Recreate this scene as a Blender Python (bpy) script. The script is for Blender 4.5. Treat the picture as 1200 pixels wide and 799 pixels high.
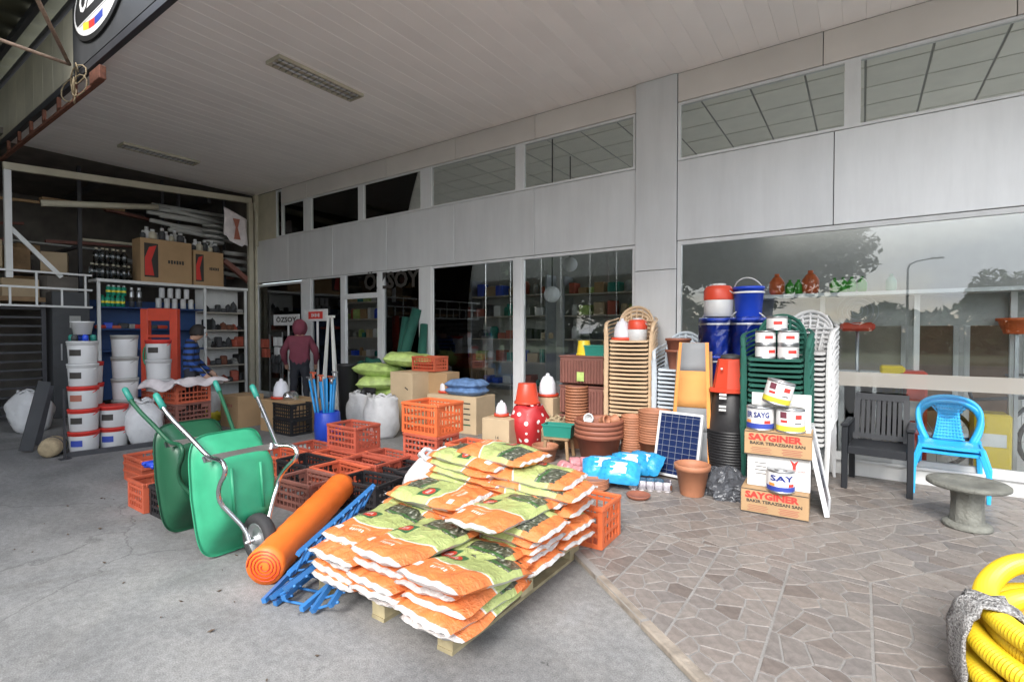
import bpy, bmesh, math, random
from mathutils import Vector, Matrix, Euler
for o in list(bpy.data.objects): bpy.data.objects.remove(o)
S = bpy.context.scene; C = S.collection
R = math.radians; PI = math.pi
random.seed(7)
# ------------------------------------------------------------------ camera
F = 590.0; YAW = R(34.8); PIT = math.atan((399.5-388)/F); H = 1.58
cam = bpy.data.cameras.new('camera'); cam_o = bpy.data.objects.new('camera', cam); C.objects.link(cam_o)
cam.sensor_width = 36; cam.lens = 36*F/1200; cam.clip_start = .05; cam.clip_end = 2000
cam_o.location = (0,0,H); cam_o.rotation_euler = (PI/2-PIT, 0, YAW); S.camera = cam_o
# ------------------------------------------------------------------ sky, sun, exposure
SUN_EL, SUN_AZ = R(40), R(168)           # azimuth counted from +Y clockwise
W = bpy.data.worlds.new('World'); S.world = W; W.use_nodes = True
nt = W.node_tree; nt.nodes.clear()
sky = nt.nodes.new('ShaderNodeTexSky'); sky.sky_type = 'NISHITA'; sky.sun_disc = False
sky.sun_elevation = SUN_EL; sky.sun_rotation = SUN_AZ; sky.dust_density = 2.0
tc = nt.nodes.new('ShaderNodeTexCoord'); mp = nt.nodes.new('ShaderNodeMapping'); mp.inputs['Scale'].default_value = (1.6,1.6,4.5)
nz = nt.nodes.new('ShaderNodeTexNoise'); nz.inputs['Scale'].default_value = 1.7; nz.inputs['Detail'].default_value = 9; nz.inputs['Roughness'].default_value = .58
rp = nt.nodes.new('ShaderNodeValToRGB'); rp.color_ramp.elements[0].position = .36; rp.color_ramp.elements[1].position = .62
mx = nt.nodes.new('ShaderNodeMixRGB'); mx.inputs[2].default_value = (8.5,8.85,9.4,1)
bg = nt.nodes.new('ShaderNodeBackground'); bg.inputs['Strength'].default_value = .13
wo = nt.nodes.new('ShaderNodeOutputWorld')
nt.links.new(tc.outputs['Generated'], mp.inputs[0]); nt.links.new(mp.outputs[0], nz.inputs['Vector'])
nt.links.new(nz.outputs[0], rp.inputs[0]); nt.links.new(rp.outputs[0], mx.inputs[0]); nt.links.new(sky.outputs[0], mx.inputs[1])
nt.links.new(mx.outputs[0], bg.inputs[0]); nt.links.new(bg.outputs[0], wo.inputs[0])
sl = bpy.data.lights.new('sun', 'SUN'); sl.energy = 1.5; sl.angle = R(24); sl.color = (1,.975,.94)
so = bpy.data.objects.new('sun', sl); C.objects.link(so)
so.rotation_euler = (PI/2-SUN_EL, 0, PI-SUN_AZ)   # light arrives from the sun's azimuth
S.view_settings.view_transform = 'Standard'; S.view_settings.look = 'None'; S.view_settings.gamma = 1
S.view_settings.use_curve_mapping = False; S.view_settings.exposure = 1.6
S.render.engine = 'CYCLES'
try: S.cycles.max_bounces = 7; S.cycles.diffuse_bounces = 4; S.cycles.glossy_bounces = 3; S.cycles.transparent_max_bounces = 16
except Exception: pass
# ------------------------------------------------------------------ pixel helpers (photograph is 1200 x 799)
_fw = Vector((-math.sin(YAW)*math.cos(PIT), math.cos(YAW)*math.cos(PIT), -math.sin(PIT)))
_rt = Vector((math.cos(YAW), math.sin(YAW), 0)); _up = _rt.cross(_fw); EYE = Vector((0,0,H))
def ray(u,v): return _fw + _rt*((u-600)/F) + _up*((399.5-v)/F)
def G(u,v,z=0.):                        # point on the level z
    d = ray(u,v); t = (z-H)/d.z; return Vector((d.x*t, d.y*t, z))
def YP(u,v,Y): d = ray(u,v); return EYE + d*(Y/d.y)      # point on the upright plane y = Y
def XP(u,v,X): d = ray(u,v); return EYE + d*(X/d.x)
def DP(u,v,D): return EYE + ray(u,v)*D
def dep(p): return (Vector(p)-EYE).dot(_fw)
def Zat(p,v):                           # height over ground point p seen on row v
    a = Vector((p[0],p[1],0))-EYE; k=(399.5-v)/F
    # (a+z*Z).up = k*(a+z*Z).fw
    return (k*a.dot(_fw)-a.dot(_up))/(_up.z-k*_fw.z)
def wid(px,p): return px*dep(p)/F
YF = 6.5; ZC = 4.83; SLAB = .05; YE = 2.2; XL = -12.0
def kerb_y(x): return 2.94-.78*(x+1.44)
def gz(p): return SLAB if p[1] > kerb_y(p[0]) else 0.
def GS(u,v):
    p = G(u,v,SLAB)
    return p if p.y > kerb_y(p.x) else G(u,v,0)
def Xf(u): return YP(u,388,YF).x
# ------------------------------------------------------------------ materials
MATS = {}
def mat(name, col, rough=.55, metal=0., var=.12, scale=5., bump=0., bscale=60., rnd=.08, spec=.5, coat=0., trans=0., detail=4):
    if name in MATS: return MATS[name]
    m = bpy.data.materials.new(name); m.use_nodes = True; n = m.node_tree; b = n.nodes['Principled BSDF']
    b.inputs['Roughness'].default_value = rough; b.inputs['Metallic'].default_value = metal
    b.inputs['Specular IOR Level'].default_value = spec
    if coat: b.inputs['Coat Weight'].default_value = coat; b.inputs['Coat Roughness'].default_value = .15
    if trans: b.inputs['Transmission Weight'].default_value = trans
    t = n.nodes.new('ShaderNodeTexCoord'); z = n.nodes.new('ShaderNodeTexNoise'); z.inputs['Scale'].default_value = scale; z.inputs['Detail'].default_value = detail
    oi = n.nodes.new('ShaderNodeObjectInfo')
    ad = n.nodes.new('ShaderNodeVectorMath'); ad.operation = 'ADD'
    sc = n.nodes.new('ShaderNodeVectorMath'); sc.operation = 'SCALE'; sc.inputs[3].default_value = 37.
    cx = n.nodes.new('ShaderNodeCombineXYZ')
    for i in range(3): n.links.new(oi.outputs['Random'], cx.inputs[i])
    n.links.new(cx.outputs[0], sc.inputs[0]); n.links.new(t.outputs['Object'], ad.inputs[0]); n.links.new(sc.outputs[0], ad.inputs[1])
    n.links.new(ad.outputs[0], z.inputs['Vector'])
    mr = n.nodes.new('ShaderNodeMapRange'); mr.inputs[1].default_value=.25; mr.inputs[2].default_value=.75; mr.inputs[3].default_value = 1-var; mr.inputs[4].default_value = 1+var
    n.links.new(z.outputs[0], mr.inputs[0])
    m2 = n.nodes.new('ShaderNodeMapRange'); m2.inputs[3].default_value = 1-rnd; m2.inputs[4].default_value = 1+rnd
    n.links.new(oi.outputs['Random'], m2.inputs[0])
    mu = n.nodes.new('ShaderNodeMath'); mu.operation = 'MULTIPLY'; n.links.new(mr.outputs[0], mu.inputs[0]); n.links.new(m2.outputs[0], mu.inputs[1])
    vs = n.nodes.new('ShaderNodeVectorMath'); vs.operation = 'SCALE'; vs.inputs[0].default_value = col[:3]
    n.links.new(mu.outputs[0], vs.inputs[3]); n.links.new(vs.outputs[0], b.inputs['Base Color'])
    r2 = n.nodes.new('ShaderNodeMapRange'); r2.inputs[3].default_value = max(.02,rough-.1); r2.inputs[4].default_value = min(1,rough+.1)
    n.links.new(z.outputs[0], r2.inputs[0]); n.links.new(r2.outputs[0], b.inputs['Roughness'])
    if bump:
        zb = n.nodes.new('ShaderNodeTexNoise'); zb.inputs['Scale'].default_value = bscale; zb.inputs['Detail'].default_value = 5
        n.links.new(t.outputs['Object'], zb.inputs['Vector']); bp = n.nodes.new('ShaderNodeBump'); bp.inputs['Strength'].default_value = bump; bp.inputs['Distance'].default_value = .02
        n.links.new(zb.outputs[0], bp.inputs['Height']); n.links.new(bp.outputs[0], b.inputs['Normal'])
    MATS[name] = m; return m
def nd(n, typ, **kw):
    x = n.nodes.new(typ)
    for k,v in kw.items(): setattr(x,k,v)
    return x
def glass_mat(name, tint, ior=1.5, rough=0., refl=(1,1,1)):
    m = bpy.data.materials.new(name); m.use_nodes = True; n = m.node_tree; n.nodes.clear()
    o = n.nodes.new('ShaderNodeOutputMaterial'); tr = n.nodes.new('ShaderNodeBsdfTransparent'); tr.inputs[0].default_value = (*tint,1)
    gl = n.nodes.new('ShaderNodeBsdfGlossy'); gl.inputs['Roughness'].default_value = rough; gl.inputs[0].default_value = (*refl,1)
    fr = n.nodes.new('ShaderNodeFresnel'); fr.inputs[0].default_value = ior
    mxs = n.nodes.new('ShaderNodeMixShader'); n.links.new(fr.outputs[0], mxs.inputs[0]); n.links.new(tr.outputs[0], mxs.inputs[1]); n.links.new(gl.outputs[0], mxs.inputs[2])
    n.links.new(mxs.outputs[0], o.inputs[0]); MATS[name] = m; return m
def ramp(n, pts):
    r = n.nodes.new('ShaderNodeValToRGB'); e = r.color_ramp.elements
    e[0].position, e[0].color = pts[0][0], (*pts[0][1],1); e[1].position, e[1].color = pts[-1][0], (*pts[-1][1],1)
    for p,c in pts[1:-1]: x = e.new(p); x.color = (*c,1)
    return r
# ------------------------------------------------------------------ mesh building
class MB:
    def __init__(s): s.v=[]; s.f=[]; s.m=[]; s.sm=[]; s.uv={}
    def add(s, vs, fs, mi=0, smooth=False, M=None):
        b=len(s.v); s.v += [ (M@Vector(v)) if M is not None else Vector(v) for v in vs]
        for f in fs: s.f.append([b+i for i in f]); s.m.append(mi); s.sm.append(smooth)
        return s
    def box(s, c, d, rot=None, bev=0., mi=0, M=None):
        x,y,z = d[0]/2,d[1]/2,d[2]/2; T = Matrix.Translation(Vector(c))
        if rot is not None: T = T @ Euler(rot).to_matrix().to_4x4()
        if M is not None: T = M @ T
        if bev<=0:
            vs=[(-x,-y,-z),(x,-y,-z),(x,y,-z),(-x,y,-z),(-x,-y,z),(x,-y,z),(x,y,z),(-x,y,z)]
            fs=[(3,2,1,0),(4,5,6,7),(0,1,5,4),(1,2,6,5),(2,3,7,6),(3,0,4,7)]
        else:
            b=min(bev,x*.95,y*.95,z*.95); vs=[]; 
            for sz in (-1,1):
                for sy in (-1,1):
                    for sx in (-1,1):
                        vs += [(sx*x,sy*(y-b),sz*(z-b)),(sx*(x-b),sy*y,sz*(z-b)),(sx*(x-b),sy*(y-b),sz*z)]
            I=lambda sx,sy,sz,k: (((sz>0)*2+(sy>0))*2+(sx>0))*3+k
            fs=[]
            for q in (-1,1):
                a=[I(q,-1,-1,0),I(q,1,-1,0),I(q,1,1,0),I(q,-1,1,0)]; fs.append(a if q>0 else a[::-1])
                a=[I(-1,q,-1,1),I(1,q,-1,1),I(1,q,1,1),I(-1,q,1,1)]; fs.append(a if q<0 else a[::-1])
                a=[I(-1,-1,q,2),I(1,-1,q,2),I(1,1,q,2),I(-1,1,q,2)]; fs.append(a if q>0 else a[::-1])
            for p in (-1,1):
                for q in (-1,1):
                    a=[I(p,q,-1,0),I(p,q,-1,1),I(p,q,1,1),I(p,q,1,0)]; fs.append(a if p*q<0 else a[::-1])
                    a=[I(p,-1,q,0),I(p,-1,q,2),I(p,1,q,2),I(p,1,q,0)]; fs.append(a if p*q<0 else a[::-1]) if False else fs.append(a if p*q>0 else a[::-1])
                    a=[I(-1,p,q,1),I(-1,p,q,2),I(1,p,q,2),I(1,p,q,1)]; fs.append(a if p*q<0 else a[::-1])
            for sx in (-1,1):
                for sy in (-1,1):
                    for sz in (-1,1):
                        a=[I(sx,sy,sz,0),I(sx,sy,sz,1),I(sx,sy,sz,2)]; fs.append(a if sx*sy*sz>0 else a[::-1])
        return s.add(vs,fs,mi,False,T)
    def lathe(s, prof, seg=20, c=(0,0,0), M=None, mi=0, smooth=True, cap=(True,True), ph=0., sx=1., sy=1.):
        vs=[]; fs=[]
        for r,z in prof:
            for k in range(seg):
                a=2*PI*k/seg+ph; vs.append((c[0]+r*math.cos(a)*sx, c[1]+r*math.sin(a)*sy, c[2]+z))
        n=len(prof)
        for i in range(n-1):
            for k in range(seg):
                k2=(k+1)%seg; fs.append((i*seg+k,i*seg+k2,(i+1)*seg+k2,(i+1)*seg+k))
        if cap[0]: fs.append(tuple(range(seg))[::-1])
        if cap[1]: fs.append(tuple((n-1)*seg+k for k in range(seg)))
        return s.add(vs,fs,mi,smooth,M)
    def tube(s, pts, r, seg=8, M=None, mi=0, closed=False, cap=True, smooth=True, flat=1.):
        pts=[Vector(p) for p in pts]; n=len(pts); rr = r if isinstance(r,(list,tuple)) else [r]*n
        vs=[]; fs=[]; pu=None
        for i,p in enumerate(pts):
            if closed: t=pts[(i+1)%n]-pts[i-1]
            else: t=(pts[min(i+1,n-1)]-pts[max(i-1,0)])
            t.normalize()
            if pu is None: u = t.orthogonal().normalized() if abs(t.z)>.95 else t.cross(Vector((0,0,1))).normalized()
            else:
                u = pu - t*pu.dot(t)
                u = u.normalized() if u.length>1e-6 else t.orthogonal().normalized()
            pu=u; w=t.cross(u)
            for k in range(seg):
                a=2*PI*k/seg; vs.append(p+u*(math.cos(a)*rr[i])+w*(math.sin(a)*rr[i]*flat))
        for i in range(n if closed else n-1):
            j=(i+1)%n
            for k in range(seg):
                k2=(k+1)%seg; fs.append((i*seg+k,j*seg+k,j*seg+k2,i*seg+k2))
        if cap and not closed:
            fs.append(tuple(range(seg))); fs.append(tuple((n-1)*seg+k for k in range(seg))[::-1])
        return s.add(vs,fs,mi,smooth,M)
    def bar(s, a, b, w, h=None, M=None, mi=0, upv=(0,0,1)):       # rectangular bar from a to b
        a=Vector(a); b=Vector(b); h=h or w; t=(b-a); L=t.length; t.normalize(); u=Vector(upv)
        if abs(t.dot(u))>.97: u=Vector((1,0,0))
        x=t.cross(u).normalized(); z=x.cross(t)
        T=Matrix((( x.x,t.x,z.x,(a.x+b.x)/2),(x.y,t.y,z.y,(a.y+b.y)/2),(x.z,t.z,z.z,(a.z+b.z)/2),(0,0,0,1)))
        return s.box((0,0,0),(w,L,h),M=(M@T if M is not None else T),mi=mi)
    def prism(s, poly, z0, z1, M=None, mi=0, smooth=False):
        n=len(poly); vs=[(p[0],p[1],z0) for p in poly]+[(p[0],p[1],z1) for p in poly]
        fs=[tuple(range(n))[::-1],tuple(range(n,2*n))]+[(i,(i+1)%n,n+(i+1)%n,n+i) for i in range(n)]
        return s.add(vs,fs,mi,smooth,M)
    def grid(s, fn, nu, nv, mi=0, smooth=True, M=None, wrapu=False, uv=False):
        vs=[fn(i/nu, j/nv) for j in range(nv+1) for i in range(nu+1)]; b=len(s.v)
        fs=[(j*(nu+1)+i, j*(nu+1)+i+1,(j+1)*(nu+1)+i+1,(j+1)*(nu+1)+i) for j in range(nv) for i in range(nu)]
        if uv:
            for j in range(nv+1):
                for i in range(nu+1): s.uv[b+j*(nu+1)+i]=(i/nu,j/nv)
        return s.add(vs,fs,mi,smooth,M)
    def mesh(s, name, mats):
        me=bpy.data.meshes.new(name); me.from_pydata([tuple(v) for v in s.v],[],s.f)
        ms = mats if isinstance(mats,(list,tuple)) else [mats]
        for m in ms: me.materials.append(MATS[m] if isinstance(m,str) else m)
        me.polygons.foreach_set('material_index', s.m); me.polygons.foreach_set('use_smooth', s.sm)
        if s.uv:
            l=me.uv_layers.new(name='UVMap')
            for lp in me.loops: l.data[lp.index].uv = s.uv.get(lp.vertex_index,(0,0))
        me.update(); return me
def link(name, data, parent=None, loc=None, rot=None):
    o=bpy.data.objects.new(name,data); C.objects.link(o); o.parent=parent
    if loc is not None: o.location=loc
    if rot is not None: o.rotation_euler=rot
    return o
def part(name, mb, mats, parent=None, loc=None, rot=None, solid=0.):
    me = mb.mesh(name, mats) if isinstance(mb,MB) else mb
    o = link(name, me, parent, loc, rot)
    if solid: md=o.modifiers.new('thick','SOLIDIFY'); md.thickness=solid; md.offset=0
    return o
def tag(o, label=None, cat=None, group=None, kind=None):
    if label: o['label']=label
    if cat: o['category']=cat
    if group: o['group']=group
    if kind: o['kind']=kind
    return o
def T(name, label, cat, loc=(0,0,0), rz=0., group=None, rot=None):
    o=link(name,None,None,loc,rot if rot is not None else (0,0,rz)); o.empty_display_size=.1
    return tag(o,label,cat,group)
def one(name, mb, mats, label, cat, loc=(0,0,0), rz=0., group=None, rot=None):
    return tag(part(name,mb,mats,None,loc,rot if rot is not None else (0,0,rz)),label,cat,group)
def dup(root, loc, rz=0., label=None, group=None, rot=None, scale=None):
    r=root.copy(); C.objects.link(r); r.location=loc; r.rotation_euler = rot if rot is not None else (0,0,rz)
    if scale: r.scale=scale if isinstance(scale,tuple) else (scale,)*3
    if label: r['label']=label
    if group: r['group']=group
    for ch in [c for c in root.children]:
        c=ch.copy(); C.objects.link(c); c.parent=r
        for g in [g for g in ch.children]:
            d=g.copy(); C.objects.link(d); d.parent=c
    return r
def struct(name, mb, mats, loc=None, rot=None): return tag(part(name,mb,mats,None,loc,rot),kind='structure')
def text_mesh(txt, size, depth=.001, bold=.0, sx=1.):
    cu=bpy.data.curves.new('t','FONT'); cu.body=txt; cu.size=size; cu.extrude=depth; cu.align_x='CENTER'; cu.align_y='CENTER'; cu.offset=bold; cu.resolution_u=2
    o=bpy.data.objects.new('t',cu); C.objects.link(o); bpy.context.view_layer.update()
    me=bpy.data.meshes.new_from_object(o.evaluated_get(bpy.context.evaluated_depsgraph_get()))
    bpy.data.objects.remove(o); bpy.data.curves.remove(cu)
    if sx!=1.:
        for v in me.vertices: v.co.x*=sx
    return me
def lettering(name, txt, size, m, parent, loc, rot, bold=0., sx=1., fit=None):
    me=text_mesh(txt,size,.0008,bold,sx)
    if fit:
        xs=[v.co.x for v in me.vertices]; k=fit/(max(xs)-min(xs)+1e-9)
        for v in me.vertices: v.co.x*=k
    me.materials.clear(); me.materials.append(MATS[m]); return link(name,me,parent,loc,rot)
ORD=['lowest','second','third','fourth','fifth','sixth','seventh','eighth','ninth','tenth','eleventh','twelfth','thirteenth','fourteenth','fifteenth','sixteenth','seventeenth','eighteenth','nineteenth','twentieth','twenty-first']
def nth(k): return 'lowest' if k==0 else ORD[k]
def nthb(k,what): return ('lowest '+what) if k==0 else ORD[k]+' '+what+' from the bottom'
# ------------------------------------------------------------------ the palette
mat('white_paint',(.72,.72,.70),.45,var=.06,rnd=.03)
mat('alu_white',(.66,.67,.67),.35,var=.04,rnd=.02)
mat('cladding',(.66,.67,.675),.38,metal=.15,var=.05,scale=1.6,rnd=.03)
mat('cladding_shaded',(.66,.62,.58),.5,var=.06,scale=1.6,rnd=.04)  # top strip: same cladding, with the shade under the ceiling put into its colour
mat('joint',(.10,.10,.10),.7)
mat('ceiling_sheet',(.89,.85,.81),.42,var=.05,scale=1.2,rnd=.012)
mat('ceiling_tile',(.86,.84,.77),.8,var=.05,rnd=.06)
mat('grid_metal',(.30,.30,.28),.5)
mat('dark_metal',(.045,.045,.05),.5,var=.25)
mat('pale_rust',(.36,.25,.18),.75,var=.35,scale=14,bump=.2)
mat('rust',(.16,.06,.035),.8,var=.4,scale=18,bump=.3)
mat('cream',(.50,.46,.35),.6,var=.14,scale=3)
mat('olive',(.085,.085,.05),.8,var=.15)
mat('chrome',(.62,.63,.64),.25,metal=1,var=.05)
mat('steel',(.45,.46,.47),.38,metal=.9,var=.08)
mat('black_plastic',(.018,.018,.02),.45,var=.2)
mat('dark_grey',(.05,.052,.055),.6,var=.2)
mat('black',(.012,.012,.012),.6)
mat('red_plastic',(.62,.065,.03),.42,var=.1)
mat('crate_orange',(.50,.105,.05),.5,var=.16,scale=7,rnd=.12)
mat('crate_red',(.40,.085,.05),.55,var=.2,scale=7,rnd=.14)
mat('crate_bright',(.62,.135,.045),.45,var=.1,scale=7,rnd=.06)
mat('crate_brown',(.21,.085,.065),.6,var=.2,scale=7)
mat('terracotta',(.38,.16,.085),.6,var=.12,scale=6,rnd=.14)
mat('terracotta_dark',(.28,.10,.06),.6,var=.12,scale=6,rnd=.1)
mat('tan_plastic',(.56,.40,.25),.4,var=.05,rnd=.05)
mat('pale_blue_plastic',(.52,.58,.63),.4,var=.05,rnd=.05)
mat('white_plastic',(.58,.58,.575),.42,var=.05,rnd=.04)
mat('milky',(.70,.70,.74),.35,var=.08)
mat('blue_plastic',(.02,.07,.55),.35,var=.1)
mat('sky_plastic',(.03,.40,.78),.38,var=.05,rnd=.03)
mat('tool_blue',(.02,.27,.62),.4,var=.08,rnd=.1)
mat('rack_blue',(.035,.16,.40),.45,var=.15,rnd=.12)
mat('teal',(.02,.22,.17),.45,var=.08)
mat('dark_green',(.012,.085,.04),.4,var=.12)
mat('bright_green',(.032,.29,.15),.5,var=.16,scale=6,bump=.12,bscale=9,detail=8)
mat('green_cloth',(.012,.09,.065),.8,var=.2)
mat('lime',(.42,.56,.17),.5,var=.35,scale=9,bump=.25,bscale=14)
mat('yellow',(.75,.55,.03),.42,var=.08)
mat('cardboard',(.42,.27,.14),.85,var=.1,scale=4,rnd=.08,bump=.05)
mat('cardboard_pale',(.50,.38,.24),.85,var=.1,scale=4,rnd=.06,bump=.05)
mat('paper_white',(.66,.66,.645),.7,var=.06)
mat('sack_white',(.56,.56,.56),.65,var=.1,scale=7,bump=.55,bscale=16)
mat('sack_pink',(.72,.66,.66),.7,var=.14,scale=9,bump=.5,bscale=16)
mat('burlap',(.33,.26,.16),.95,var=.25,scale=20,bump=.6,bscale=90)
mat('wood',(.30,.19,.10),.75,var=.25,scale=9,rnd=.15)
mat('pallet_wood',(.34,.29,.17),.8,var=.3,scale=9,rnd=.2,bump=.2)
mat('orange_roll',(.85,.17,.02),.5,var=.07,scale=9,bump=.1,bscale=30)
mat('rubber',(.025,.025,.026),.75,var=.2,bump=.2)
mat('stone',(.17,.172,.15),.9,var=.25,scale=12,bump=.6,bscale=50)
mat('red_print',(.65,.04,.03),.6); mat('ink',(.04,.035,.03),.7); mat('ink_blue',(.03,.06,.35),.6); mat('print_yellow',(.78,.66,.05),.5)
mat('print_orange',(.72,.28,.05),.5); mat('print_brown',(.35,.12,.08),.6); mat('print_white',(.66,.66,.65),.6)
mat('skin',(.42,.25,.17),.55,var=.08); mat('hair',(.015,.012,.01),.7,var=.3)
mat('maroon',(.16,.035,.055),.85,var=.15,scale=10,bump=.3,bscale=20); mat('trouser',(.02,.022,.03),.85,var=.2)
mat('shelf_blue',(.015,.055,.17),.5,var=.1)
mat('shelf_board',(.40,.36,.30),.6,var=.12)
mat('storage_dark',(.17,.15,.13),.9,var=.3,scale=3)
mat('shop_wall',(.38,.37,.34),.8,var=.06); mat('shop_floor',(.72,.70,.66),.4,var=.1)
mat('pvc_grey',(.34,.34,.32),.5,var=.12,rnd=.2)
glass_mat('glass',(.88,.905,.91),1.56)
glass_mat('glass_upper',(.93,.94,.92),1.35)
glass_mat('wrap',(.90,.91,.93),1.5,.12)
glass_mat('bottle_clear',(.72,.76,.78),1.6,.08)
glass_mat('frost',(.62,.60,.56),1.5,.35)
# ================================================================== setting
def concrete_mat():
    m=bpy.data.materials.new('concrete_ground'); m.use_nodes=True; n=m.node_tree; b=n.nodes['Principled BSDF']
    t=nd(n,'ShaderNodeTexCoord'); L=n.links.new
    a=nd(n,'ShaderNodeTexNoise'); a.inputs['Scale'].default_value=1.3; a.inputs['Detail'].default_value=9; a.inputs['Roughness'].default_value=.62; a.inputs['Distortion'].default_value=.6
    c=nd(n,'ShaderNodeTexNoise'); c.inputs['Scale'].default_value=26; c.inputs['Detail'].default_value=8
    d=nd(n,'ShaderNodeTexNoise'); d.inputs['Scale'].default_value=140; d.inputs['Detail'].default_value=3
    st=nd(n,'ShaderNodeTexVoronoi'); st.inputs['Scale'].default_value=1.15; st.inputs['Randomness'].default_value=1
    mp=nd(n,'ShaderNodeMapping'); mp.inputs['Scale'].default_value=(.35,1.6,1); mp.inputs['Rotation'].default_value=(0,0,.35)
    e=nd(n,'ShaderNodeTexNoise'); e.inputs['Scale'].default_value=3.2; e.inputs['Detail'].default_value=6; e.inputs['Roughness'].default_value=.7
    for x in (a,c,d): L(t.outputs['Object'],x.inputs['Vector'])
    L(t.outputs['Object'],mp.inputs[0]); L(mp.outputs[0],e.inputs['Vector'])
    wn=nd(n,'ShaderNodeVectorMath',operation='ADD'); L(t.outputs['Object'],wn.inputs[0]); L(c.outputs['Color'],wn.inputs[1]); L(wn.outputs[0],st.inputs['Vector'])
    r1=ramp(n,[(.3,(.175,.171,.163)),(.45,(.212,.212,.209)),(.6,(.24,.237,.229)),(.72,(.275,.277,.275))]); L(a.outputs[0],r1.inputs[0])
    def mul(col,fac_src,lo,hi,p0,p1):
        mr=nd(n,'ShaderNodeMapRange'); mr.inputs[1].default_value=p0; mr.inputs[2].default_value=p1; mr.inputs[3].default_value=lo; mr.inputs[4].default_value=hi; L(fac_src,mr.inputs[0])
        v=nd(n,'ShaderNodeVectorMath',operation='SCALE'); L(col,v.inputs[0]); L(mr.outputs[0],v.inputs[3]); return v.outputs[0]
    o=mul(r1.outputs[0],c.outputs[0],.82,1.14,.3,.7); o=mul(o,d.outputs[0],.70,1.26,.3,.7); o=mul(o,e.outputs[0],.88,1.04,.32,.62)
    o=mul(o,st.outputs['Distance'],.78,1.,.02,.14)
    cv=nd(n,'ShaderNodeTexVoronoi',feature='DISTANCE_TO_EDGE'); cv.inputs['Scale'].default_value=.33; wv=nd(n,'ShaderNodeVectorMath',operation='SCALE'); wv.inputs[3].default_value=.5; L(a.outputs['Color'],wv.inputs[0]); w2=nd(n,'ShaderNodeVectorMath',operation='ADD'); L(t.outputs['Object'],w2.inputs[0]); L(wv.outputs[0],w2.inputs[1]); L(w2.outputs[0],cv.inputs['Vector'])
    o=mul(o,cv.outputs['Distance'],.62,1.,.0,.0035)
    sv=nd(n,'ShaderNodeTexVoronoi'); sv.inputs['Scale'].default_value=2.6; sv.inputs['Randomness'].default_value=1; s2=nd(n,'ShaderNodeVectorMath',operation='SCALE'); s2.inputs[3].default_value=.12; L(c.outputs['Color'],s2.inputs[0]); s3=nd(n,'ShaderNodeVectorMath',operation='ADD'); L(t.outputs['Object'],s3.inputs[0]); L(s2.outputs[0],s3.inputs[1]); L(s3.outputs[0],sv.inputs['Vector'])
    o=mul(o,sv.outputs['Distance'],.45,1.,.015,.045)
    bl=nd(n,'ShaderNodeTexNoise'); bl.inputs['Scale'].default_value=.55; bl.inputs['Detail'].default_value=5; bl.inputs['Distortion'].default_value=1.5; L(t.outputs['Object'],bl.inputs['Vector'])
    o=mul(o,bl.outputs[0],.84,1.07,.42,.56)
    L(o,b.inputs['Base Color']); b.inputs['Roughness'].default_value=.82
    bp=nd(n,'ShaderNodeBump'); bp.inputs['Strength'].default_value=.35; bp.inputs['Distance'].default_value=.006; ad=nd(n,'ShaderNodeMath',operation='ADD'); L(c.outputs[0],ad.inputs[0]); L(d.outputs[0],ad.inputs[1])
    L(ad.outputs[0],bp.inputs['Height']); L(bp.outputs[0],b.inputs['Normal']); MATS['concrete']=m
concrete_mat()
def stone_mat():
    m=bpy.data.materials.new('paving'); m.use_nodes=True; n=m.node_tree; b=n.nodes['Principled BSDF']; L=n.links.new
    t=nd(n,'ShaderNodeTexCoord'); g=nd(n,'ShaderNodeNewGeometry'); oi=nd(n,'ShaderNodeObjectInfo')
    a=nd(n,'ShaderNodeTexNoise'); a.inputs['Scale'].default_value=16; a.inputs['Detail'].default_value=9; a.inputs['Roughness'].default_value=.72
    L(t.outputs['Object'],a.inputs['Vector'])
    ad=nd(n,'ShaderNodeMath',operation='ADD'); L(oi.outputs['Random'],ad.inputs[0]); L(g.outputs['Random Per Island'],ad.inputs[1])
    fr=nd(n,'ShaderNodeMath',operation='FRACT'); L(ad.outputs[0],fr.inputs[0])
    r=ramp(n,[(0,(.148,.125,.111)),(.25,(.222,.193,.172)),(.5,(.18,.163,.151)),(.75,(.236,.209,.187)),(1,(.164,.149,.141))]); L(fr.outputs[0],r.inputs[0])
    mr=nd(n,'ShaderNodeMapRange'); mr.inputs[1].default_value=.3; mr.inputs[2].default_value=.7; mr.inputs[3].default_value=.66; mr.inputs[4].default_value=1.34; L(a.outputs[0],mr.inputs[0])
    v=nd(n,'ShaderNodeVectorMath',operation='SCALE'); L(r.outputs[0],v.inputs[0]); L(mr.outputs[0],v.inputs[3]); L(v.outputs[0],b.inputs['Base Color'])
    b.inputs['Roughness'].default_value=.5
    bp=nd(n,'ShaderNodeBump'); bp.inputs['Strength'].default_value=.35; bp.inputs['Distance'].default_value=.006; L(a.outputs[0],bp.inputs['Height']); L(bp.outputs[0],b.inputs['Normal'])
    MATS['paving']=m
stone_mat()
mat('grout',(.235,.225,.212),.85,var=.16,scale=6,bump=.3); mat('kerb',(.25,.215,.175),.85,var=.5,scale=6,bump=.4,bscale=30,rnd=.15)
mat('asphalt',(.06,.06,.062),.9,var=.2,bump=.4); mat('verge',(.09,.12,.045),.95,var=.3,scale=.6)
gm=MB(); gm.add([(-300,-300,0),(300,-300,0),(300,300,0),(-300,300,0)],[(0,1,2,3)]); ground=struct('ground',gm,'concrete')
gm=MB(); gm.add([(-200,-17,.004),(200,-17,.004),(200,-10,.004),(-200,-10,.004)],[(0,1,2,3)]); struct('road',gm,'asphalt')
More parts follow.
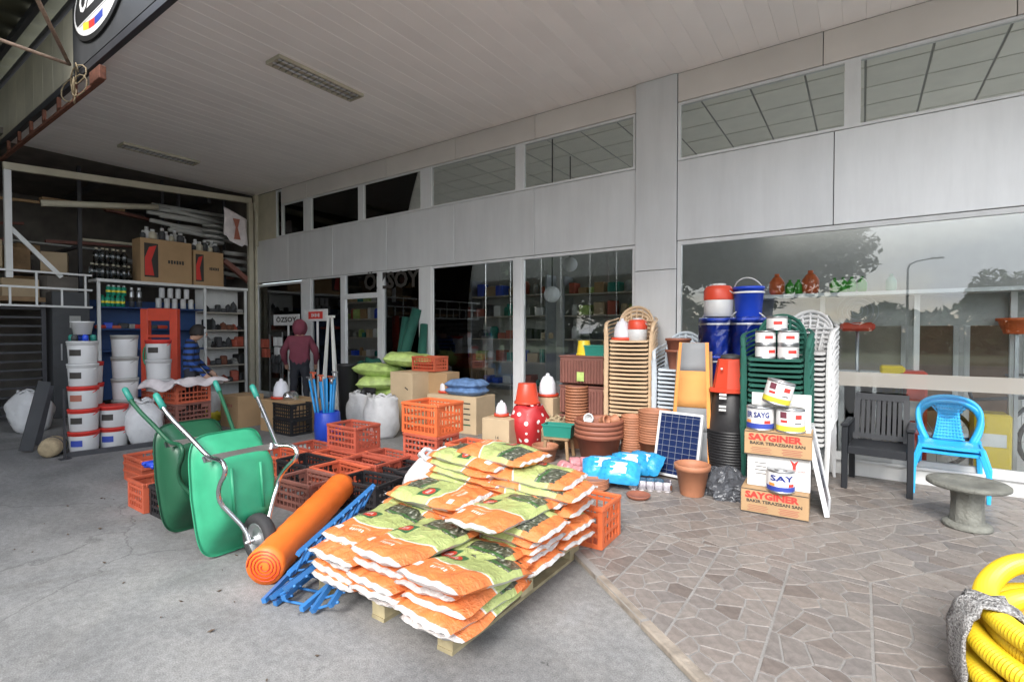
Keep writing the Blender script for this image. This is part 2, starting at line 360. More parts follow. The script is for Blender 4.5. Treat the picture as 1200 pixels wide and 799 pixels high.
gm=MB(); gm.add([(-200,-200,.004),(200,-200,.004),(200,-17.6,.004),(-200,-17.6,.004)],[(0,1,2,3)]); struct('verge',gm,'verge')
for nm_,col_ in (('cladding',(.70,.715,.73)),('alu_white',(.66,.67,.67)),('white_paint',(.70,.70,.68))):
    n=MATS[nm_].node_tree; b=n.nodes['Principled BSDF']; L=n.links.new; src=b.inputs['Base Color'].links[0].from_socket
    t=nd(n,'ShaderNodeTexCoord'); m1=nd(n,'ShaderNodeMapping'); m1.inputs['Scale'].default_value=(2.2,2.2,.25); z=nd(n,'ShaderNodeTexNoise'); z.inputs['Scale'].default_value=2.5; z.inputs['Detail'].default_value=7; z.inputs['Roughness'].default_value=.7
    L(t.outputs['Object'],m1.inputs[0]); L(m1.outputs[0],z.inputs['Vector']); mr=nd(n,'ShaderNodeMapRange'); mr.inputs[1].default_value=.36; mr.inputs[2].default_value=.60; mr.inputs[3].default_value=.945; mr.inputs[4].default_value=1.015; L(z.outputs[0],mr.inputs[0])
    v=nd(n,'ShaderNodeVectorMath',operation='SCALE'); L(src,v.inputs[0]); L(mr.outputs[0],v.inputs[3]); L(v.outputs[0],b.inputs['Base Color'])
# ---- paved terrace
XR=8.
terr=MB(); terr.prism([(-5.98,YF-.02),(XR,kerb_y(XR)+.02),(XR,YF-.02)],.0,SLAB-.005)
terrace=struct('terrace',terr,'grout')
def clip(poly,nx,ny,d):                 # keep nx*x+ny*y <= d
    out=[]
    for i in range(len(poly)):
        a=poly[i]; b=poly[(i+1)%len(poly)]; da=nx*a[0]+ny*a[1]-d; db=nx*b[0]+ny*b[1]-d
        if da<=0: out.append(a)
        if (da<0)!=(db<0) and abs(da-db)>1e-12:
            t=da/(da-db); out.append((a[0]+(b[0]-a[0])*t,a[1]+(b[1]-a[1])*t))
    return out
KL=math.hypot(.78,1.); KN=(-.78/KL,-1/KL)    # outward normal over the kerb
KD=-(2.94-.78*1.44)/KL
rs=random.Random(3)
def parea(p): return abs(sum(p[i][0]*p[(i+1)%len(p)][1]-p[(i+1)%len(p)][0]*p[i][1] for i in range(len(p))))/2
cells=[]
def strip_cells(region, seeds, wide):
    for i,s in enumerate(seeds):
        p=region
        for j,q in enumerate(seeds):
            if i==j: continue
            dx,dy=q[0]-s[0],q[1]-s[1]; L=math.hypot(dx,dy)
            if L>.55: continue
            nx,ny=dx/L,dy/L; p=clip(p,nx,ny,(nx*(s[0]+q[0])+ny*(s[1]+q[1]))/2-.0048)
            if len(p)<3: break
        if len(p)>=3 and parea(p)>.0012: cells.append(p)
BIG=[(-9,-9),(9,-9),(9,9),(-9,9)]
def base_region():
    p=clip(BIG,KN[0],KN[1],KD-.055); p=clip(p,0,1,YF-.06); return clip(p,1,0,3.6)
YB=3.75
for k in range(-4,12):
    x0=-.80+.43*k; p=clip(base_region(),0,1,YB-.006); p=clip(p,-1,0,-(x0+.007)); p=clip(p,1,0,x0+.43-.007)
    if len(p)<3 or parea(p)<.01: continue
    ys=[q[1] for q in p]; seeds=[]; y=min(ys)
    while y<max(ys)+.1:
        for c in (0,1,2):
            seeds.append((x0+.43*(c+.5)/3+rs.uniform(-.075,.075), y+rs.uniform(-.06,.06)+(.06 if c==1 else 0)))
        y+=.118
    strip_cells(p,seeds,0)
da=R(50); dx,dy=math.cos(da),math.sin(da); nx_,ny_=dy,-dx       # normal to the diagonal strips
for k in range(-14,10):
    x0=-.80+.43*k; d0=nx_*x0+ny_*YB; d1=nx_*(x0+.43)+ny_*YB
    p=clip(base_region(),0,-1,-(YB+.006)); p=clip(p,-nx_,-ny_,-(d0+.0065)); p=clip(p,nx_,ny_,d1-.0065)
    if len(p)<3 or parea(p)<.01: continue
    ts=[q[0]*dx+q[1]*dy for q in p]; t=min(ts); seeds=[]
    while t<max(ts)+.1:
        for c in (0,1):
            e=d0+(d1-d0)*(c+.5)/2+rs.uniform(-.07,.07); tt=t+rs.uniform(-.05,.05)+(.08 if c else 0)
            seeds.append((nx_*e+dx*tt, ny_*e+dy*tt))
        t+=.145
    strip_cells(p,seeds,0)
def stone(p,c,top):
    n=len(p); vs=[]; fs=[]
    for z,k in ((-.012,0.),(top-.0025,0.),(top,.004)):
        for q in p:
            d=math.hypot(q[0]-c[0],q[1]-c[1]) or 1; f=1-k/d; vs.append((q[0]-c[0])*f and ((q[0]-c[0])*f,(q[1]-c[1])*f,z) or (0,(q[1]-c[1])*f,z))
    for l in (0,1): fs += [(l*n+i,l*n+(i+1)%n,(l+1)*n+(i+1)%n,(l+1)*n+i) for i in range(n)]
    fs.append(tuple(range(2*n,3*n))); return vs,fs
def vis(c):
    v=Vector((c[0],c[1],SLAB))-EYE; d=v.dot(_fw)
    if d<.5: return -1
    u=600+F*v.dot(_rt)/d; w=399.5-F*v.dot(_up)/d
    return 1 if 640<u<1200 and w<800 else 0
cs=[]
for p in cells:
    c=(sum(q[0] for q in p)/len(p),sum(q[1] for q in p)/len(p)); v=Vector((c[0],c[1],SLAB))-EYE
    cs.append((-(parea(p)/max(.3,v.length)**3)*(1 if vis(c)>0 else .001),p,c))
cs.sort(key=lambda a:a[0]); rest=MB()
for i,(s,p,c) in enumerate(cs):
    top=-.001+rs.uniform(-.0012,.001); vs,fs=stone(p,c,top)
    if i<299:
        mb=MB(); mb.add(vs,fs); part('paving_stone',mb,'paving',terrace,(c[0],c[1],SLAB))
    else: rest.add(vs,fs,M=Matrix.Translation((c[0],c[1],SLAB)))
tag(part('paving_stones',rest,'paving',terrace),kind='stuff')
km=None
a0=Vector((-5.98,kerb_y(-5.98),0)); kd=Vector((1,-.78,0)).normalized(); L=0
while L<17.4:
    l=rs.uniform(.42,.6); mb=MB(); mb.box((l/2-.004,.03,SLAB/2),(l-.006,.06+rs.uniform(-.014,.012),SLAB-.003+rs.uniform(-.012,.0)),bev=.008)
    part('kerb_stone',mb,'kerb',terrace,a0+kd*L+Vector((0,0,0)),(rs.uniform(-.01,.01),0,math.atan2(kd.y,kd.x))); L+=l
# ================================================================== canopy
can=T('canopy','pale metal canopy roof over the shop forecourt with slatted ceiling','canopy',(0,0,ZC))
pm=MB(); pm.box((0,0,.011),(.199,YF-YE-.04,.022),bev=.003); pme=pm.mesh('ceiling_panel','ceiling_sheet')
x=-12.0+.1
while x<8: link('ceiling_panel',pme,can,(x,(YF+YE)/2,rs.uniform(0,.0012))); x+=.2
mb=MB(); mb.box((-2.,(YF+YE)/2,.095),(20.4,YF-YE+.02,.14)); part('roof_deck',mb,'ceiling_sheet',can)
mb=MB(); mb.box((-2.2,YE-.03,-.02),(20.6,.06,.09)); part('edge_trim',mb,'dark_metal',can)
x=-14.
while x<-8.4:
    mb=MB(); mb.box((.24,0,0),(.474,.03,.84),bev=.004); part('fascia_panel',mb,'cream',can,(x,YE-.04,.46)); x+=.48 if x+.48<-8.45 else .6
mb=MB(); mb.box((-3.0,YE-.04,.94),(22.,.09,.07)); part('top_rail',mb,'dark_metal',can)
mb=MB(); mb.box((-.17,YE-.045,.46),(16.3,.03,.84)); part('fascia_board',mb,'dark_grey',can)
# signboard and emblem
sg=T('emblem_sign','oval shop emblem with colour stripes on the dark canopy fascia','sign',(-7.35,YE-.075,ZC+.66))
def ell(a,b,n=40): return [(a*math.cos(2*PI*i/n),b*math.sin(2*PI*i/n)) for i in range(n)]
RX=Matrix.Rotation(PI/2,4,'X')
mb=MB(); mb.prism(ell(.86,.46),-.012,.012,M=RX); part('rim',mb,'black',sg)
mb=MB(); mb.prism(ell(.79,.40),.010,.016,M=RX); part('face',mb,'print_white',sg)
for i,(mm,u0,u1) in enumerate((('print_yellow',-.46,-.26),('red_print',-.26,-.06),('ink_blue',-.06,.2))):
    mb=MB(); f0=lambda u:-.215-.115*(1-(u/.6)**2); P=[(u0+(u1-u0)*k/6,f0(u0+(u1-u0)*k/6)) for k in range(7)]; P+= [(q[0],q[1]+.09) for q in P[::-1]]
    mb.prism(P,.015,.0175+i*.0003,M=RX); part('stripe',mb,mm,sg)
mb=MB(); mb.prism([(x_,max(-.16+.0*x_,y_)) for x_,y_ in ell(.74,.36)],.0155,.0185,M=RX); part('name_field',mb,'black',sg)
lettering('lettering','ÖZSOY',.34,'print_white',sg,(0,-.021,.06),(PI/2,0,0),bold=.012)
for dz_ in (-.175,): mb=MB(); mb.box((0,-.0195,dz_),(1.2,.002,.016)); part('rule',mb,'print_white',sg)
# rusty channel under the edge, rods and cord
rb=T('rusty_channel','rusty steel channel hanging below the canopy edge at upper left','beam',(-9.8,YE-.05,4.53))
mb=MB(); mb.box((0,0,0),(4.9,.05,.035)); mb.box((0,.03,.03),(4.9,.008,.06)); part('channel',mb,'rust',rb)
mb=MB(); mb.box((2.35,-.01,.06),(.34,.07,.16),bev=.01); part('end_plate',mb,'rust',rb)
for k in range(6):
    mb=MB(); mb.box((-1.9+.68*k,0,.11),(.05,.04,.2)); mb.box((-1.9+.68*k+.05,0,.05),(.12,.04,.015)); part('bracket',mb,'rust',rb)
n0=Vector((-8.32,YE-.1,4.97)); 
for q in ((38,-12),(-25,38)):
    e=YP(q[0],q[1],1.3); mb=MB(); mb.tube([n0,n0+(e-n0)*1.0],.022,8)
    one('stay_rod',mb,'pale_rust','thin rusty stay rod rising '+('steeply' if q[0]>0 else 'shallowly')+' from the canopy edge','rod',group='canopy stay rods')
cm=MB(); pts=[]
for i in range(60):
    a=i*.55; pts.append((-8.2+.25*math.sin(a*.31)+.18*math.cos(a), YE-.09-.02*math.sin(a*1.7), 4.79-.004*i+.13*math.sin(a)))
cm.tube(pts,.008,5); one('cord','CORD' and cm,'burlap','tangled pale cord tied around the rusty channel end','cord')
# upper awning beyond the fascia, stretched far out of view to shade the left
aw=T('upper_awning','dark olive corrugated awning sheet above the canopy fascia','awning',(-11,1.0,5.93))
mb=MB(); N=60
def awf(u,v): return (-8+u*15.2+0, -13.+v*14.4, .02*math.sin(u*2*PI*30)+.12*(1-v))
mb.grid(lambda u,v:awf(u*.725,v),290,1); part('sheet',mb,'olive',aw,solid=.01)
mb=MB(); mb.grid(lambda u,v:awf(.725+u*.275,v*.86),110,1); part('sheet',mb,'olive',aw,solid=.01)  # unseen right piece added for shade, cut short so light reaches the emblem
for y in (-12.5,-10.4,-8.4,-6.5,-4.6,-2.7,-.8,.95): mb=MB(); mb.box((-.4,y,-.06),(15.2,.06,.1)); part('purlin',mb,'dark_metal',aw)
for x in (-7.5,0.,7.0): mb=MB(); mb.bar((x,-12.6,-.05),(x,-12.6,-5.93),.14,.14); part('post',mb,'rust',aw)
# ceiling lamps
for X0,lab in ((-5.79,'recessed louvred strip light in the ceiling nearer the camera'),(-10.58,'recessed strip light in the ceiling at the far left end')):
    ft=T('ceiling_light',lab,'ceiling light',(X0,3.95,ZC-.022),group='unlit strip lights in the canopy ceiling')
    mb=MB()
    for sx in (-1,1): mb.box((sx*.135,0,0),(.02,1.22,.04))
    for sy in (-1,1): mb.box((0,sy*.6,0),(.25,.02,.04))
    mb.box((0,0,.019),(.25,1.18,.003)); part('housing',mb,'cream',ft)
    for sx in (-1,1): mb=MB(); mb.tube([(sx*.06,-.57,.0),(sx*.06,.57,.0)],.014,8); part('tube',mb,'white_plastic',ft)
    for k in range(14): mb=MB(); mb.box((0,-.54+k*.083,-.012),(.25,.006,.02)); part('louvre',mb,'chrome',ft)
# ================================================================== shop building
bld=T('shop_building','grey panelled shop front with tall glass windows under the canopy','building',(0,YF,0))
def bpart(name,mb,m): return part(name,mb,m,bld)
UB,UT,LT=3.76,4.43,2.69
def panel(x0,x1,z0,z1,m='cladding',y=-.02,name='cladding_panel'):
    mb=MB(); mb.box(((x0+x1)/2,y,(z0+z1)/2),(x1-x0-.008,.03,z1-z0-.008),bev=.003); return bpart(name,mb,m)
def back(x0,x1,z0,z1,y=.03,t=.04,m='joint',name='wall'):
    mb=MB(); mb.box(((x0+x1)/2,y,(z0+z1)/2),(x1-x0,t,z1-z0)); return bpart(name,mb,m)
XP0,XP1=Xf(745.5),Xf(793.5)
X302=Xf(302)
band=[X302]+[Xf(u) for u in (340,392,455,534,627)]+[XP0]
for a,b in zip(band,band[1:]): panel(a,b,LT+.035,UB-.03)
topl=[Xf(333),Xf(362),Xf(455),Xf(536),Xf(628),XP0]
for a,b in zip(topl,topl[1:]): panel(a,b,UT+.035,ZC-.002,'cladding_shaded')
bandr=[XP1,Xf(975),Xf(975)+2.0,Xf(975)+4.0,8.0]
for a,b in zip(bandr,bandr[1:]): panel(a,b,LT+.035,UB-.03)
topr=[XP1,Xf(961),Xf(1184),Xf(1184)+1.6,8.0]
for a,b in zip(topr,topr[1:]): panel(a,b,UT+.035,ZC-.002,'cladding_shaded')
back(X302,8,LT+.03,UB-.02,.05,.08); back(X302,8,UT+.03,ZC+.1,.05,.08)
ppx=[SLAB,2.37,ZC-.002]
for a,b in zip(ppx,ppx[1:]): panel(XP0,XP1,a,b,'cladding',-.045,'pillar_panel')
back(XP0+.01,XP1-.01,0,ZC,.02,.09,'joint','pillar_core')
def window(x0,x1,z0,z1,fr=.045,gm='glass',splits=(),fm='alu_white',y=0.,sub=()):
    mb=MB()
    mb.box(((x0+x1)/2,y,z0+fr/2),(x1-x0,.06,fr)); mb.box(((x0+x1)/2,y,z1-fr/2),(x1-x0,.06,fr))
    for x in (x0+fr/2,x1-fr/2): mb.box((x,y,(z0+z1)/2),(fr,.059,z1-z0-2*fr))
    w=bpart('window_frame',mb,fm); xs=[x0+fr]+list(splits)+[x1-fr]
    for a,b in zip(xs,xs[1:]):
        g=MB(); g.box(((a+b)/2,y,(z0+z1)/2),(b-a-(.003 if splits else 0),.008,z1-z0-2*fr)); part('pane',g,gm,w)
    return w
# upper row
ups=[(333,359,1),(366,423,0),(427,496,0),(506,607,0),(613,744.5,0)]
for a,b,k in ups: window(Xf(a),Xf(b),UB-.025,UT+.03,.03,'glass_upper')
for a,b in ((359,366),(423,427),(496,506),(607,613)): back(Xf(a),Xf(b),UB-.025,UT+.03,-.005,.05,'alu_white','mullion')
window(XP1+.005,Xf(990),UB-.025,UT+.03,.03,'glass_upper'); back(Xf(990),Xf(1001),UB-.025,UT+.03,-.005,.05,'alu_white','mullion')
window(Xf(1001),Xf(1001)+2.,UB-.025,UT+.03,.03,'glass_upper'); window(Xf(1001)+2.1,8,UB-.025,UT+.03,.03,'glass_upper')
back(Xf(304),Xf(326),UB-.02,ZC,.03,.05,'cream','wall'); back(X302-.02,Xf(304),0,ZC,-.02,.12,'cream','corner_post')
window(Xf(326),Xf(333),UB-.025,ZC-.02,.03,'glass_upper')
# lower row
SZ=.23
window(XP1+.005,3.2,SZ,LT+.03,.05); window(3.25,8,SZ,LT+.03,.05)
window(Xf(612),XP0-.005,SZ,LT+.03,.04,splits=[Xf(634),Xf(657),Xf(691),Xf(722)])
window(Xf(507),Xf(605),SZ,LT+.03,.04,splits=[Xf(524),Xf(542),Xf(569),Xf(598)])
back(Xf(605),Xf(612),0,LT+.03,-.005,.07,'alu_white','mullion'); back(Xf(494),Xf(507),0,LT+.03,-.005,.08,'alu_white','mullion')
back(Xf(507),XP0,0,SZ,.02,.09,'white_paint','base_wall'); back(XP1,8,0,SZ,.02,.09,'white_paint','base_wall')
mb=MB(); mb.box(((XP1+8)/2,-.04,SZ-.02),(8-XP1,.06,.03),bev=.004); bpart('sill',mb,'alu_white')
# frosted band on the big pane
fm=bpy.data.materials.new('frost_band'); fm.use_nodes=True; n=fm.node_tree; n.nodes.clear(); o=nd(n,'ShaderNodeOutputMaterial'); t1=nd(n,'ShaderNodeBsdfTransparent'); d1=nd(n,'ShaderNodeBsdfDiffuse'); d1.inputs[0].default_value=(.5,.47,.42,1); ms=nd(n,'ShaderNodeMixShader'); ms.inputs[0].default_value=.6
n.links.new(t1.outputs[0],ms.inputs[1]); n.links.new(d1.outputs[0],ms.inputs[2]); n.links.new(ms.outputs[0],o.inputs[0]); MATS['frost_band']=fm
mb=MB(); mb.box(((XP1+3.2)/2+.05,-.007,1.07),(3.2-XP1-.2,.002,.15)); bpart('frosted_strip',mb,'frost_band')
# entrance: post, side light, door opening with transom, glass leaf
back(Xf(356),Xf(366),0,LT+.03,-.005,.07,'alu_white','mullion')
window(X302+.03,Xf(356),.1,LT+.0,.05); window(Xf(366),Xf(402),.05,LT+.03,.035)
back(Xf(402),Xf(406),0,LT+.03,-.005,.06,'alu_white','door_jamb'); back(Xf(444),Xf(450),0,LT+.03,-.005,.06,'alu_white','door_jamb')
zt=YP(420,347,YF).z; back(Xf(406),Xf(444),zt-.05,zt+.03,-.005,.06,'alu_white','transom'); window(Xf(406),Xf(444),zt+.03,LT+.03,.02)
window(Xf(450),Xf(494),.05,LT+.03,.035)
xm=(Xf(430)+Xf(490))/2
lettering('lettering','ÖZSOY',.42,'ink',bld,(xm,-.03,LT-.17),(PI/2,0,0),bold=.012,fit=(Xf(488)-Xf(424)))
# ---- inside of the shop
def shell(name,mb,m): return bpart(name,mb,m)
YI=13.; 
XI=-17.
mb=MB(); mb.box(((XI+8)/2,(YI-YF)/2+.1,.05),(8-XI,YI-YF,.1)); shell('shop_floor',mb,'shop_floor')
mb=MB(); mb.box(((XI+8)/2,YI-YF+.1,1.95),(8-XI,.1,3.9)); shell('back_wall',mb,'shop_wall')
x=X302+.2
while x<8: mb=MB(); mb.box((x,YI-YF+.1,4.35),(.12,.12,.9)); shell('added_rear_mullion',mb,'alu_white'); x+=2.3  # unseen clerestory added in the back wall to light the ceiling tiles
mb=MB(); mb.box((XI+.1,(YI-YF)/2+.08,.3),(.1,YI-YF,.6)); shell('side_wall',mb,'shop_wall')  # low wall, left open above as an added daylight source for the left end
mb=MB(); mb.box((8.05,(YI-YF)/2+.08,.25),(.1,YI-YF,.5)); shell('side_wall',mb,'shop_wall')  # low wall out of view, left open above to let extra daylight in
mb=MB(); mb.box(((XI+8)/2,2.5,5.1),(8-XI,4.8,.1)); shell('roof_slab',mb,'shop_wall')  # stops short of the back wall: unseen roof slot added for daylight
mb=MB(); mb.box(((XI-1.5)/2,5.45,5.1),(-1.5-XI,1.09,.1)); shell('roof_slab',mb,'shop_wall')  # closes most of the added roof slot so the left bays stay darker
mb=MB(); mb.box(((XI-1.5)/2,YI-YF+.1,4.48),(-1.5-XI,.1,1.15)); shell('back_wall',mb,'shop_wall')  # closes the added clerestory on the left so those bays stay darker
mb=MB(); mb.box(((XI+8)/2,2.35,4.67),(8-XI-.3,4.4,.02)); shell('ceiling_grid',mb,'grid_metal')
tm=MB(); tm.box((0,0,0),(.576,.576,.012),bev=.004); tme=tm.mesh('ceiling_tile','ceiling_tile')
x=XI+.5
while x<7.8:
    for k in range(7): link('ceiling_tile',tme,bld,(x,.42+.6*k,4.652))
    x+=.6
# ================================================================== storage room at the left end
st=T('storage_bay','dark open storage bay at the end of the forecourt','building',(XL,0,0))
def sp(name,mb,m): return part(name,mb,m,st)
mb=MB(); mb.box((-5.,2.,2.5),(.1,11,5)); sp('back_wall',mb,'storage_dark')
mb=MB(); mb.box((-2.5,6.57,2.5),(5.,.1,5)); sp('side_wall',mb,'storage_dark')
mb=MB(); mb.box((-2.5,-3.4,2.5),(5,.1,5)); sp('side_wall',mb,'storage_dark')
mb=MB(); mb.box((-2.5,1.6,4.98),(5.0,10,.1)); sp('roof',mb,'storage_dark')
for k in range(5):
    mb=MB(); mb.bar((-.4,-2+k*1.9,4.6),(-4.8,-1.7+k*1.9,4.85),.07,.12); sp('rafter',mb,'dark_metal')
mb=MB(); mb.box((-2.6,1.,2.16),(4.4,4.6,.08)); sp('mezzanine_floor',mb,'wood')
# white gate frame
gf=T('gate_frame','white tubular gate frame across the storage bay opening','frame',(XL,2.15,0))
a=XP(8,195,XL); b=XP(296,236,XL); bs=a.z
def rel(p): return (p[0]-XL,p[1]-2.15,p[2])
mb=MB(); mb.bar(rel((XL,a.y-.05,a.z)),rel((XL,6.36,b.z-.0)),.09,.12); part('top_beam',mb,'cream',gf)
mb=MB(); c=XP(8,325,XL); mb.bar(rel((XL,a.y,a.z-.06)),rel((XL,a.y,c.z)),.09,.09); part('post',mb,'white_paint',gf)
mb=MB(); mb.bar(rel((XL,6.33,b.z-.06)),rel((XL,6.33,0)),.10,.10); part('post',mb,'cream',gf)
mb=MB(); p=XP(42,275,XL); q=XP(72,325,XL); mb.bar(rel(XP(10,265,XL)),rel(q),.045,.07); part('brace',mb,'white_paint',gf)
# pipe on the corner post
pp=MB(); pz=YP(300,250,YF-.1); pp.tube([(-11.72,6.3,4.6),(-11.72,6.3,4.45),(-11.66,6.28,4.38),(-11.6,6.28,4.3),(-11.6,6.28,3.55)],.03,8)
one('downpipe',pp,'cream','short cream downpipe on the corner post','pipe')
# ================================================================== trees, lamp across the road (pine and lamp seen in the glass, left row added)
def leaf_mat(name,c):
    m=bpy.data.materials.new(name); m.use_nodes=True; n=m.node_tree; b=n.nodes['Principled BSDF']; g=nd(n,'ShaderNodeNewGeometry')
    r=ramp(n,[(0,tuple(x*.6 for x in c)),(1,tuple(x*1.35 for x in c))]); n.links.new(g.outputs['Random Per Island'],r.inputs[0]); n.links.new(r.outputs[0],b.inputs['Base Color']); b.inputs['Roughness'].default_value=.6; MATS[name]=m
leaf_mat('pine_leaf',(.07,.09,.035)); leaf_mat('broad_leaf',(.07,.11,.035)); mat('bark',(.12,.085,.06),.9,var=.3,scale=8,bump=.5)
def tree(name,label,loc,h,rx,rz,n,lm,flat=.0,seed=1,group=None,ls=.28):
    r=random.Random(seed); t=T(name,label,'tree',loc,group=group); mb=MB()
    mb.tube([(0,0,-.1),(.05,.02,h*.3),(-.06,.05,h*.62),(0,0,h*.8)],[.26*h/8,.2*h/8,.15*h/8,.06*h/8],9)
    blobs=[]
    for k in range(14):
        a=r.uniform(0,2*PI); q=math.sqrt(r.random())*.72; c=Vector((rx*q*math.cos(a),rx*q*math.sin(a),h-rz+rz*r.uniform(-.55,.55)*(1-q*.6))); blobs.append((c,r.uniform(.34,.5)*rx))
        mb.tube([(0,0,h*.55),tuple(Vector((0,0,h*.6)).lerp(c,.5)),tuple(c)],[.09*h/8,.06*h/8,.02*h/8],5)
    part('trunk',mb,'bark',t); lf=MB(); vs=[]; fs=[]
    for i in range(n):
        c,br=blobs[i%len(blobs)]; d=Vector((r.gauss(0,1),r.gauss(0,1),r.gauss(0,1))).normalized()*br*(r.random()**.4); d.z*=rz/rx*1.1
        p=c+d; e=Euler((r.uniform(-.9,.9),r.uniform(-.9,.9),r.uniform(0,6.3))).to_matrix(); s=ls*r.uniform(.5,1.1); b=len(vs)
        for q in ((-1,0,0),(0,-.4,0),(1,0,0),(0,.4,0)): vs.append(p+e@(Vector(q)*s))
        fs.append((b,b+1,b+2,b+3))
    lf.add(vs,fs); part('crown',lf,lm,t); return t
tree('pine_tree','broad stone pine across the road, mirrored in the right-hand window',(-4.9,-14.6,0),8.8,5.6,3.5,15000,'pine_leaf',seed=4)
for k_,(x_,y_,h_,lab_) in enumerate(((-12.,-19.,9.,'leafy tree across the road mirrored beside the facade pillar'),(-17.5,-20.,10.,'tall leafy tree across the road, second from the pillar side'),(-23.,-19.5,9.6,'tall leafy tree across the road mirrored in the middle bays'),(-29.,-20.5,10.,'tall leafy tree across the road mirrored near the entrance'),(-36.,-20.,9.,'leafy tree farthest left across the road'))):
    tree('roadside_tree',lab_,(x_,y_,0),h_,3.9,h_*.46,6500,'broad_leaf',seed=20+k_,group='trees across the road',ls=.42)  # row added to block the sky mirrored in the left and middle panes
tree('roadside_tree','small leafy tree across the road mirrored at the right window edge',(6.5,-22,0),5.2,2.3,2.0,3500,'broad_leaf',seed=11)
hm=MB(); r=random.Random(5); vs=[]; fs=[]
for i in range(9000):
    x=r.uniform(-60,40); hh=2.6+1.1*math.sin(x*.35)+.8*math.sin(x*.9+1); p=Vector((x,-34+r.uniform(-1.5,1.5),r.uniform(.1,hh))); e=Euler((r.uniform(-1.2,1.2),r.uniform(-1.2,1.2),r.uniform(0,6.3))).to_matrix(); b=len(vs)
    for q in ((-1,0,0),(0,-.5,0),(1,0,0),(0,.5,0)): vs.append(p+e@(Vector(q)*.5))
    fs.append((b,b+1,b+2,b+3))
hm.add(vs,fs); tag(part('far_hedgerow',hm,'broad_leaf'),'dense green hedgerow far across the road','hedge',kind='stuff')
lp=T('street_lamp','tall street lamp with a curved arm mirrored in the right window','street lamp',(1.8,-18.2,0))
mb=MB(); mb.tube([(0,0,0),(0,0,4.6),(.06,0,4.8),(.3,0,4.95),(.9,0,5.05)],[.07,.045,.04,.035,.03],8); part('pole',mb,'steel',lp)
mb=MB(); mb.box((1.1,0,5.05),(.5,.16,.07),bev=.02); part('lamp_head',mb,'pvc_grey',lp)

# dry leaves and grit scattered on the ground
dm=MB(); r=random.Random(77)
for i in range(70):
    x=r.uniform(-6,-.6); y=r.uniform(.3,2.2); s_=r.uniform(.006,.022)
    if y>kerb_y(x)-.05 or (x>-3. and y>1.6): continue
    e=Euler((r.uniform(-.3,.3),r.uniform(-.3,.3),r.uniform(0,6.3))).to_matrix(); p=Vector((x,y,.004+s_*.25)); vs=[p+e@Vector(q) for q in ((-s_,0,0),(0,-s_*.5,.002),(s_,0,s_*.2),(0,s_*.5,.002))]+[p-Vector((0,0,.004+s_*.2))]
    dm.add(vs,[(0,1,2,3),(0,4,1),(1,4,2),(2,4,3),(3,4,0)])
tag(part('ground_litter',dm,'bark'),'small dry leaves and grit scattered on the concrete','litter',kind='stuff')
# ================================================================== builders
rr=random.Random(21)
def tri_noise(x,y,s=0.): return math.sin(x*7.1+s)*.5+math.sin(y*9.3+s*1.7+x*3.1)*.35+math.sin((x+y)*17.+s*2.3)*.15
def bag_mesh(name,L,W,Hh,seed,mats,nu=22,nv=14):
    mb=MB()
    def f(sg):
        def g(u,v):
            a=abs(2*u-1); b=abs(2*v-1); e=max(0.,(1-a**4.5))*max(0.,(1-b**3.2))
            x=(u-.5)*L*(1-.035*b**2*(1 if a>.6 else .3)); y=(v-.5)*W*(1-.06*a**6)
            w=tri_noise(u*2,v*2,seed)+.35*math.sin(u*23+v*9+seed*3)*math.sin(v*17-u*6+seed)+.22*math.sin(v*31+u*11+seed*5)*a
            z=sg*Hh*(.5 if sg>0 else .42)*(e**.55)*(1+.16*w)+.008*w*(1-e)+.004*math.sin(v*13+seed)*(a**8)+.003*math.sin(v*31+seed*2)*(a**8)
            return (x,y,z)
        return g
    mb.grid(f(1),nu,nv,0,uv=True); mb.grid(f(-1),nu,nv,1,uv=True)
    return mb.mesh(name,mats)
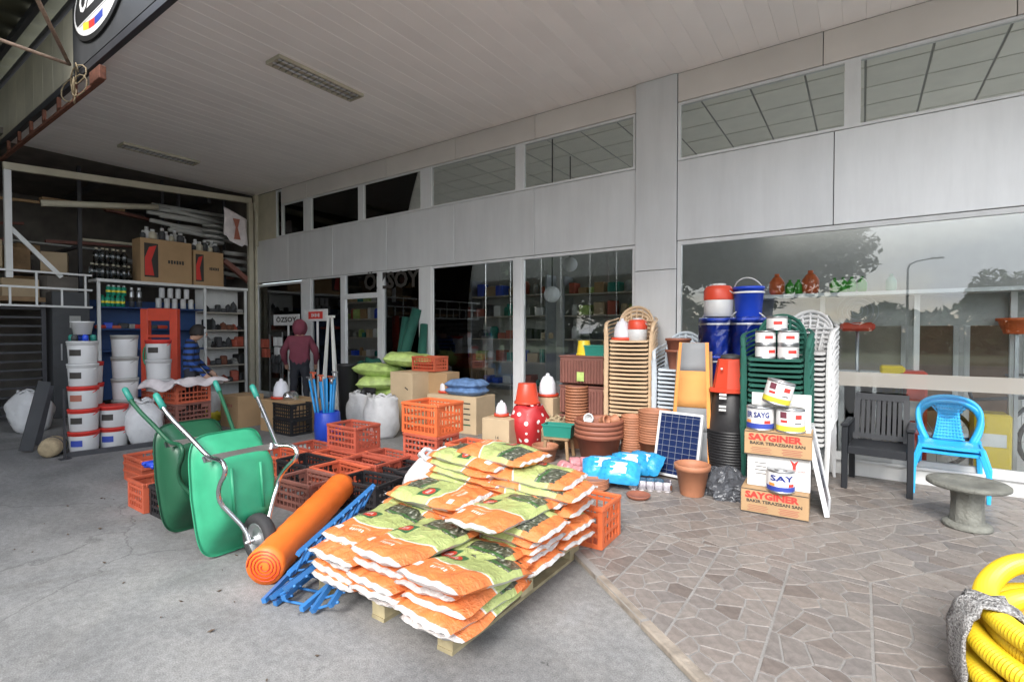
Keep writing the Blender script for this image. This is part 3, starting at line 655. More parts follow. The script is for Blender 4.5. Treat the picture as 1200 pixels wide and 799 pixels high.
def fert_mat():
    m=bpy.data.materials.new('fertiliser_print'); m.use_nodes=True; n=m.node_tree; b=n.nodes['Principled BSDF']; L=n.links.new
    uv=nd(n,'ShaderNodeUVMap'); sp_=nd(n,'ShaderNodeSeparateXYZ'); L(uv.outputs[0],sp_.inputs[0]); U,V=sp_.outputs[0],sp_.outputs[1]
    nz=nd(n,'ShaderNodeTexNoise'); nz.inputs['Scale'].default_value=22; nz.inputs['Detail'].default_value=4; L(uv.outputs[0],nz.inputs['Vector'])
    def mth(op,a,b_=None):
        x=nd(n,'ShaderNodeMath',operation=op)
        for i,s in enumerate((a,b_)):
            if s is None: continue
            if isinstance(s,(int,float)): x.inputs[i].default_value=s
            else: L(s,x.inputs[i])
        return x.outputs[0]
    def rng(s,a,b_): return mth('MULTIPLY',mth('GREATER_THAN',s,a),mth('LESS_THAN',s,b_))
    def mixc(base,fac,col):
        x=nd(n,'ShaderNodeMixRGB'); L(fac,x.inputs[0])
        if isinstance(base,tuple): x.inputs[1].default_value=(*base,1)
        else: L(base,x.inputs[1])
        if isinstance(col,tuple): x.inputs[2].default_value=(*col,1)
        else: L(col,x.inputs[2])
        return x.outputs[0]
    arc=mth('MULTIPLY',mth('SINE',mth('MULTIPLY',V,3.0)),.12)
    lo=mth('SUBTRACT',.40,arc); hi=mth('ADD',.80,mth('MULTIPLY',V,.10))
    c=mixc((.70,.20,.06),mth('MULTIPLY',mth('GREATER_THAN',U,lo),mth('LESS_THAN',U,hi)),(.40,.46,.17))
    rim=mth('MULTIPLY',mth('GREATER_THAN',U,lo),mth('LESS_THAN',U,mth('ADD',lo,.018))); c=mixc(c,rim,(.72,.70,.60))
    ph=ramp(n,[(.35,(.03,.035,.025)),(.55,(.10,.11,.07)),(.68,(.42,.42,.36))]); L(nz.outputs[0],ph.inputs[0])
    c=mixc(c,mth('MULTIPLY',rng(mth('ADD',U,mth('MULTIPLY',nz.outputs[0],.05)),.66,.89),rng(mth('ADD',V,mth('MULTIPLY',nz.outputs[0],.06)),.09,.70)),ph.outputs[0])
    c=mixc(c,mth('MULTIPLY',rng(U,.655,.69),rng(V,.06,.62)),(.05,.13,.04))
    bx=mth('MULTIPLY',rng(U,.41,.58),rng(V,.60,.90)); c=mixc(c,bx,(.04,.12,.05))
    du=mth('DIVIDE',mth('SUBTRACT',U,.495),.062); dv=mth('DIVIDE',mth('SUBTRACT',V,.75),.115)
    ov=mth('LESS_THAN',mth('ADD',mth('MULTIPLY',du,du),mth('MULTIPLY',dv,dv)),1.); c=mixc(c,ov,(.55,.05,.03))
    tx=mth('MULTIPLY',mth('MULTIPLY',rng(U,.475,.515),rng(V,.68,.82)),mth('GREATER_THAN',mth('SINE',mth('MULTIPLY',V,190.)),0.)); c=mixc(c,tx,(.75,.73,.68))
    t2=mth('MULTIPLY',mth('MULTIPLY',rng(U,.16,.195),rng(V,.40,.66)),mth('GREATER_THAN',mth('SINE',mth('MULTIPLY',V,150.)),-.3)); c=mixc(c,t2,(.75,.70,.6))
    t3=mth('MULTIPLY',mth('MULTIPLY',rng(U,.225,.245),rng(V,.36,.70)),mth('GREATER_THAN',mth('SINE',mth('MULTIPLY',V,240.)),.1)); c=mixc(c,t3,(.72,.55,.4))
    bar=mth('MULTIPLY',rng(U,.13,.20),rng(V,.80,.90)); c=mixc(c,bar,(.74,.73,.7))
    end=mth('ADD',mth('LESS_THAN',U,.028),mth('GREATER_THAN',U,.975)); c=mixc(c,end,(.53,.515,.50))
    L(c,b.inputs['Base Color']); b.inputs['Roughness'].default_value=.30; 
    t=nd(n,'ShaderNodeTexCoord'); z2=nd(n,'ShaderNodeTexNoise'); z2.inputs['Scale'].default_value=9; z2.inputs['Detail'].default_value=7; z2.inputs['Roughness'].default_value=.62; z2.inputs['Distortion'].default_value=1.6; L(t.outputs['Object'],z2.inputs['Vector'])
    bp=nd(n,'ShaderNodeBump'); bp.inputs['Strength'].default_value=.75; bp.inputs['Distance'].default_value=.035; L(z2.outputs[0],bp.inputs['Height']); L(bp.outputs[0],b.inputs['Normal']); MATS['fert_top']=m
    # underside: white with orange ends
    m=bpy.data.materials.new('fertiliser_back'); m.use_nodes=True; n=m.node_tree; b=n.nodes['Principled BSDF']; L=n.links.new
    uv=nd(n,'ShaderNodeUVMap'); sp_=nd(n,'ShaderNodeSeparateXYZ'); L(uv.outputs[0],sp_.inputs[0])
    r=ramp(n,[(0.,(.53,.515,.50)),(.03,(.53,.515,.50)),(.035,(.68,.19,.05)),(.13,(.68,.19,.05)),(.34,(.70,.19,.05)),(.36,(.52,.52,.49)),(.8,(.52,.52,.49)),(.84,(.72,.26,.08)),(1.,(.52,.49,.46))]); r.color_ramp.interpolation='CONSTANT'
    L(sp_.outputs[0],r.inputs[0]); L(r.outputs[0],b.inputs['Base Color']); b.inputs['Roughness'].default_value=.4
    t=nd(n,'ShaderNodeTexCoord'); z2=nd(n,'ShaderNodeTexNoise'); z2.inputs['Scale'].default_value=15; L(t.outputs['Object'],z2.inputs['Vector'])
    bp=nd(n,'ShaderNodeBump'); bp.inputs['Strength'].default_value=.6; bp.inputs['Distance'].default_value=.02; L(z2.outputs[0],bp.inputs['Height']); L(bp.outputs[0],b.inputs['Normal']); MATS['fert_back']=m
    m2=m.copy(); MATS['fert_back2']=m2; e=[x for x in m2.node_tree.nodes if x.type=='VALTORGB'][0].color_ramp.elements
    for q in e:
        if abs(q.position-.34)<.01: pass
        if .08<q.position<.35: q.color=(.47,.455,.44,1) if q.position<.2 else (.68,.19,.05,1)
fert_mat()
# ---------------------------------------------------------------- pallet and bags
KG=H/1.65
PX0,PX1,PY0,PY1=-2.84*KG,-1.67*KG,1.90*KG,3.30*KG
pal=T('pallet','weathered wooden pallet under the fertiliser bags','pallet',(PX0,PY0,0))
for k in range(9):
    mb=MB(); w=.105+rr.uniform(-.008,.01); mb.box(((PX1-PX0)/2,.06+k*(PY1-PY0-.12)/8,.118),(PX1-PX0+rr.uniform(-.01,.02),w,.022),bev=.003); part('deck_board',mb,'pallet_wood',pal)
for x in (.07,(PX1-PX0)/2,PX1-PX0-.07):
    mb=MB(); mb.box((x,(PY1-PY0)/2,.096),(.1,PY1-PY0,.02)); part('stringer_board',mb,'pallet_wood',pal)
    mb=MB(); mb.box((x,(PY1-PY0)/2,.010),(.1,PY1-PY0,.02)); part('bottom_board',mb,'pallet_wood',pal)
    for y in (.07,(PY1-PY0)/2,PY1-PY0-.07): mb=MB(); mb.box((x,y,.053),(.1,.13,.065)); part('block',mb,'pallet_wood',pal)
BAGS=[bag_mesh('bag_skin',.64+.02*(s%3),.405+.012*(s%2),.102,s*1.9,['fert_top','fert_back' if s%2 else 'fert_back2'],34,22) for s in range(8)]
PIT_=.0525; ZB=.129
def bag(x,y,layer,axis,label,flip=0,tilt=(0,0),dz=0.,da=0.):
    rz={'y':PI/2,'x':PI}[axis]+flip*PI+da+rr.uniform(-.07,.07)
    z=ZB+.038+layer*PIT_+dz
    x*=KG; y*=KG
    o=link('fertiliser_bag',BAGS[rr.randrange(8)],None,(x+rr.uniform(-.02,.02),y+rr.uniform(-.02,.02),z),(tilt[0]+rr.uniform(-.035,.035),tilt[1]+rr.uniform(-.035,.035),rz))
    return tag(o,label,'bag','bags of soil stacked on the pallet')
cols={ 'f':[(-2.54,2.15),(-2.17,2.12),(-1.79,2.09)], }
for li in range(5):
    for ci,(x,y) in enumerate(cols['f']):
        lab='soil bag in the front row, %s column, %s layer up from the pallet'%(['left','middle','right'][ci],['first','second','third','fourth','fifth'][li])
        if li==4: lab=['soil bag lying on top of the front row at its left end','soil bag lying on top of the front row in the middle','soil bag on top of the front row at its right end'][ci]
        dx_,dy_,da_,tl_,dz_=[(rr.uniform(-.035,.035),rr.uniform(-.05,.05),rr.uniform(-.1,.1),(0,0),0.)]*1 and (rr.uniform(-.035,.035),rr.uniform(-.055,.045),rr.uniform(-.11,.11),(0,0),0.)
        if li==4: dx_,dy_,da_,tl_,dz_=[(-.02,.05,.16,(.05,.03),-.012),(.02,.0,-.10,(-.03,.05),.022),(.05,-.02,.05,(0,.20),-.030)][ci]
        bag(x+dx_,y+dy_,li,'y',lab,0,tl_,dz_,da_)
for ri,(y,nl,nr) in enumerate(((2.66,7,7),(3.07,10,9))):
    for ci,x in enumerate((-2.47,-1.92)):
        for li in range(nl if ci==0 else nr):
            top=(li==(nl if ci==0 else nr)-1)
            lab='soil bag in the %s row, %s column, %s layer up from the pallet'%('middle' if ri==0 else 'rear',['left','right'][ci],['first']and ['first','second','third','fourth','fifth','sixth','seventh','eighth','ninth','tenth'][li])
            if top: lab=['soil bag on top of the middle step of the stack, left side','soil bag on top of the middle step of the stack, right side','topmost soil bag of the whole stack, at the rear left','soil bag on top of the rear row at its right end'][ri*2+ci]
            if top and ri==0: bag(x+.05,y-.08,li,'y' if ci else 'x',lab,0,(0,.0),.0)
            else: bag(x+(.035 if li%2 else -.03),y,li,'x',lab,1 if (ci==1) else 0,(0,(.05 if ci else -.05) if li>2 else 0))
bag(-2.25,3.12,10,'x','single soil bag lying across the top rear of the stack',1,(0,.0),-.005)
# ---------------------------------------------------------------- crates
CRM={}
def crate_meshes(L,W,Hh,m,ribs=9,rows=4):
    key=(L,W,Hh,m)
    if key in CRM: return CRM[key]
    t=.012; out={}
    mb=MB(); mb.box((0,0,.012),(L-.03,W-.03,.006))
    for k in range(5): mb.box((0,-W/2+W*(k+.5)/5,.006),(L-.04,.02,.012))
    out['base']=mb.mesh('base',m)
    mb=MB()
    for sy in (-1,1): mb.box((0,sy*(W/2-.010),Hh-.016),(L,.026,.032),bev=.005)
    for sx in (-1,1): mb.box((sx*(L/2-.010),0,Hh-.016),(.026,W-.046,.0318),bev=.005)
    out['rim']=mb.mesh('rim',m)
    def wall(len_,handle):
        mb=MB(); n=max(4,int(len_/.055))
        for k in range(n+1): mb.box((-len_/2+.012+k*(len_-.024)/n,0,Hh/2-.01),(.010 if 0<k<n else .034,.010 if 0<k<n else .016,Hh-.03))
        for k in range(rows):
            z=.018+k*(Hh-.075)/(rows-1); hh=.034 if k==0 else .022
            if handle and k==rows-1:
                for s in (-1,1): mb.box((s*len_*.36,0,z),(len_*.26,.0085,.045))
            else: mb.box((0,0,z),(len_-.02,.0085,hh))
        return mb
    out['long']=wall(L-.02,False).mesh('side_panel',m); out['short']=wall(W-.03,True).mesh('end_panel',m)
    CRM[key]=out; return out
def crate(x,y,z,m,label,group,L=.5,W=.35,Hh=.27,rz=0.,name='plastic_crate',anchor=True):
    ms=crate_meshes(L,W,Hh,m)
    off=Vector((-L/2,W/2,0)) if anchor else Vector((0,0,0)); off.rotate(Euler((0,0,rz)))
    t=T(name,label,'crate',(x+off.x,y+off.y,z),rz,group)
    link('base',ms['base'],t); link('rim',ms['rim'],t)
    for s in (-1,1): link('side_panel',ms['long'],t,(0,s*(W/2-.012),0)); link('end_panel',ms['short'],t,(s*(L/2-.012),0,0),(0,0,PI/2))
    return t
CG='plastic crates heaped in the middle of the forecourt'
def cr(u,v,z,m,label,rz=0.,**k):
    p=G(u,v,z); return crate(p.x,p.y,z,m,label,k.pop('group',CG),rz=rz,**k)
# heap in front of the wheelbarrow row
cr(362,606,0,'crate_brown','brown crate on the ground beside the wheelbarrow wheel',.05)
crate(-4.62*KG,2.98*KG,0,'black_plastic','black crate hidden behind the brown crate',CG,rz=.03)
crate(-5.18*KG,3.0*KG,0,'crate_orange','orange open crate behind the upright green wheelbarrow',CG,rz=.02)
crate(-4.06*KG,2.98*KG,0,'crate_orange','orange open crate half covered by the orange mesh roll',CG,rz=-.02)
crate(-4.60*KG,3.40*KG,0,'crate_orange','orange open crate in the middle of the low crate rows',CG,rz=.03)
crate(-5.18*KG,3.42*KG,0,'crate_red','dull red open crate at the left of the low crate rows',CG)
crate(-4.05*KG,3.40*KG,0,'crate_red','dull red open crate near the black crates',CG,rz=.04)
p=G(417,531,.27); crate(p.x,p.y,0,'crate_red','dull red crate supporting the tall red crate','crates under others',rz=.02)
crate(p.x,p.y,.272,'crate_red','tall dull red crate standing on the low crate rows',CG,rz=.02)
crate(p.x+.54,p.y+.02,0,'crate_red','dull red open crate right of the tall red crate',CG,rz=.0)
crate(p.x+.92,p.y-.10,0,'black_plastic','black open crate right of the low red crates',CG,rz=.05,Hh=.24)
crate(-3.52*KG,2.95*KG,0,'black_plastic','black crate with teal scraps behind the blue racks',CG,rz=.1,Hh=.26)
crate(-3.3*KG,3.4*KG,0,'black_plastic','black crate just left of the white sack',CG,rz=-.04,Hh=.26)
# pile with the big orange crate
p=G(512,513,.5); crate(p.x,p.y,.0,'crate_red','dull red crate at the bottom under the big orange crate','crates under others',Hh=.25)
crate(p.x,p.y,.25,'crate_red','dull red crate directly under the big orange crate',CG,Hh=.25)
crate(p.x,p.y,.50,'crate_bright','big bright orange crate on top of two red crates',CG,L=.52,W=.42,Hh=.33)
crate(p.x+.56,p.y+.05,0,'crate_red','dull red crate lying low behind the white sack',CG,Hh=.25); crate(p.x+.56,p.y+.05,.25,'crate_orange','orange crate in the pile between the big crate and the black tray',CG,Hh=.2)
q=G(600,540,.38); crate(q.x,q.y,gz(q)*0+.0,'black_plastic','black crate below the wide black tray','crates under others',L=.6,W=.4,Hh=.24)
crate(q.x,q.y,.24,'black_plastic','wide black tray crate behind the topmost soil bag',CG,L=.6,W=.4,Hh=.17)
p=G(706,646,SLAB); crate(p.x,p.y,SLAB,'crate_bright','orange red crate on the paving beside the soil bags','crate by the bags',L=.5,W=.36,Hh=.30,rz=.03)
# left: by the dark wheelbarrow
LG='plastic crates at the left of the wheelbarrows'
p=G(168,603,0); crate(p.x,p.y,0,'crate_orange','orange crate nearest the camera left of the dark wheelbarrow',LG,L=.36,W=.5,Hh=.26)
p=G(150,575,0)
for k in range(3): crate(p.x,p.y+.12,.075*k,'crate_orange',['lowest','middle','topmost'][k]+' shallow orange tray crate behind the nearest orange crate',LG,L=.5,W=.62,Hh=.12 if k<2 else .12)
p=G(193,612,0); crate(p.x,p.y,0,'black_plastic','black crate beside the dark green wheelbarrow',LG,L=.32,W=.5,Hh=.26)
mb=MB(); q=G(158,560,.2)
for i in range(9): mb.tube([(rr.uniform(-.15,.15),rr.uniform(-.2,.2),rr.uniform(0,.05)) for _ in range(4)],.02,6)
one('blue_net',mb,'blue_plastic','crumpled blue netting inside the orange tray crate','netting',(q.x-.1,q.y+.3,.245))
# ---------------------------------------------------------------- wheelbarrows
def wheelbarrow(label,tray_m,tube_m,lip,az,lean=29.):
    t=T('wheelbarrow',label,'wheelbarrow',group='wheelbarrows standing upright on the concrete')
    # tray : rings (x0,x1,half width,z)
    mb=MB(); rings=[(-.20,.18,.20,.30),(-.24,.22,.22,.31),(-.37,.38,.255,.48),(-.42,.47,.27,.555),(-.43,.49,.285,.56),(-.43,.49,.285,.545)]
    n=40; vs=[]; fs=[]
    for x0,x1,hw,z in rings:
        for k in range(n):
            a=2*PI*k/n; ca,sa=math.cos(a),math.sin(a); pw=.38
            cx=math.copysign(abs(ca)**pw,ca); cy=math.copysign(abs(sa)**pw,sa)
            taper=1-.10*max(0,cx); vs.append(((x0+x1)/2+(x1-x0)/2*cx, hw*cy*taper, z))
    for i in range(len(rings)-1):
        for k in range(n): fs.append((i*n+k,i*n+(k+1)%n,(i+1)*n+(k+1)%n,(i+1)*n+k))
    fs.append(tuple(range(n))[::-1]); mb.add(vs,fs,0,True)
    tr=part('tray',mb,tray_m,t,solid=.004)
    for y in (-.11,.11): mb=MB(); mb.tube([(-.17,y,.292),(.17,y,.292)],.012,6); part('pressed_rib',mb,tray_m,tr)
    mb=MB(); mb.box((-.265,0,.335),(.05,.56,.006),rot=(0,R(30),0)); part('rear_strap',mb,'chrome',t)
    for s in (-1,1):
        P=[(-.72,s*.365,.76),(-.60,s*.35,.66),(-.40,s*.29,.43),(-.31,s*.265,.335),(-.27,s*.25,.28),(-.27,s*.265,.16),(-.255,s*.27,.08),(-.21,s*.27,.05),(-.16,s*.265,.08),(-.10,s*.25,.18),(-.02,s*.23,.26),(.06,s*.21,.275),(.14,s*.16,.255),(.27,s*.085,.21),(.38,s*.075,.18)]
        # smooth the path
        Q=[Vector(P[0])]
        for a,b in zip(P,P[1:]):
            a=Vector(a); b=Vector(b); Q+= [a.lerp(b,.25),a.lerp(b,.75)]
        Q.append(Vector(P[-1])); mb=MB(); mb.tube(Q,.0165,10); f=part('handle_tube',mb,tube_m,t)
        mb=MB(); mb.tube([(-.765,s*.368,.80),(-.755,s*.367,.79),(-.66,s*.357,.71)],[.019,.024,.023],10); part('grip',mb,'teal',f)
    mb=MB(); mb.tube([(.36,-.11,.18),(.36,.11,.18)],.011,8); part('axle',mb,'steel',t)
    RW=Matrix.Translation((.36,0,.18))@Matrix.Rotation(PI/2,4,'X')
    mb=MB(); prof=[(.115,-.032),(.135,-.044),(.165,-.04),(.178,-.022),(.181,0),(.178,.022),(.165,.04),(.135,.044),(.115,.032),(.11,0)]
    mb.lathe(prof+[prof[0]],28,M=RW,cap=(False,False)); w=part('wheel',mb,'rubber',t)
    mb=MB(); mb.lathe([(.02,-.05),(.03,-.05),(.035,-.02),(.09,-.012),(.105,-.03),(.118,-.034),(.118,.034),(.105,.03),(.09,.012),(.035,.02),(.03,.05),(.02,.05)],24,M=RW); part('wheel_rim',mb,'steel',w)
    th=R(lean)
    # local x -> down, local z -> away (horizontal), then lean
    away=Vector((math.cos(az),math.sin(az),0)); up=Vector((0,0,1))
    upv=(up*math.cos(th)+away*math.sin(th)); X=-upv; Zl=(away*math.cos(th)-up*math.sin(th)); Yl=Zl.cross(X)
    Mr=Matrix((X,Yl,Zl)).transposed().to_4x4()
    lp=Mr@Vector((.49,0,.555)); loc=Vector((lip.x,lip.y,.0))-lp; loc.z=-(Mr@Vector((.70,0,.18))).z if False else -min((Mr@Vector((.488,0,.555))).z,(Mr@Vector((.36,0,.18))).z-.181)+.002
    t.matrix_world=Matrix.Translation(loc)@Mr; t.scale=(.93,.93,.93); t.location.z*=.93; return t
wheelbarrow('upright bright green wheelbarrow with chrome handles and grey wheel','bright_green','chrome',G(272,644,0),PI+.02,7)
wheelbarrow('upright dark green wheelbarrow behind the bright green one','dark_green','dark_green',G(228,616,0),PI+.02,8)
# ---------------------------------------------------------------- orange mesh roll
a=G(310,664,.118); b=DP(400,569,4.45)
mb=MB(); ax=(b-a); ln=ax.length; n=26
mb.tube([(0,0,0)]+[(0,0,ln*k/n) for k in range(n+1)]+[(0,0,ln)],[.03]+[.118+.0025*math.sin(k*2.1) for k in range(n+1)]+[.03],24,cap=False)
o=one('mesh_roll',mb,'orange_roll','thick bright orange roll of plastic mesh leaning on the crates','roll'); o.location=a; o.rotation_euler=ax.to_track_quat('Z','Y').to_euler()
mb=MB(); sp_pts=[(.11*(1-k/70)*math.cos(k*.45),.11*(1-k/70)*math.sin(k*.45),-.004) for k in range(58)]; mb.tube(sp_pts,.004,4); part('wound_edge',mb,'red_plastic',o)
# ---------------------------------------------------------------- blue steel racks
def rack(label,a,b,width,tines,side):
    t=T('blue_rack',label,'rack',a,group='blue steel racks heaped beside the orange roll')
    d=(b-a); ln=d.length; dx_=d.normalized(); sd=side-dx_*side.dot(dx_); sd.normalize(); nn=dx_.cross(sd)
    for k in (0,1): mb=MB(); mb.bar(sd*(width*k),d+sd*(width*k),.028,.028,upv=nn); part('rail',mb,'rack_blue',t)
    for k in range(tines):
        p=d*((k+.5)/tines); mb=MB(); mb.tube([p+sd*(-.02)+nn*.018,p+sd*(.0)+nn*.018,p+sd*width*.5+nn*.018,p+sd*width+nn*.018,p+sd*(width+.025)+nn*.018],.008,6); part('rung',mb,'rack_blue',t)
    return t
rt=_rt.copy(); vt=Vector((0,0,1))
A=lambda u,v,z: G(u,v,z)
rack('blue rack with long rails lying lowest and nearest the camera',A(322,707,.02),A(452,604,.17),.20,9,rt+vt*.1)
rack('blue rack lying on the lowest rack, rungs pointing up',A(318,700,.06),A(440,606,.22),.15,10,rt+vt*.7)
rack('blue rack tilted against the orange roll',A(338,672,.16),A(428,588,.30),.16,9,rt*.6+vt)
rack('blue rack at the rear of the heap against the black crates',A(396,652,.16),A(472,586,.30),.2,8,rt+vt*.5)
rack('blue rack at the left front edge of the heap',A(309,704,.03),A(392,618,.14),.13,9,rt+vt*.25)
rack('blue rack tilted up in front of the soil bags',A(366,716,.03),A(418,640,.2),.14,7,rt*.5+vt*.3)
# ---------------------------------------------------------------- sacks
def sack_mb(h,r,seed,sx=1.,sy=1.,pinch=.45,seg=22,rows=14,tie=False,flop=0.):
    mb=MB(); vs=[]; fs=[]
    for j in range(rows+1):
        f=j/rows; rad=r*(.80+.35*math.sin(min(1,f*1.25)*PI*.72)) if f<.75 else r*(1.05-(f-.75)/.25*(1.05-pinch))
        if j==0: rad*=.9
        for k in range(seg):
            a=2*PI*k/seg; sq=1/max(abs(math.cos(a)),abs(math.sin(a)))**.45
            w=1+.07*math.sin(3*a+seed+f*4)+.045*math.sin(7*a+seed*2+f*9)+.03*math.sin(13*a-f*14+seed)
            vs.append((rad*sq*w*math.cos(a)*sx+flop*f*f, rad*sq*w*math.sin(a)*sy, h*f+.018*math.sin(5*a+seed)*f))
    for j in range(rows):
        for k in range(seg): fs.append((j*seg+k,j*seg+(k+1)%seg,(j+1)*seg+(k+1)%seg,(j+1)*seg+k))
    fs.append(tuple(range(seg))[::-1]); fs.append(tuple(rows*seg+k for k in range(seg)))
    mb.add(vs,fs,0,True); return mb
def sack(u,v,z,h,r,label,m='sack_white',group=None,seed=1.,p=None,**k):
    p=p or G(u,v,z); t=T('sack',label,'sack',(p.x,p.y,z),rr.uniform(-.3,.3),group); part('body',sack_mb(h,r,seed,**k),m,t)
    mb=MB(); mb.tube([(r*.62*math.cos(a)*k.get('sx',1),r*.62*math.sin(a)*k.get('sy',1),h+.01+.02*math.sin(a*5)) for a in [i*2*PI/24 for i in range(24)]],.02,6,closed=True); part('rolled_top',mb,m,t); return t
sack(0,0,0,.56,.22,'crumpled white plastic sack behind the soil bags','sack_white',p=G(512,612,0),seed=2.,pinch=.5)
mb=MB(); 
for i in range(4): mb.tube([(rr.uniform(-.1,.1),rr.uniform(-.1,.1),.02+.05*j+rr.uniform(-.03,.03)) for j in range(4)],[.05,.07,.05,.03],8)
# ================================================================== pots
def pot_mesh(name,rt_,rb,h,m,rim=.03,seg=26,t=.010):
    mb=MB(); rimr=rt_*1.06
    prof=[(rb*.98,0),(rb,.004),(rt_*.955,h-rim),(rimr,h-rim+.002),(rimr,h-.004),(rimr-.006,h),(rt_-t,h),(rt_-t-.004,h-rim),(rb-t,.02),(.001,.02)]
    mb.lathe(prof,seg,cap=(True,False)); return mb.mesh(name,m)
def pot(x,y,z,me,label,group=None,rot=None,name='flower_pot',cat='pot'):
    o=link(name,me,None,(x,y,z),rot or (0,0,rr.uniform(0,6))); return tag(o,label,cat,group)
def on(u,Y): d=ray(u,388); return Vector((d.x*Y/d.y,Y,SLAB))
# single pot in front of the solar panel
p=G(810,580,SLAB); pot(p.x,p.y+.03,SLAB,pot_mesh('pot_skin',.155,.105,.29,'terracotta',.05),'single terracotta pot standing in front of the solar panel')
# inverted black pots with a red one on top
p=on(857,5.72); bp_=pot_mesh('pot_skin',.235,.175,.42,'black_plastic',.03)
for k in range(17):
    pot(p.x,p.y,SLAB+.43+k*.0285,bp_,nthb(k,'upturned black pot')+' of the tall nested stack','black pots nested upside down',(PI,0,0))
def octpot(label,x,y,z):
    t=T('red_planter',label,'pot',(x,y,z)); mb=MB(); mb.lathe([(.215,0),(.235,.004),(.235,.03),(.185,.04),(.135,.34),(.12,.35)],8,smooth=False); part('body',mb,'red_plastic',t); mb=MB(); mb.lathe([(.115,.348),(.095,.385),(.05,.40)],20); part('base_dish',mb,'dark_grey',t)
    mb=MB(); mb.lathe([(.012,0),(.012,.02)],8,M=Matrix.Translation((-.055,-.165,.25))@Matrix.Rotation(PI/2,4,'X')); part('sticker',mb,'print_white',t)
octpot('upturned red faceted planter on top of the black pots',p.x,p.y,SLAB+.43+16*.0285+.002)
for k,zz in enumerate((.72,.755,.84,.875)):
    mb=MB(); mb.box((0,0,0),(.07,.002,.022)); tg=one('price_label',mb,'print_white',('upper' if k>1 else 'lower')+' white price sticker strip on the black pots, '+('top' if k%2 else 'bottom')+' line','label',(p.x-.03,p.y-.245+.002*k+(.008 if k>1 else -.002),SLAB+zz))
# terracotta stacks
def pot_stack(u,Y,rt_,rb,h,n,dz,label,group,m='terracotta',z0=SLAB,p=None,inv=False):
    p=p or on(u,Y); me=pot_mesh('pot_skin',rt_,rb,h,m,.028)
    for k in range(n): pot(p.x,p.y,z0+k*dz+(h if inv else 0),me,nthb(k,label[0])+' '+label[1],group,(PI if inv else 0,0,rr.uniform(0,6)))
    return p
TG='terracotta pots in nested stacks'
p1_=pot_stack(676,5.95,.145,.115,.20,17,.038,('terracotta pot','of the tall stack beside the brown planters'),TG+' a')
pot_stack(741,5.55,.115,.085,.17,15,.028,('slim terracotta pot','of the stack in front of the tan chairs'),TG+' b')
pot_stack(768,5.6,.175,.13,.30,13,.028,('wider terracotta pot','of the stack left of the lounger'),TG+' c')
p2_=on(702,5.35); me=pot_mesh('pot_skin',.265,.19,.36,'terracotta_dark',.05)
for k in range(4): pot(p2_.x,p2_.y,SLAB+k*.052,me,nthb(k,'very large rimmed terracotta pot')+' behind the blue packs','large rimmed pots')
zt_=SLAB+3*.052+.36
# bits lying in the top large pot
for k,(dx_,dy_,m_,lab) in enumerate(((-.11,.02,'white_plastic','white plastic scoop lying in the large terracotta pot'),(.04,-.03,'terracotta','small terracotta pot lying in the large pot, left one'),(.15,.0,'terracotta','small terracotta pot lying in the large pot, right one'))):
    o=pot(p2_.x+dx_,p2_.y+dy_,zt_-.02,pot_mesh('pot_skin',.06,.045,.09,m_,.02,14),lab,None,(1.3,.3,k*1.3))
q=on(639,5.1); pot(q.x,q.y,SLAB,pot_mesh('pot_skin',.15,.11,.19,'terracotta',.04),'squat terracotta pot right of the black tray crate')
def dish(u,v,r,label,n=1,m='terracotta_dark',z=SLAB):
    p=G(u,v,z)
    for k in range(n):
        mb=MB(); mb.lathe([(r*.8,0),(r*.95,.018),(r,.035),(r*.97,.035),(r*.9,.02),(.001,.01)],24,cap=(True,False)); one('plant_saucer',mb,m,label if n==1 else nthb(k,label),'saucer',(p.x,p.y,z+.016*k),group='terracotta plant saucers')
dish(748,583,.11,'small terracotta saucer lying flat on the paving')
dish(694,572,.165,'wide brown saucer behind the orange red crate',6,'terracotta')
# ---------------------------------------------------------------- packs on the paving
def roll_pack(u,v,label,m,r=.075,l=.3,rz=0.,z=SLAB,n=3):
    p=G(u,v,z); t=T('twine_rolls',label,'rolls',(p.x,p.y,z),rz,'pink wrapped rolls on the paving')
    for k in range(n):
        mb=MB(); x0=-l/2+l*k/n; mb.lathe([(r*.5,0),(r*.96,.006),(r,.02),(r*.98,l/n*.5),(r,l/n-.02),(r*.96,l/n-.006),(r*.5,l/n)],18,M=Matrix.Translation((x0,0,r))@Matrix.Rotation(PI/2,4,'Y')); part('roll',mb,m,t)
mat('pink_wrap',(.58,.25,.27),.35,var=.3,scale=30,rnd=.1); mat('blue_wrap',(.03,.30,.58),.3,var=.25,scale=18,rnd=.1,bump=.4,bscale=20); mat('white_wrap',(.66,.62,.64),.35,var=.3,scale=40)
roll_pack(686,551,'pink wrapped rolls nearest the large rimmed pots','pink_wrap',.075,.36,.7); roll_pack(664,556,'pink wrapped roll pair left of the saucer pile','pink_wrap',.07,.2,-.5,n=2)
roll_pack(678,560,'pink wrapped roll between the other pink rolls and the saucers','pink_wrap',.065,.13,-.3,n=1)
pk=bag_mesh('pack_skin',.40,.26,.17,3.3,['blue_wrap','blue_wrap'],14,10)
for k,(u,v,rz,tl,lab) in enumerate(((702,568,.5,.6,'blue plastic pack leaning at the left of the blue packs'),(722,574,.2,.75,'blue plastic pack in front, nearest the saucer'),(735,563,.3,.7,'blue plastic pack in the middle rear'),(752,562,-.2,.75,'blue plastic pack at the right beside the solar panel'))):
    p=G(u,v,SLAB); o=link('blue_pack',pk,None,(p.x,p.y+.08,SLAB+.155),(tl,0,rz)); tag(o,lab,'pack','blue plastic packs on the paving')
    mb=MB(); mb.box((0,0,.086),(.16,.12,.003),bev=.001); part('print_panel',mb,'print_white',o)
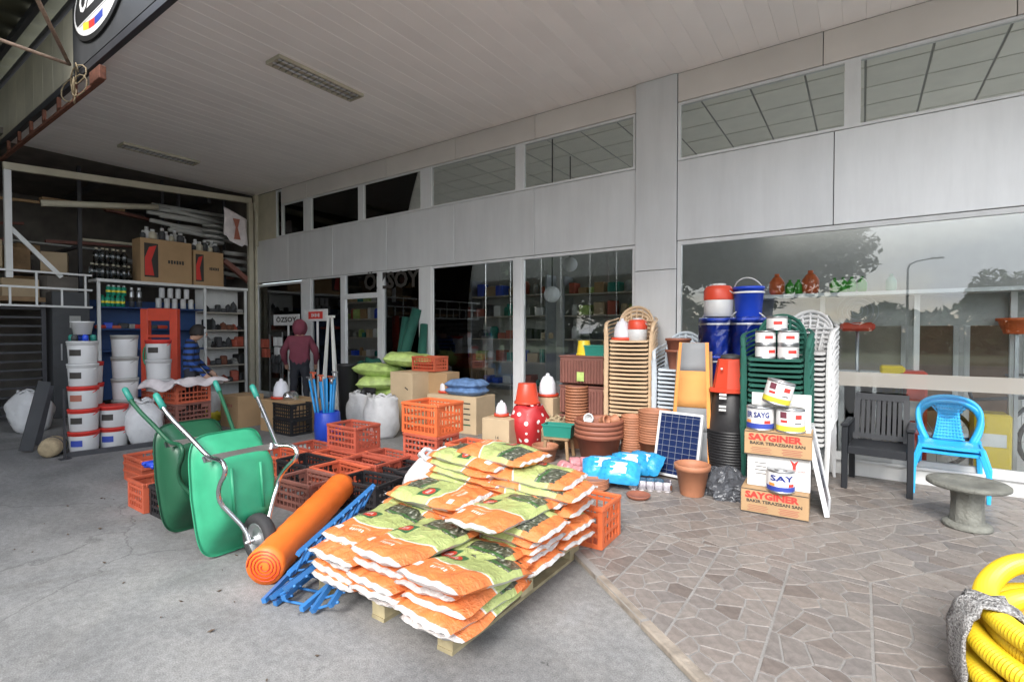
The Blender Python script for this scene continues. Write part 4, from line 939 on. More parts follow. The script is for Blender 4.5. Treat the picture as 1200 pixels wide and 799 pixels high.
p=G(762,576,SLAB); t=T('tin_tray','shrink-wrapped tray of small white tins beside the solar panel','tins',(p.x,p.y,SLAB),.35)
for i in range(5):
    for j in range(2):
        mb=MB(); mb.lathe([(.036,0),(.038,.004),(.038,.085),(.036,.09)],14,c=(-.155+.078*i,.04+.078*j,.001)); part('tin',mb,'white_wrap',t)
mb=MB(); mb.box((0,.079,.047),(.40,.168,.093),bev=.02); part('film',mb,'wrap',t)
# dark wrapped bundle
mat('dark_wrap',(.07,.075,.085),.18,var=.4,scale=14,bump=1.,bscale=18)
p=G(850,585,SLAB); t=T('wrapped_bundle','dark goods wrapped in crinkled clear film beside the cartons','bundle',(p.x,p.y+.12,SLAB),.2)
def lump(h,r,seed,seg=20,rows=10):
    mb=MB(); vs=[];fs=[]
    for j in range(rows+1):
        f=j/rows; q=math.sqrt(max(0,1-(f*1.0)**2.4))*r
        for k in range(seg):
            a=2*PI*k/seg; w=1+.13*math.sin(3*a+seed+5*f)+.10*math.sin(8*a-seed+11*f)+.06*math.sin(15*a+seed*3); vs.append((q*w*math.cos(a),q*w*math.sin(a),h*f*(1+.08*math.sin(4*a+seed))))
    for j in range(rows):
        for k in range(seg): fs.append((j*seg+k,j*seg+(k+1)%seg,(j+1)*seg+(k+1)%seg,(j+1)*seg+k))
    fs.append(tuple(range(seg))[::-1]); mb.add(vs,fs,0,False); return mb
part('lower_pack',lump(.27,.17,1.),'dark_wrap',t); part('upper_pack',lump(.24,.14,4.),'dark_wrap',t,(-.12,.05,0)); part('side_pack',lump(.2,.12,2.),'dark_wrap',t,(.15,-.04,0))
# ---------------------------------------------------------------- solar panels
def cell_mat():
    m=bpy.data.materials.new('solar_cells'); m.use_nodes=True; n=m.node_tree; b=n.nodes['Principled BSDF']; L=n.links.new
    t=nd(n,'ShaderNodeTexCoord'); br=nd(n,'ShaderNodeTexBrick'); br.offset=0; br.inputs['Scale'].default_value=1; br.inputs['Brick Width'].default_value=.075; br.inputs['Row Height'].default_value=.062; br.inputs['Mortar Size'].default_value=.0015
    br.inputs['Color1'].default_value=(.012,.02,.07,1); br.inputs['Color2'].default_value=(.016,.028,.085,1); br.inputs['Mortar'].default_value=(.26,.28,.32,1)
    L(t.outputs['Object'],br.inputs['Vector']); L(br.outputs[0],b.inputs['Base Color']); b.inputs['Roughness'].default_value=.12; MATS['solar']=m
cell_mat()
def solar(label,loc,w,h,rot):
    t=T('solar_panel',label,'solar panel',loc,rot=rot,group='solar panels'); mb=MB()
    mb.box((w/2,h/2,.0),(w-.02,h-.02,.018)); part('cells',mb,'solar',t)
    mb=MB()
    for y in (.012,h-.012): mb.box((w/2,y,0),(w,.024,.035))
    for x in (.012,w-.012): mb.box((x,h/2,0),(.024,h-.048,.0348))
    part('frame',mb,'alu_white',t); mb=MB(); mb.box((w/2,h*.75,-.02),(.12,.09,.03)); part('junction_box',mb,'black_plastic',t)
a=G(765,556,SLAB); b=G(817,567,SLAB); az=math.atan2(b.y-a.y,b.x-a.x); w=(b-a).length
solar('framed solar panel leaning behind the terracotta pot',(a.x,a.y,SLAB+.02),w,.67,(R(76),0,az))
a=G(966,606,SLAB)
solar('solar panel seen almost edge-on leaning against the cartons',(a.x+.02,a.y-.02,SLAB+.01),.50,.70,Matrix(((-.02,-.20,.98),(1.,.0,.02),(0,.98,.2))).to_euler())
# ---------------------------------------------------------------- cartons with print
def carton(name,label,loc,d,rz,m='cardboard',group=None,tape=True,open_=False):
    t=T(name,label,'box',loc,rz,group); mb=MB(); mb.box((0,0,d[2]/2),d,bev=.004); part('body',mb,m,t)
    if tape: mb=MB(); mb.box((0,0,d[2]+.0006),(d[0]+.001,.05,.0012)); part('tape',mb,'cardboard_pale' if m=='cardboard' else 'cardboard',t)
    mb=MB(); mb.box((0,0,d[2]+.0003),(d[0]*.98,.004,.001)); part('flap_seam',mb,'ink',t); return t
def print_box(label,loc,rz):
    d=(.50,.34,.205); t=carton('carton',label,loc,d,rz,tape=False,group='printed brown cartons'); y=-d[1]/2-.0016
    lettering('lettering','SAYGINER',.072,'red_print',t,(-.02,y,.152),(PI/2,0,0),bold=.0035,fit=.40)
    lettering('lettering','BAKIR TERAZISAN SAN',.034,'ink',t,(0,y,.103),(PI/2,0,0),bold=.001,fit=.41)
    for k in range(4):
        mb=MB(); mb.box((-.12,y+.0008,.066-.014*k),(.14+.02*(k%2),.001,.004)); part('small_print',mb,'print_brown',t)
        mb=MB(); mb.box((.11,y+.0008,.068-.014*k),(.15-.02*(k%2),.001,.006)); part('small_print',mb,'print_brown',t)
    mb=MB(); mb.box((0,y+.001,.006),(d[0],.001,.008)); part('edge_line',mb,'ink',t)
    mb=MB(); mb.box((0,y+.001,d[2]-.006),(d[0],.001,.008)); part('edge_line',mb,'ink',t); return t
a=G(868,598,SLAB); b=G(942,611,SLAB); az=math.atan2(b.y-a.y,b.x-a.x); ex=Vector((math.cos(az),math.sin(az),0)); ey=Vector((-math.sin(az),math.cos(az),0))
c0=a+ex*.25+ey*.17
print_box('brown carton with red lettering at the bottom of the carton pile',(c0.x,c0.y,SLAB),az)
c1=c0+ex*.02+ey*.10
wb=carton('carton','white carton in the middle of the carton pile',(c1.x,c1.y,SLAB+.207),(.47,.34,.27),az,'paper_white',tape=False)
for i in range(4): mb=MB(); mb.box((-.13,-.1712,.20-.03*i),(.09-.01*(i%2),.001,.006)); part('small_print',mb,'ink',wb)
mb=MB(); mb.prism([(-.03,.04),(.0,.015),(.03,.04),(.012,-.012),(.012,-.04),(-.012,-.04),(-.012,-.012)],0,.001,M=Matrix.Translation((.12,-.171,.215))@RX); part('logo',mb,'red_print',wb)
lettering('lettering','SAYGINER',.02,'red_print',wb,(.15,-.1716,.165),(PI/2,0,0),fit=.1)
c2=c0+ex*.015+ey*.06
print_box('brown carton with red lettering on top of the carton pile',(c2.x,c2.y,SLAB+.479),az)
def tin(label,loc,r,h,band,rz,txt=None,group='round labelled paint tins',m2='print_white',rot=None):
    t=T('paint_tin',label,'tin',loc,rz,group,rot=rot)
    mb=MB(); mb.lathe([(r*.97,0),(r,.004),(r,.012),(r*.985,.014),(r*.985,h-.014),(r,h-.012),(r,h-.002),(r*.97,h),(r*.94,h-.004),(r*.93,h-.008),(.001,h-.008)],32,cap=(True,False)); part('can',mb,'steel',t)
    mb=MB(); mb.lathe([(r*.993,.018),(r*.993,h-.018)],32,cap=(False,False)); part('label_wrap',mb,m2,t)
    mb=MB(); mb.lathe([(r*.998,.018),(r*.998,h*.30)],32,cap=(False,False)); part('colour_band',mb,band,t)
    mb=MB(); mb.lathe([(r*.45,h-.008),(r*.45,h-.003),(r*.42,h-.002)],20,cap=(False,True)); part('lid',mb,'steel',t)
    if txt:
        me=text_mesh(txt,.062,.0006,.002); xs=[v.co.x for v in me.vertices]; k=r*1.75/(max(xs)-min(xs))
        for v in me.vertices:
            a=v.co.x*k/r; yy=v.co.y; v.co=(math.sin(a)*r*1.022,-math.cos(a)*r*1.022,h*.66+yy)
        me.materials.clear(); me.materials.append(MATS['ink_blue']); link('lettering',me,t)
    # small pictures on the label
    pics=((-.75,.31,.13,'print_orange'),(.75,.31,.13,'red_print')) if txt else ((-.55,.62,.26,'maroon'),(-.5,.44,.10,'red_print'),(.55,.60,.18,'red_print'),(.5,.40,.04,'ink'))
    for k,(a0,z0_,zh_,m_) in enumerate(pics):
        mb=MB(); mb.grid(lambda u,v:(math.sin(a0+(u-.5)*.5)*r*1.002,-math.cos(a0+(u-.5)*.5)*r*1.002,h*(z0_+zh_*v)),4,1); part('label_picture',mb,m_,t)
    return t
def cz(dx,dy,z,c=c0): q=c+ex*dx+ey*dy; return (q.x,q.y,z)
ca=math.atan2(-0.6,-.0)
tin('blue banded paint tin standing on the bottom carton',cz(.045,-.115,SLAB+.206),.105,.185,'ink_blue',az+.15,'SAY')
tin('blue banded paint tin on the top carton, left',cz(-.125,.0,SLAB+.685),.108,.20,'ink_blue',az-.1,'ER SAYG')
tin('yellow banded paint tin on the top carton, right',cz(.105,-.005,SLAB+.685),.108,.20,'print_yellow',az+.1,None)
mb=MB(); mb.box((0,0,.15),(.46,.008,.30)); one('white_board',mb,'paper_white','white board standing behind the two labelled tins','board',cz(.02,.13,SLAB+.685),0,None,(-.12,0,az))
tin('tilted yellow banded paint tin above the carton pile',cz(-.01,-.01,SLAB+.915),.108,.20,'print_yellow',az,None,rot=(0,R(14),az+.1))
# ================================================================== plastic chairs
def bez(P,n=10):
    P=[Vector(p) for p in P]; out=[]
    for i in range(n+1):
        t=i/n; Q=P[:]
        while len(Q)>1: Q=[a.lerp(b,t) for a,b in zip(Q,Q[1:])]
        out.append(Q[0])
    return out
def mono_parts(m,arms=True,lattice=True,bh=.86,solid=False):
    d=[]
    mb=MB()
    def f(u,v):
        x=(u-.5)*(.47-.05*v); y=-.225+.43*v; z=.43-.012*math.cos((u-.5)*PI)-.022*math.sin(v*PI)+(-.028*(1-v/.12)**2 if v<.12 else 0)
        return (x,y,z)
    mb.grid(f,10,12); 
    mb.box((0,-.222,.403),(.44,.012,.022),bev=.004)
    for s in (-1,1): mb.box((s*.222,-.01,.412),(.010,.40,.02))
    d.append(('seat',mb,.008))
    mb=MB(); arch=(bez([(-.16,.19,.41),(-.20,.21,.50),(-.26,.25,.60),(-.275,.30,bh-.06),(-.26,.32,bh+.02),(-.13,.325,bh+.025),(.13,.325,bh+.025),(.26,.32,bh+.02),(.275,.30,bh-.06),(.26,.25,.60),(.20,.21,.50),(.16,.19,.41)],34) if solid else None) or bez([(-.205,.19,.41),(-.235,.235,.62),(-.26,.30,bh+.04),(0,.33,bh+.06),(.26,.30,bh+.04),(.235,.235,.62),(.205,.19,.41)],26)
    mb.tube(arch,.036 if solid else .024,8,flat=.5)
    mb.tube(bez([(-.215,.235,.66),(0,.275,.655),(.215,.235,.66)],8),.012,6) if not solid else None
    if solid:
        def g(u,v):
            hw=.075+.045*(1-v)**2+.09*max(0,v-.72)/.28; return ((u-.5)*2*hw,.195+.115*v+.02*(1-(2*u-1)**2),.43+(bh-.45)*v)
        n=9
        for k in range(n):
            u0=k/n; mb.grid(lambda u,v:g(u0+u*.066,v),1,12)
        for k in range(13):
            v0=k/13; mb.grid(lambda u,v:g(u,v0+v*.042),6,1)
    else:
        for k in range(5):
            x=(-2+k)*.062; mb.tube(bez([(x*.8,.19,.42),(x,.255,.62),(x*1.25,.30,bh-.02-.02*abs(k-2))],6),.011,6)
    d.append(('backrest',mb,.004 if solid else 0))
    for s in (-1,1):
        if arms:
            mb=MB(); pts=bez([(s*.235,.265,.70),(s*.285,.20,.665),(s*.30,.0,.655),(s*.295,-.2,.655),(s*.285,-.235,.63),(s*.27,-.235,.5)],14); mb.tube(pts,[.018]*6+[.024]*6+[.022]*3,8,flat=.55); d.append(('armrest',mb,0))
        mb=MB(); top=.52 if arms else .42
        mb.tube([(s*(.272 if arms else .215),-.232,top),(s*.262,-.238,.25),(s*.262,-.25,.0)],[.025,.025,.017],6,flat=.8,smooth=False); d.append(('leg',mb,0))
        mb=MB(); mb.tube([(s*.212,.195,.44),(s*.225,.235,.22),(s*.245,.275,.0)],[.027,.025,.017],6,flat=.8,smooth=False); d.append(('leg',mb,0))
    return [(n,b.mesh(n,m),s) for n,b,s in d]
def chair_from(parts,label,loc,rz,group,name='plastic_chair'):
    t=T(name,label,'chair',loc,rz,group)
    for n,me,s in parts: part(n,me,None,t,solid=s)
    return t
def chair_stack(parts,n,dz,label_top,label,p,rz,group,dy=0.):
    a=None
    for k in range(n):
        loc=(p.x+rr.uniform(-.004,.004)-math.sin(rz)*dy*k,p.y+math.cos(rz)*dy*k+rr.uniform(-.004,.004),p.z+k*dz); lb=label_top if k==n-1 else nthb(k,label[0])+' '+label[1]
        if a is None: a=chair_from(parts,lb,loc,rz,group)
        else: dup(a,loc,rz+rr.uniform(-.008,.008),lb,group)
    return p.z+(n-1)*dz
tan=mono_parts('tan_plastic'); pale=mono_parts('pale_blue_plastic'); whitec=mono_parts('white_plastic'); greenc=mono_parts('green_cloth')
pt=on(741,6.02); zt1=chair_stack(tan,21,.050,'topmost tan plastic armchair of the tall stack',('tan plastic armchair','of the tall stack by the pillar'),pt,.17,'stacked tan armchairs')
pb=on(799,6.05); zt2=chair_stack(pale,15,.048,'topmost pale blue grey plastic armchair of its stack',('pale blue grey plastic armchair','of the stack behind the lounger'),pb,.12,'stacked pale armchairs')
pg=on(912,5.55); zt3=chair_stack(greenc,18,.050,'topmost dark green plastic chair behind the cartons',('dark green plastic chair','of the stack behind the cartons'),pg,.0,'stacked green chairs')
pw=on(942,6.02); zt4=chair_stack(whitec,19,.050,'topmost white plastic chair with an arched back',('white plastic chair','of the stack by the big window'),pw,-.12,'stacked white chairs')
# things on the chair stacks
def lath(name,parts,label,cat,loc,rz=0,group=None):
    t=T(name,label,cat,loc,rz,group)
    for n,prof,m in parts: mb=MB(); mb.lathe(prof,24); part(n,mb,m,t)
    return t
def thermos(label,loc,s=1.,top='red_plastic',body='white_plastic'):
    t=T('water_cooler',label,'cooler',loc,rr.uniform(-.3,.3)); mb=MB(); mb.lathe([(.125*s,0),(.14*s,.01),(.142*s,.17*s),(.138*s,.175*s)],26); part('body',mb,body,t)
    mb=MB(); mb.lathe([(.143*s,.172*s),(.145*s,.18*s),(.14*s,.27*s),(.12*s,.31*s),(.11*s,.315*s)],26); part('shoulder',mb,top,t)
    mb=MB(); mb.lathe([(.07*s,.313*s),(.07*s,.335*s),(.06*s,.34*s)],20); part('lid',mb,'white_plastic',t)
    mb=MB(); mb.tube(bez([(-.142*s,0,.23*s),(-.16*s,-.12*s,.30*s),(.16*s,-.12*s,.30*s),(.142*s,0,.23*s)],12),.008,6); part('handle',mb,'white_plastic',t)
    return t
def drinker(label,loc,s=1.,dome='milky',base='red_plastic'):
    t=T('poultry_drinker',label,'drinker',loc,0,'poultry drinkers'); mb=MB(); mb.lathe([(.10*s,0),(.135*s,.008),(.135*s,.04),(.125*s,.042),(.12*s,.02),(.09*s,.02)],24); part('dish',mb,base,t)
    mb=MB(); mb.lathe([(.10*s,.02),(.105*s,.06),(.095*s,.16*s),(.06*s,.235*s),(.025*s,.25*s),(.022*s,.275*s),(.012*s,.28*s)],24); part('dome',mb,dome,t); return t
zs=zt1+.41
drinker('poultry drinker on the topmost tan chair seat',(pt.x-.10,pt.y-.08,zs),1.0)
thermos('red and white water cooler on the topmost tan chair',(pt.x+.09,pt.y-.06,zs),.82)
pm_=pot_mesh('pot_skin',.14,.10,.23,'terracotta_dark',.03)
zs=zt2+.41
for k in (0,1): pot(pb.x-.02,pb.y-.07,zs+.135*k,pm_,['lower','upper'][k]+' of two dark terracotta pots on the pale chair stack','pots on the pale chairs')
# wrapped blue buckets
def blue_bucket(label,loc,r=.17,h=.36,wrap=True,handle=True):
    t=T('blue_bucket',label,'bucket',loc,0,'blue buckets wrapped in film by the window'); mb=MB(); mb.lathe([(r*.82,0),(r*.84,.004),(r,h-.03),(r*1.05,h-.03),(r*1.05,h),(r*.97,h),(r*.8,.02),(.001,.02)],28,cap=(True,False)); part('body',mb,'blue_plastic',t)
    mb=MB(); mb.lathe([(r*1.052,h-.075),(r*1.06,h-.072),(r*1.06,h-.058),(r*1.052,h-.055)],28,cap=(False,False)); part('rim_band',mb,'print_white',t)
    if handle: mb=MB(); mb.tube(bez([(-r,0,h-.04),(-r*.8,-.12,h+.12),(r*.5,-.12,h+.16),(r,0,h-.04)],12),.007,6); part('handle',mb,'white_plastic',t)
    if wrap:
        mb=MB(); vs=[];fs=[]; seg=26
        for j in range(7):
            for k in range(seg):
                a=2*PI*k/seg; w=r*1.13*(1+.03*math.sin(5*a+j)+.02*math.sin(11*a-j*2)); vs.append((w*math.cos(a),w*math.sin(a),.005+h*j/6*1.02))
        for j in range(6):
            for k in range(seg): fs.append((j*seg+k,j*seg+(k+1)%seg,(j+1)*seg+(k+1)%seg,(j+1)*seg+k))
        mb.add(vs,fs,0,False); part('film',mb,'wrap',t)
    return t
w1=on(842,6.1); w2=on(877,6.1)
for k,z in enumerate((0,.42,.84,1.26)): blue_bucket(['blue bucket on the ground behind the black pots, left stack','second blue bucket from the ground in the left stack','third blue bucket from the ground in the left stack','film wrapped blue bucket directly under the red and white cooler'][k],(w1.x,w1.y,SLAB+z),.19,.415,True,k==3)
for k,z in enumerate((0,.42,.84,1.26)): blue_bucket(['blue bucket on the ground behind the black pots, right stack','second blue bucket from the ground in the right stack','third blue bucket from the ground in the right stack','film wrapped blue bucket directly under the blue cooler'][k],(w2.x,w2.y,SLAB+z),.195,.415,True,k==3)
thermos('red and white water cooler on the left blue bucket',(w1.x,w1.y-.01,SLAB+1.69),1.12)
thermos('red topped water cooler half hidden behind the front cooler',(w1.x+.2,w1.y+.16,SLAB+1.69),.85) if False else None
blue_bucket('plain blue lidded bucket with white handle topping the right stack',(w2.x,w2.y,SLAB+1.68),.155,.34,False,True)
# feather duster / dried flowers hanging behind the pots
# small tins on the green chairs
st_=SLAB+1.46-.12
def small_tin(label,x,y,z):
    r,h=.092,.135; t=T('small_tin',label,'tin',(x,y,z),rr.uniform(-.4,.4),'small silver tins above the cartons'); mb=MB(); mb.lathe([(r,0),(r,.008),(r*.98,.01),(r*.98,h-.01),(r,h-.008),(r,h),(r*.93,h-.004),(.001,h-.004)],24,cap=(True,False)); part('can',mb,'steel',t)
    mb=MB(); mb.lathe([(r*.99,.02),(r*.99,h-.02)],24,cap=(False,False)); part('label_wrap',mb,'print_white',t)
    mb=MB(); mb.grid(lambda u,v:(math.sin(.5+(u-.5)*.8)*r*1.003,-math.cos(.5+(u-.5)*.8)*r*1.003,.055+.03*v),6,1); part('red_print',mb,'red_print',t)
zz=zt3+.412
for k,(dx_,row,lab) in enumerate(((-.085,0,'silver tin at the lower left of the small tin pyramid'),(.085,0,'silver tin at the lower right of the small tin pyramid'),(-.085,1,'silver tin at the middle left of the small tin pyramid'),(.085,1,'silver tin at the middle right of the small tin pyramid'),(0,2,'silver tin on top of the small tin pyramid'))):
    small_tin(lab,pg.x+dx_*1.16,pg.y-.10,zz+.002+row*.137)
# lounger
t=T('folding_lounger','folded sun lounger with orange and grey fabric leaning on the chairs','lounger',G(807,556,SLAB)+Vector((0,.05,0)),.12)
lt=R(81); dz_=Vector((0,math.cos(lt),math.sin(lt))); hL=1.42
for s in (-1,1):
    mb=MB(); mb.bar((s*.20,0,0),Vector((s*.13,0,0))+dz_*hL,.035,.05); part('wooden_rail',mb,'print_orange',t)
    mb=MB(); mb.bar((s*.215,.06,0.05),Vector((s*.17,.07,0))+dz_*(hL*.93),.025,.03); part('inner_rail',mb,'wood',t)
mat('lounger_orange',(.70,.33,.10),.85,var=.06); mat('lounger_grey',(.27,.28,.29),.85,var=.08)
for a0,a1,m_ in ((.10,.32,'lounger_grey'),(.32,.72,'lounger_grey'),(.50,.78,'lounger_orange'),(.78,1.0,'lounger_grey')):
    if (a0,a1)==(.32,.72): a1=.498
    mb=MB(); mb.grid(lambda u,v:Vector(((u-.5)*2*(.185-.065*(a0+(a1-a0)*v)),-.028,.0))+dz_*(hL*(a0+(a1-a0)*v)),2,4); part('fabric',mb,m_,t,solid=.004)
for k in (.02,.99,.33): mb=MB(); mb.bar(Vector((-.19+.06*k,0,0))+dz_*(hL*k),Vector((.19-.06*k,0,0))+dz_*(hL*k),.03,.03); part('cross_bar',mb,'print_orange',t)
# ---------------------------------------------------------------- garden furniture at the right
mat('chair_dark',(.012,.014,.018),.5,var=.15)
fl=G(989,572,SLAB); fr=G(1066,583,SLAB); az=math.atan2(fr.y-fl.y,fr.x-fl.x); wch=(fr-fl).length
c=(fl+fr)/2; t=T('garden_armchair','dark slatted plastic garden armchair beside the blue chair','chair',c,az-.12)
hw=wch/2
for s in (-1,1):
    mb=MB(); mb.box((s*hw,0,.30),(.05,.055,.60),bev=.006); part('leg',mb,'chair_dark',t)
    mb=MB(); mb.bar((s*(hw-.01),.50,0),(s*(hw-.01),.44,.62),.045,.05); part('leg',mb,'chair_dark',t)
    mb=MB(); mb.box((s*hw,.22,.62),(.065,.52,.03),bev=.008); part('armrest',mb,'chair_dark',t)
mb=MB(); mb.box((0,.22,.405),(2*hw-.05,.46,.035),bev=.008); mb.box((0,-.005,.38),(2*hw-.05,.03,.07),bev=.005); part('seat',mb,'chair_dark',t)
bk=lambda x,z: (x,.43+(z-.42)*.25,z)
mb=MB(); mb.bar(bk(-hw+.03,.85),bk(hw-.03,.85),.03,.07,upv=(0,.2,1)); mb.bar(bk(-hw+.03,.46),bk(hw-.03,.46),.03,.05,upv=(0,.2,1)); 
for s in (-1,1): mb.bar(bk(s*(hw-.045),.42),bk(s*(hw-.05),.83),.05,.03,upv=(0,1,0))
part('back_frame',mb,'chair_dark',t)
for k in range(8): x=-hw+.10+k*(2*hw-.20)/7; mb=MB(); mb.bar(bk(x,.47),bk(x,.83),.03,.015,upv=(0,1,0)); part('slat',mb,'chair_dark',t)
sky=mono_parts('sky_plastic',arms=False,bh=.84,solid=True)
fl=G(1082,582,SLAB); fr=G(1152,587,SLAB); az=math.atan2(fr.y-fl.y,fr.x-fl.x); c=(fl+fr)/2
az=-.08; off=Vector((0,.22,0)); c=YP(1116,560,c.y)
ch=chair_from(sky,'lower of two stacked sky blue plastic chairs by the window',Vector((c.x,c.y+.22,SLAB)),az,'sky blue plastic chairs'); ch.scale=(1,.86,1)
dup(ch,Vector((c.x,c.y+.22,SLAB+.048)),az+.01,'upper of two stacked sky blue plastic chairs by the window')
p=G(1133,617,SLAB); t=T('stone_table','round grey stone table on a fluted pedestal in front of the blue chairs','table',(p.x,p.y,SLAB))
mb=MB(); mb.lathe([(.15,0),(.155,.01),(.15,.035),(.12,.045)],28); part('foot',mb,'stone',t)
mb=MB(); vs=[];fs=[]; seg=32
for j,(r_,z_) in enumerate(((.105,.035),(.10,.08),(.095,.2),(.10,.30),(.11,.315))):
    for k in range(seg): a=2*PI*k/seg; q=r_*(1+.05*math.cos(8*a)); vs.append((q*math.cos(a),q*math.sin(a),z_))
for j in range(4):
    for k in range(seg): fs.append((j*seg+k,j*seg+(k+1)%seg,(j+1)*seg+(k+1)%seg,(j+1)*seg+k))
mb.add(vs,fs,0,True); part('pedestal',mb,'stone',t)
mb=MB(); mb.lathe([(.12,.312),(.24,.318),(.255,.328),(.255,.35),(.245,.358),(.16,.356),(.15,.352),(.001,.352)],36,cap=(True,False)); part('top',mb,'stone',t)
# ---------------------------------------------------------------- yellow hose coil
lft=G(1200,818,SLAB+.16); Rh=.50; cc=lft+_rt*(Rh+.02)+Vector((0,0,0))
t=T('hose_coil','coiled yellow corrugated drain pipe on the paving at the right edge','pipe coil',(cc.x,cc.y,SLAB))
mat('hose_yellow',(.72,.50,.02),.4,var=.08,rnd=.04)
loops=[(.46,.05),(.52,.055),(.55,.14),(.44,.14),(.50,.215),(.545,.26),(.455,.30),(.50,.365)]
for k,(r_,z_) in enumerate(loops):
    n=420; rad=[]; pts=[]
    ph=rr.uniform(0,6); tl=rr.uniform(-.02,.02); sp=.05 if k<7 else .10
    for i in range(n):
        a=2*PI*i/n; pts.append(((r_+.012*math.sin(2*a+ph))*math.cos(a),(r_+.012*math.sin(2*a+ph))*math.sin(a),z_+tl*math.sin(a+ph)+(.07*math.exp(-((a-2.2)/.5)**2) if k==7 else 0))); rad.append(.041+(.003 if i%2 else -.002))
    mb=MB(); mb.tube(pts,rad,22,closed=True,smooth=False); part('loop',mb,'hose_yellow',t)
def speck():
    m=bpy.data.materials.new('fleece_band'); m.use_nodes=True; n=m.node_tree; b=n.nodes['Principled BSDF']; L=n.links.new; tc_=nd(n,'ShaderNodeTexCoord'); z=nd(n,'ShaderNodeTexNoise'); z.inputs['Scale'].default_value=120; z.inputs['Detail'].default_value=4; L(tc_.outputs['Object'],z.inputs['Vector'])
    r=ramp(n,[(.34,(.16,.15,.14)),(.5,(.36,.35,.34)),(.64,(.56,.55,.53))]); L(z.outputs[0],r.inputs[0]); L(r.outputs[0],b.inputs['Base Color']); b.inputs['Roughness'].default_value=.95
    bp=nd(n,'ShaderNodeBump'); bp.inputs['Strength'].default_value=1; bp.inputs['Distance'].default_value=.02; L(z.outputs[0],bp.inputs['Height']); L(bp.outputs[0],b.inputs['Normal']); MATS['fleece']=m
speck()
for k,ang in enumerate((PI+YAW+.42,PI+YAW-.40)):
    d=Vector((math.cos(ang),math.sin(ang),0)); mb=MB(); vs=[];fs=[]; seg=26; td=Vector((-d.y,d.x,0))
    for j in range(7):
        for i in range(seg):
            a=2*PI*i/seg; w=1+.05*math.sin(6*a+j*2.1)+.04*math.sin(11*a-j); rr_=.112*math.copysign(abs(math.cos(a))**.7,math.cos(a))*w; zz_=.215*math.copysign(abs(math.sin(a))**.7,math.sin(a))*w
            vs.append(d*(.50+rr_)+td*((j-3)*.026*(1+.1*math.sin(3*a)))+Vector((0,0,max(.004,.205+zz_))))
    for j in range(6):
        for i in range(seg): fs.append((j*seg+i,j*seg+(i+1)%seg,(j+1)*seg+(i+1)%seg,(j+1)*seg+i))
    mb.add(vs,fs,0,True); part('fleece_band',mb,'fleece',t,solid=.012)
# ================================================================== goods along the left window (behind the pots)
pp_=on(688,6.2)
t=T('planter_stack','block of nested brown ribbed window boxes by the glass','planters',(pp_.x,pp_.y-.05,SLAB),.1)
for k in range(3):
    mb=MB(); z0=.44+.235*k if False else .02+.40*k
    mb.box((0,0,z0+.19),(.62,.30,.36),bev=.012); part('core',mb,'crate_brown',t)
    for i in range(15): mb=MB(); mb.box((-.29+i*.0415,-.155,z0+.17),(.022,.025,.30),bev=.004); part('rib',mb,'crate_brown',t)
    mb=MB(); mb.box((0,0,z0+.372),(.64,.325,.022),bev=.005); part('lip',mb,'crate_brown',t)
ztp=SLAB+1.203
mb=MB(); mb.box((0,0,0),(.10,.003,.12)); one('tag',mb,'bottle_clear' if False else 'lime','pale green price card on the brown window boxes','tag',(pp_.x+.02,pp_.y-.235,SLAB+.93),.1)
pot(pp_.x-.02,pp_.y-.05,ztp+.20,pot_mesh('pot_skin',.10,.078,.20,'yellow',.025),'upturned yellow bucket on the brown window boxes',None,(PI,0,0),'yellow_bucket','bucket')
def planter(label,loc,rz,m,L_=.32,W_=.15,h=.13):
    t=T('window_box',label,'planter',loc,rz); mb=MB(); 
    mb.add([(-L_*.46,-W_*.4,0),(L_*.46,-W_*.4,0),(L_*.46,W_*.4,0),(-L_*.46,W_*.4,0),(-L_/2,-W_/2,h),(L_/2,-W_/2,h),(L_/2,W_/2,h),(-L_/2,W_/2,h)],[(3,2,1,0),(0,1,5,4),(1,2,6,5),(2,3,7,6),(3,0,4,7)]); part('trough',mb,m,t,solid=.006)
    mb=MB()
    for s in (-1,1): mb.box((0,s*W_/2,h),(L_+.02,.014,.018)); mb.box((s*L_/2,0,h),(.014,W_-.014,.0178))
    part('rim',mb,m,t)
planter('teal window box on the brown planter block',(pp_.x+.19,pp_.y-.07,ztp+.002),.1,'teal')
# small stool with the green window box
q=on(655,5.35); t=T('low_stool','small brown plastic stool carrying a green window box','stool',(q.x,q.y,SLAB),.2); mb=MB(); mb.box((0,0,.235),(.32,.26,.03),bev=.01); part('seat',mb,'tan_plastic' if False else 'wood',t)
for sx in (-1,1):
    for sy in (-1,1): mb=MB(); mb.bar((sx*.13,sy*.10,.22),(sx*.155,sy*.125,0),.035,.035); part('leg',mb,'wood',t)
planter('green window box on the low brown stool',(q.x,q.y,SLAB+.252),.2,'teal',.36,.18,.14)
sack(0,0,0,.42,.17,'brown paper sack standing by the polka dot bag, front','burlap',seed=3.,p=on(648,5.75),pinch=.7); 
sack(0,0,0,.40,.15,'brown paper sack standing by the polka dot bag, rear','burlap',seed=5.,p=on(660,6.0),pinch=.7)
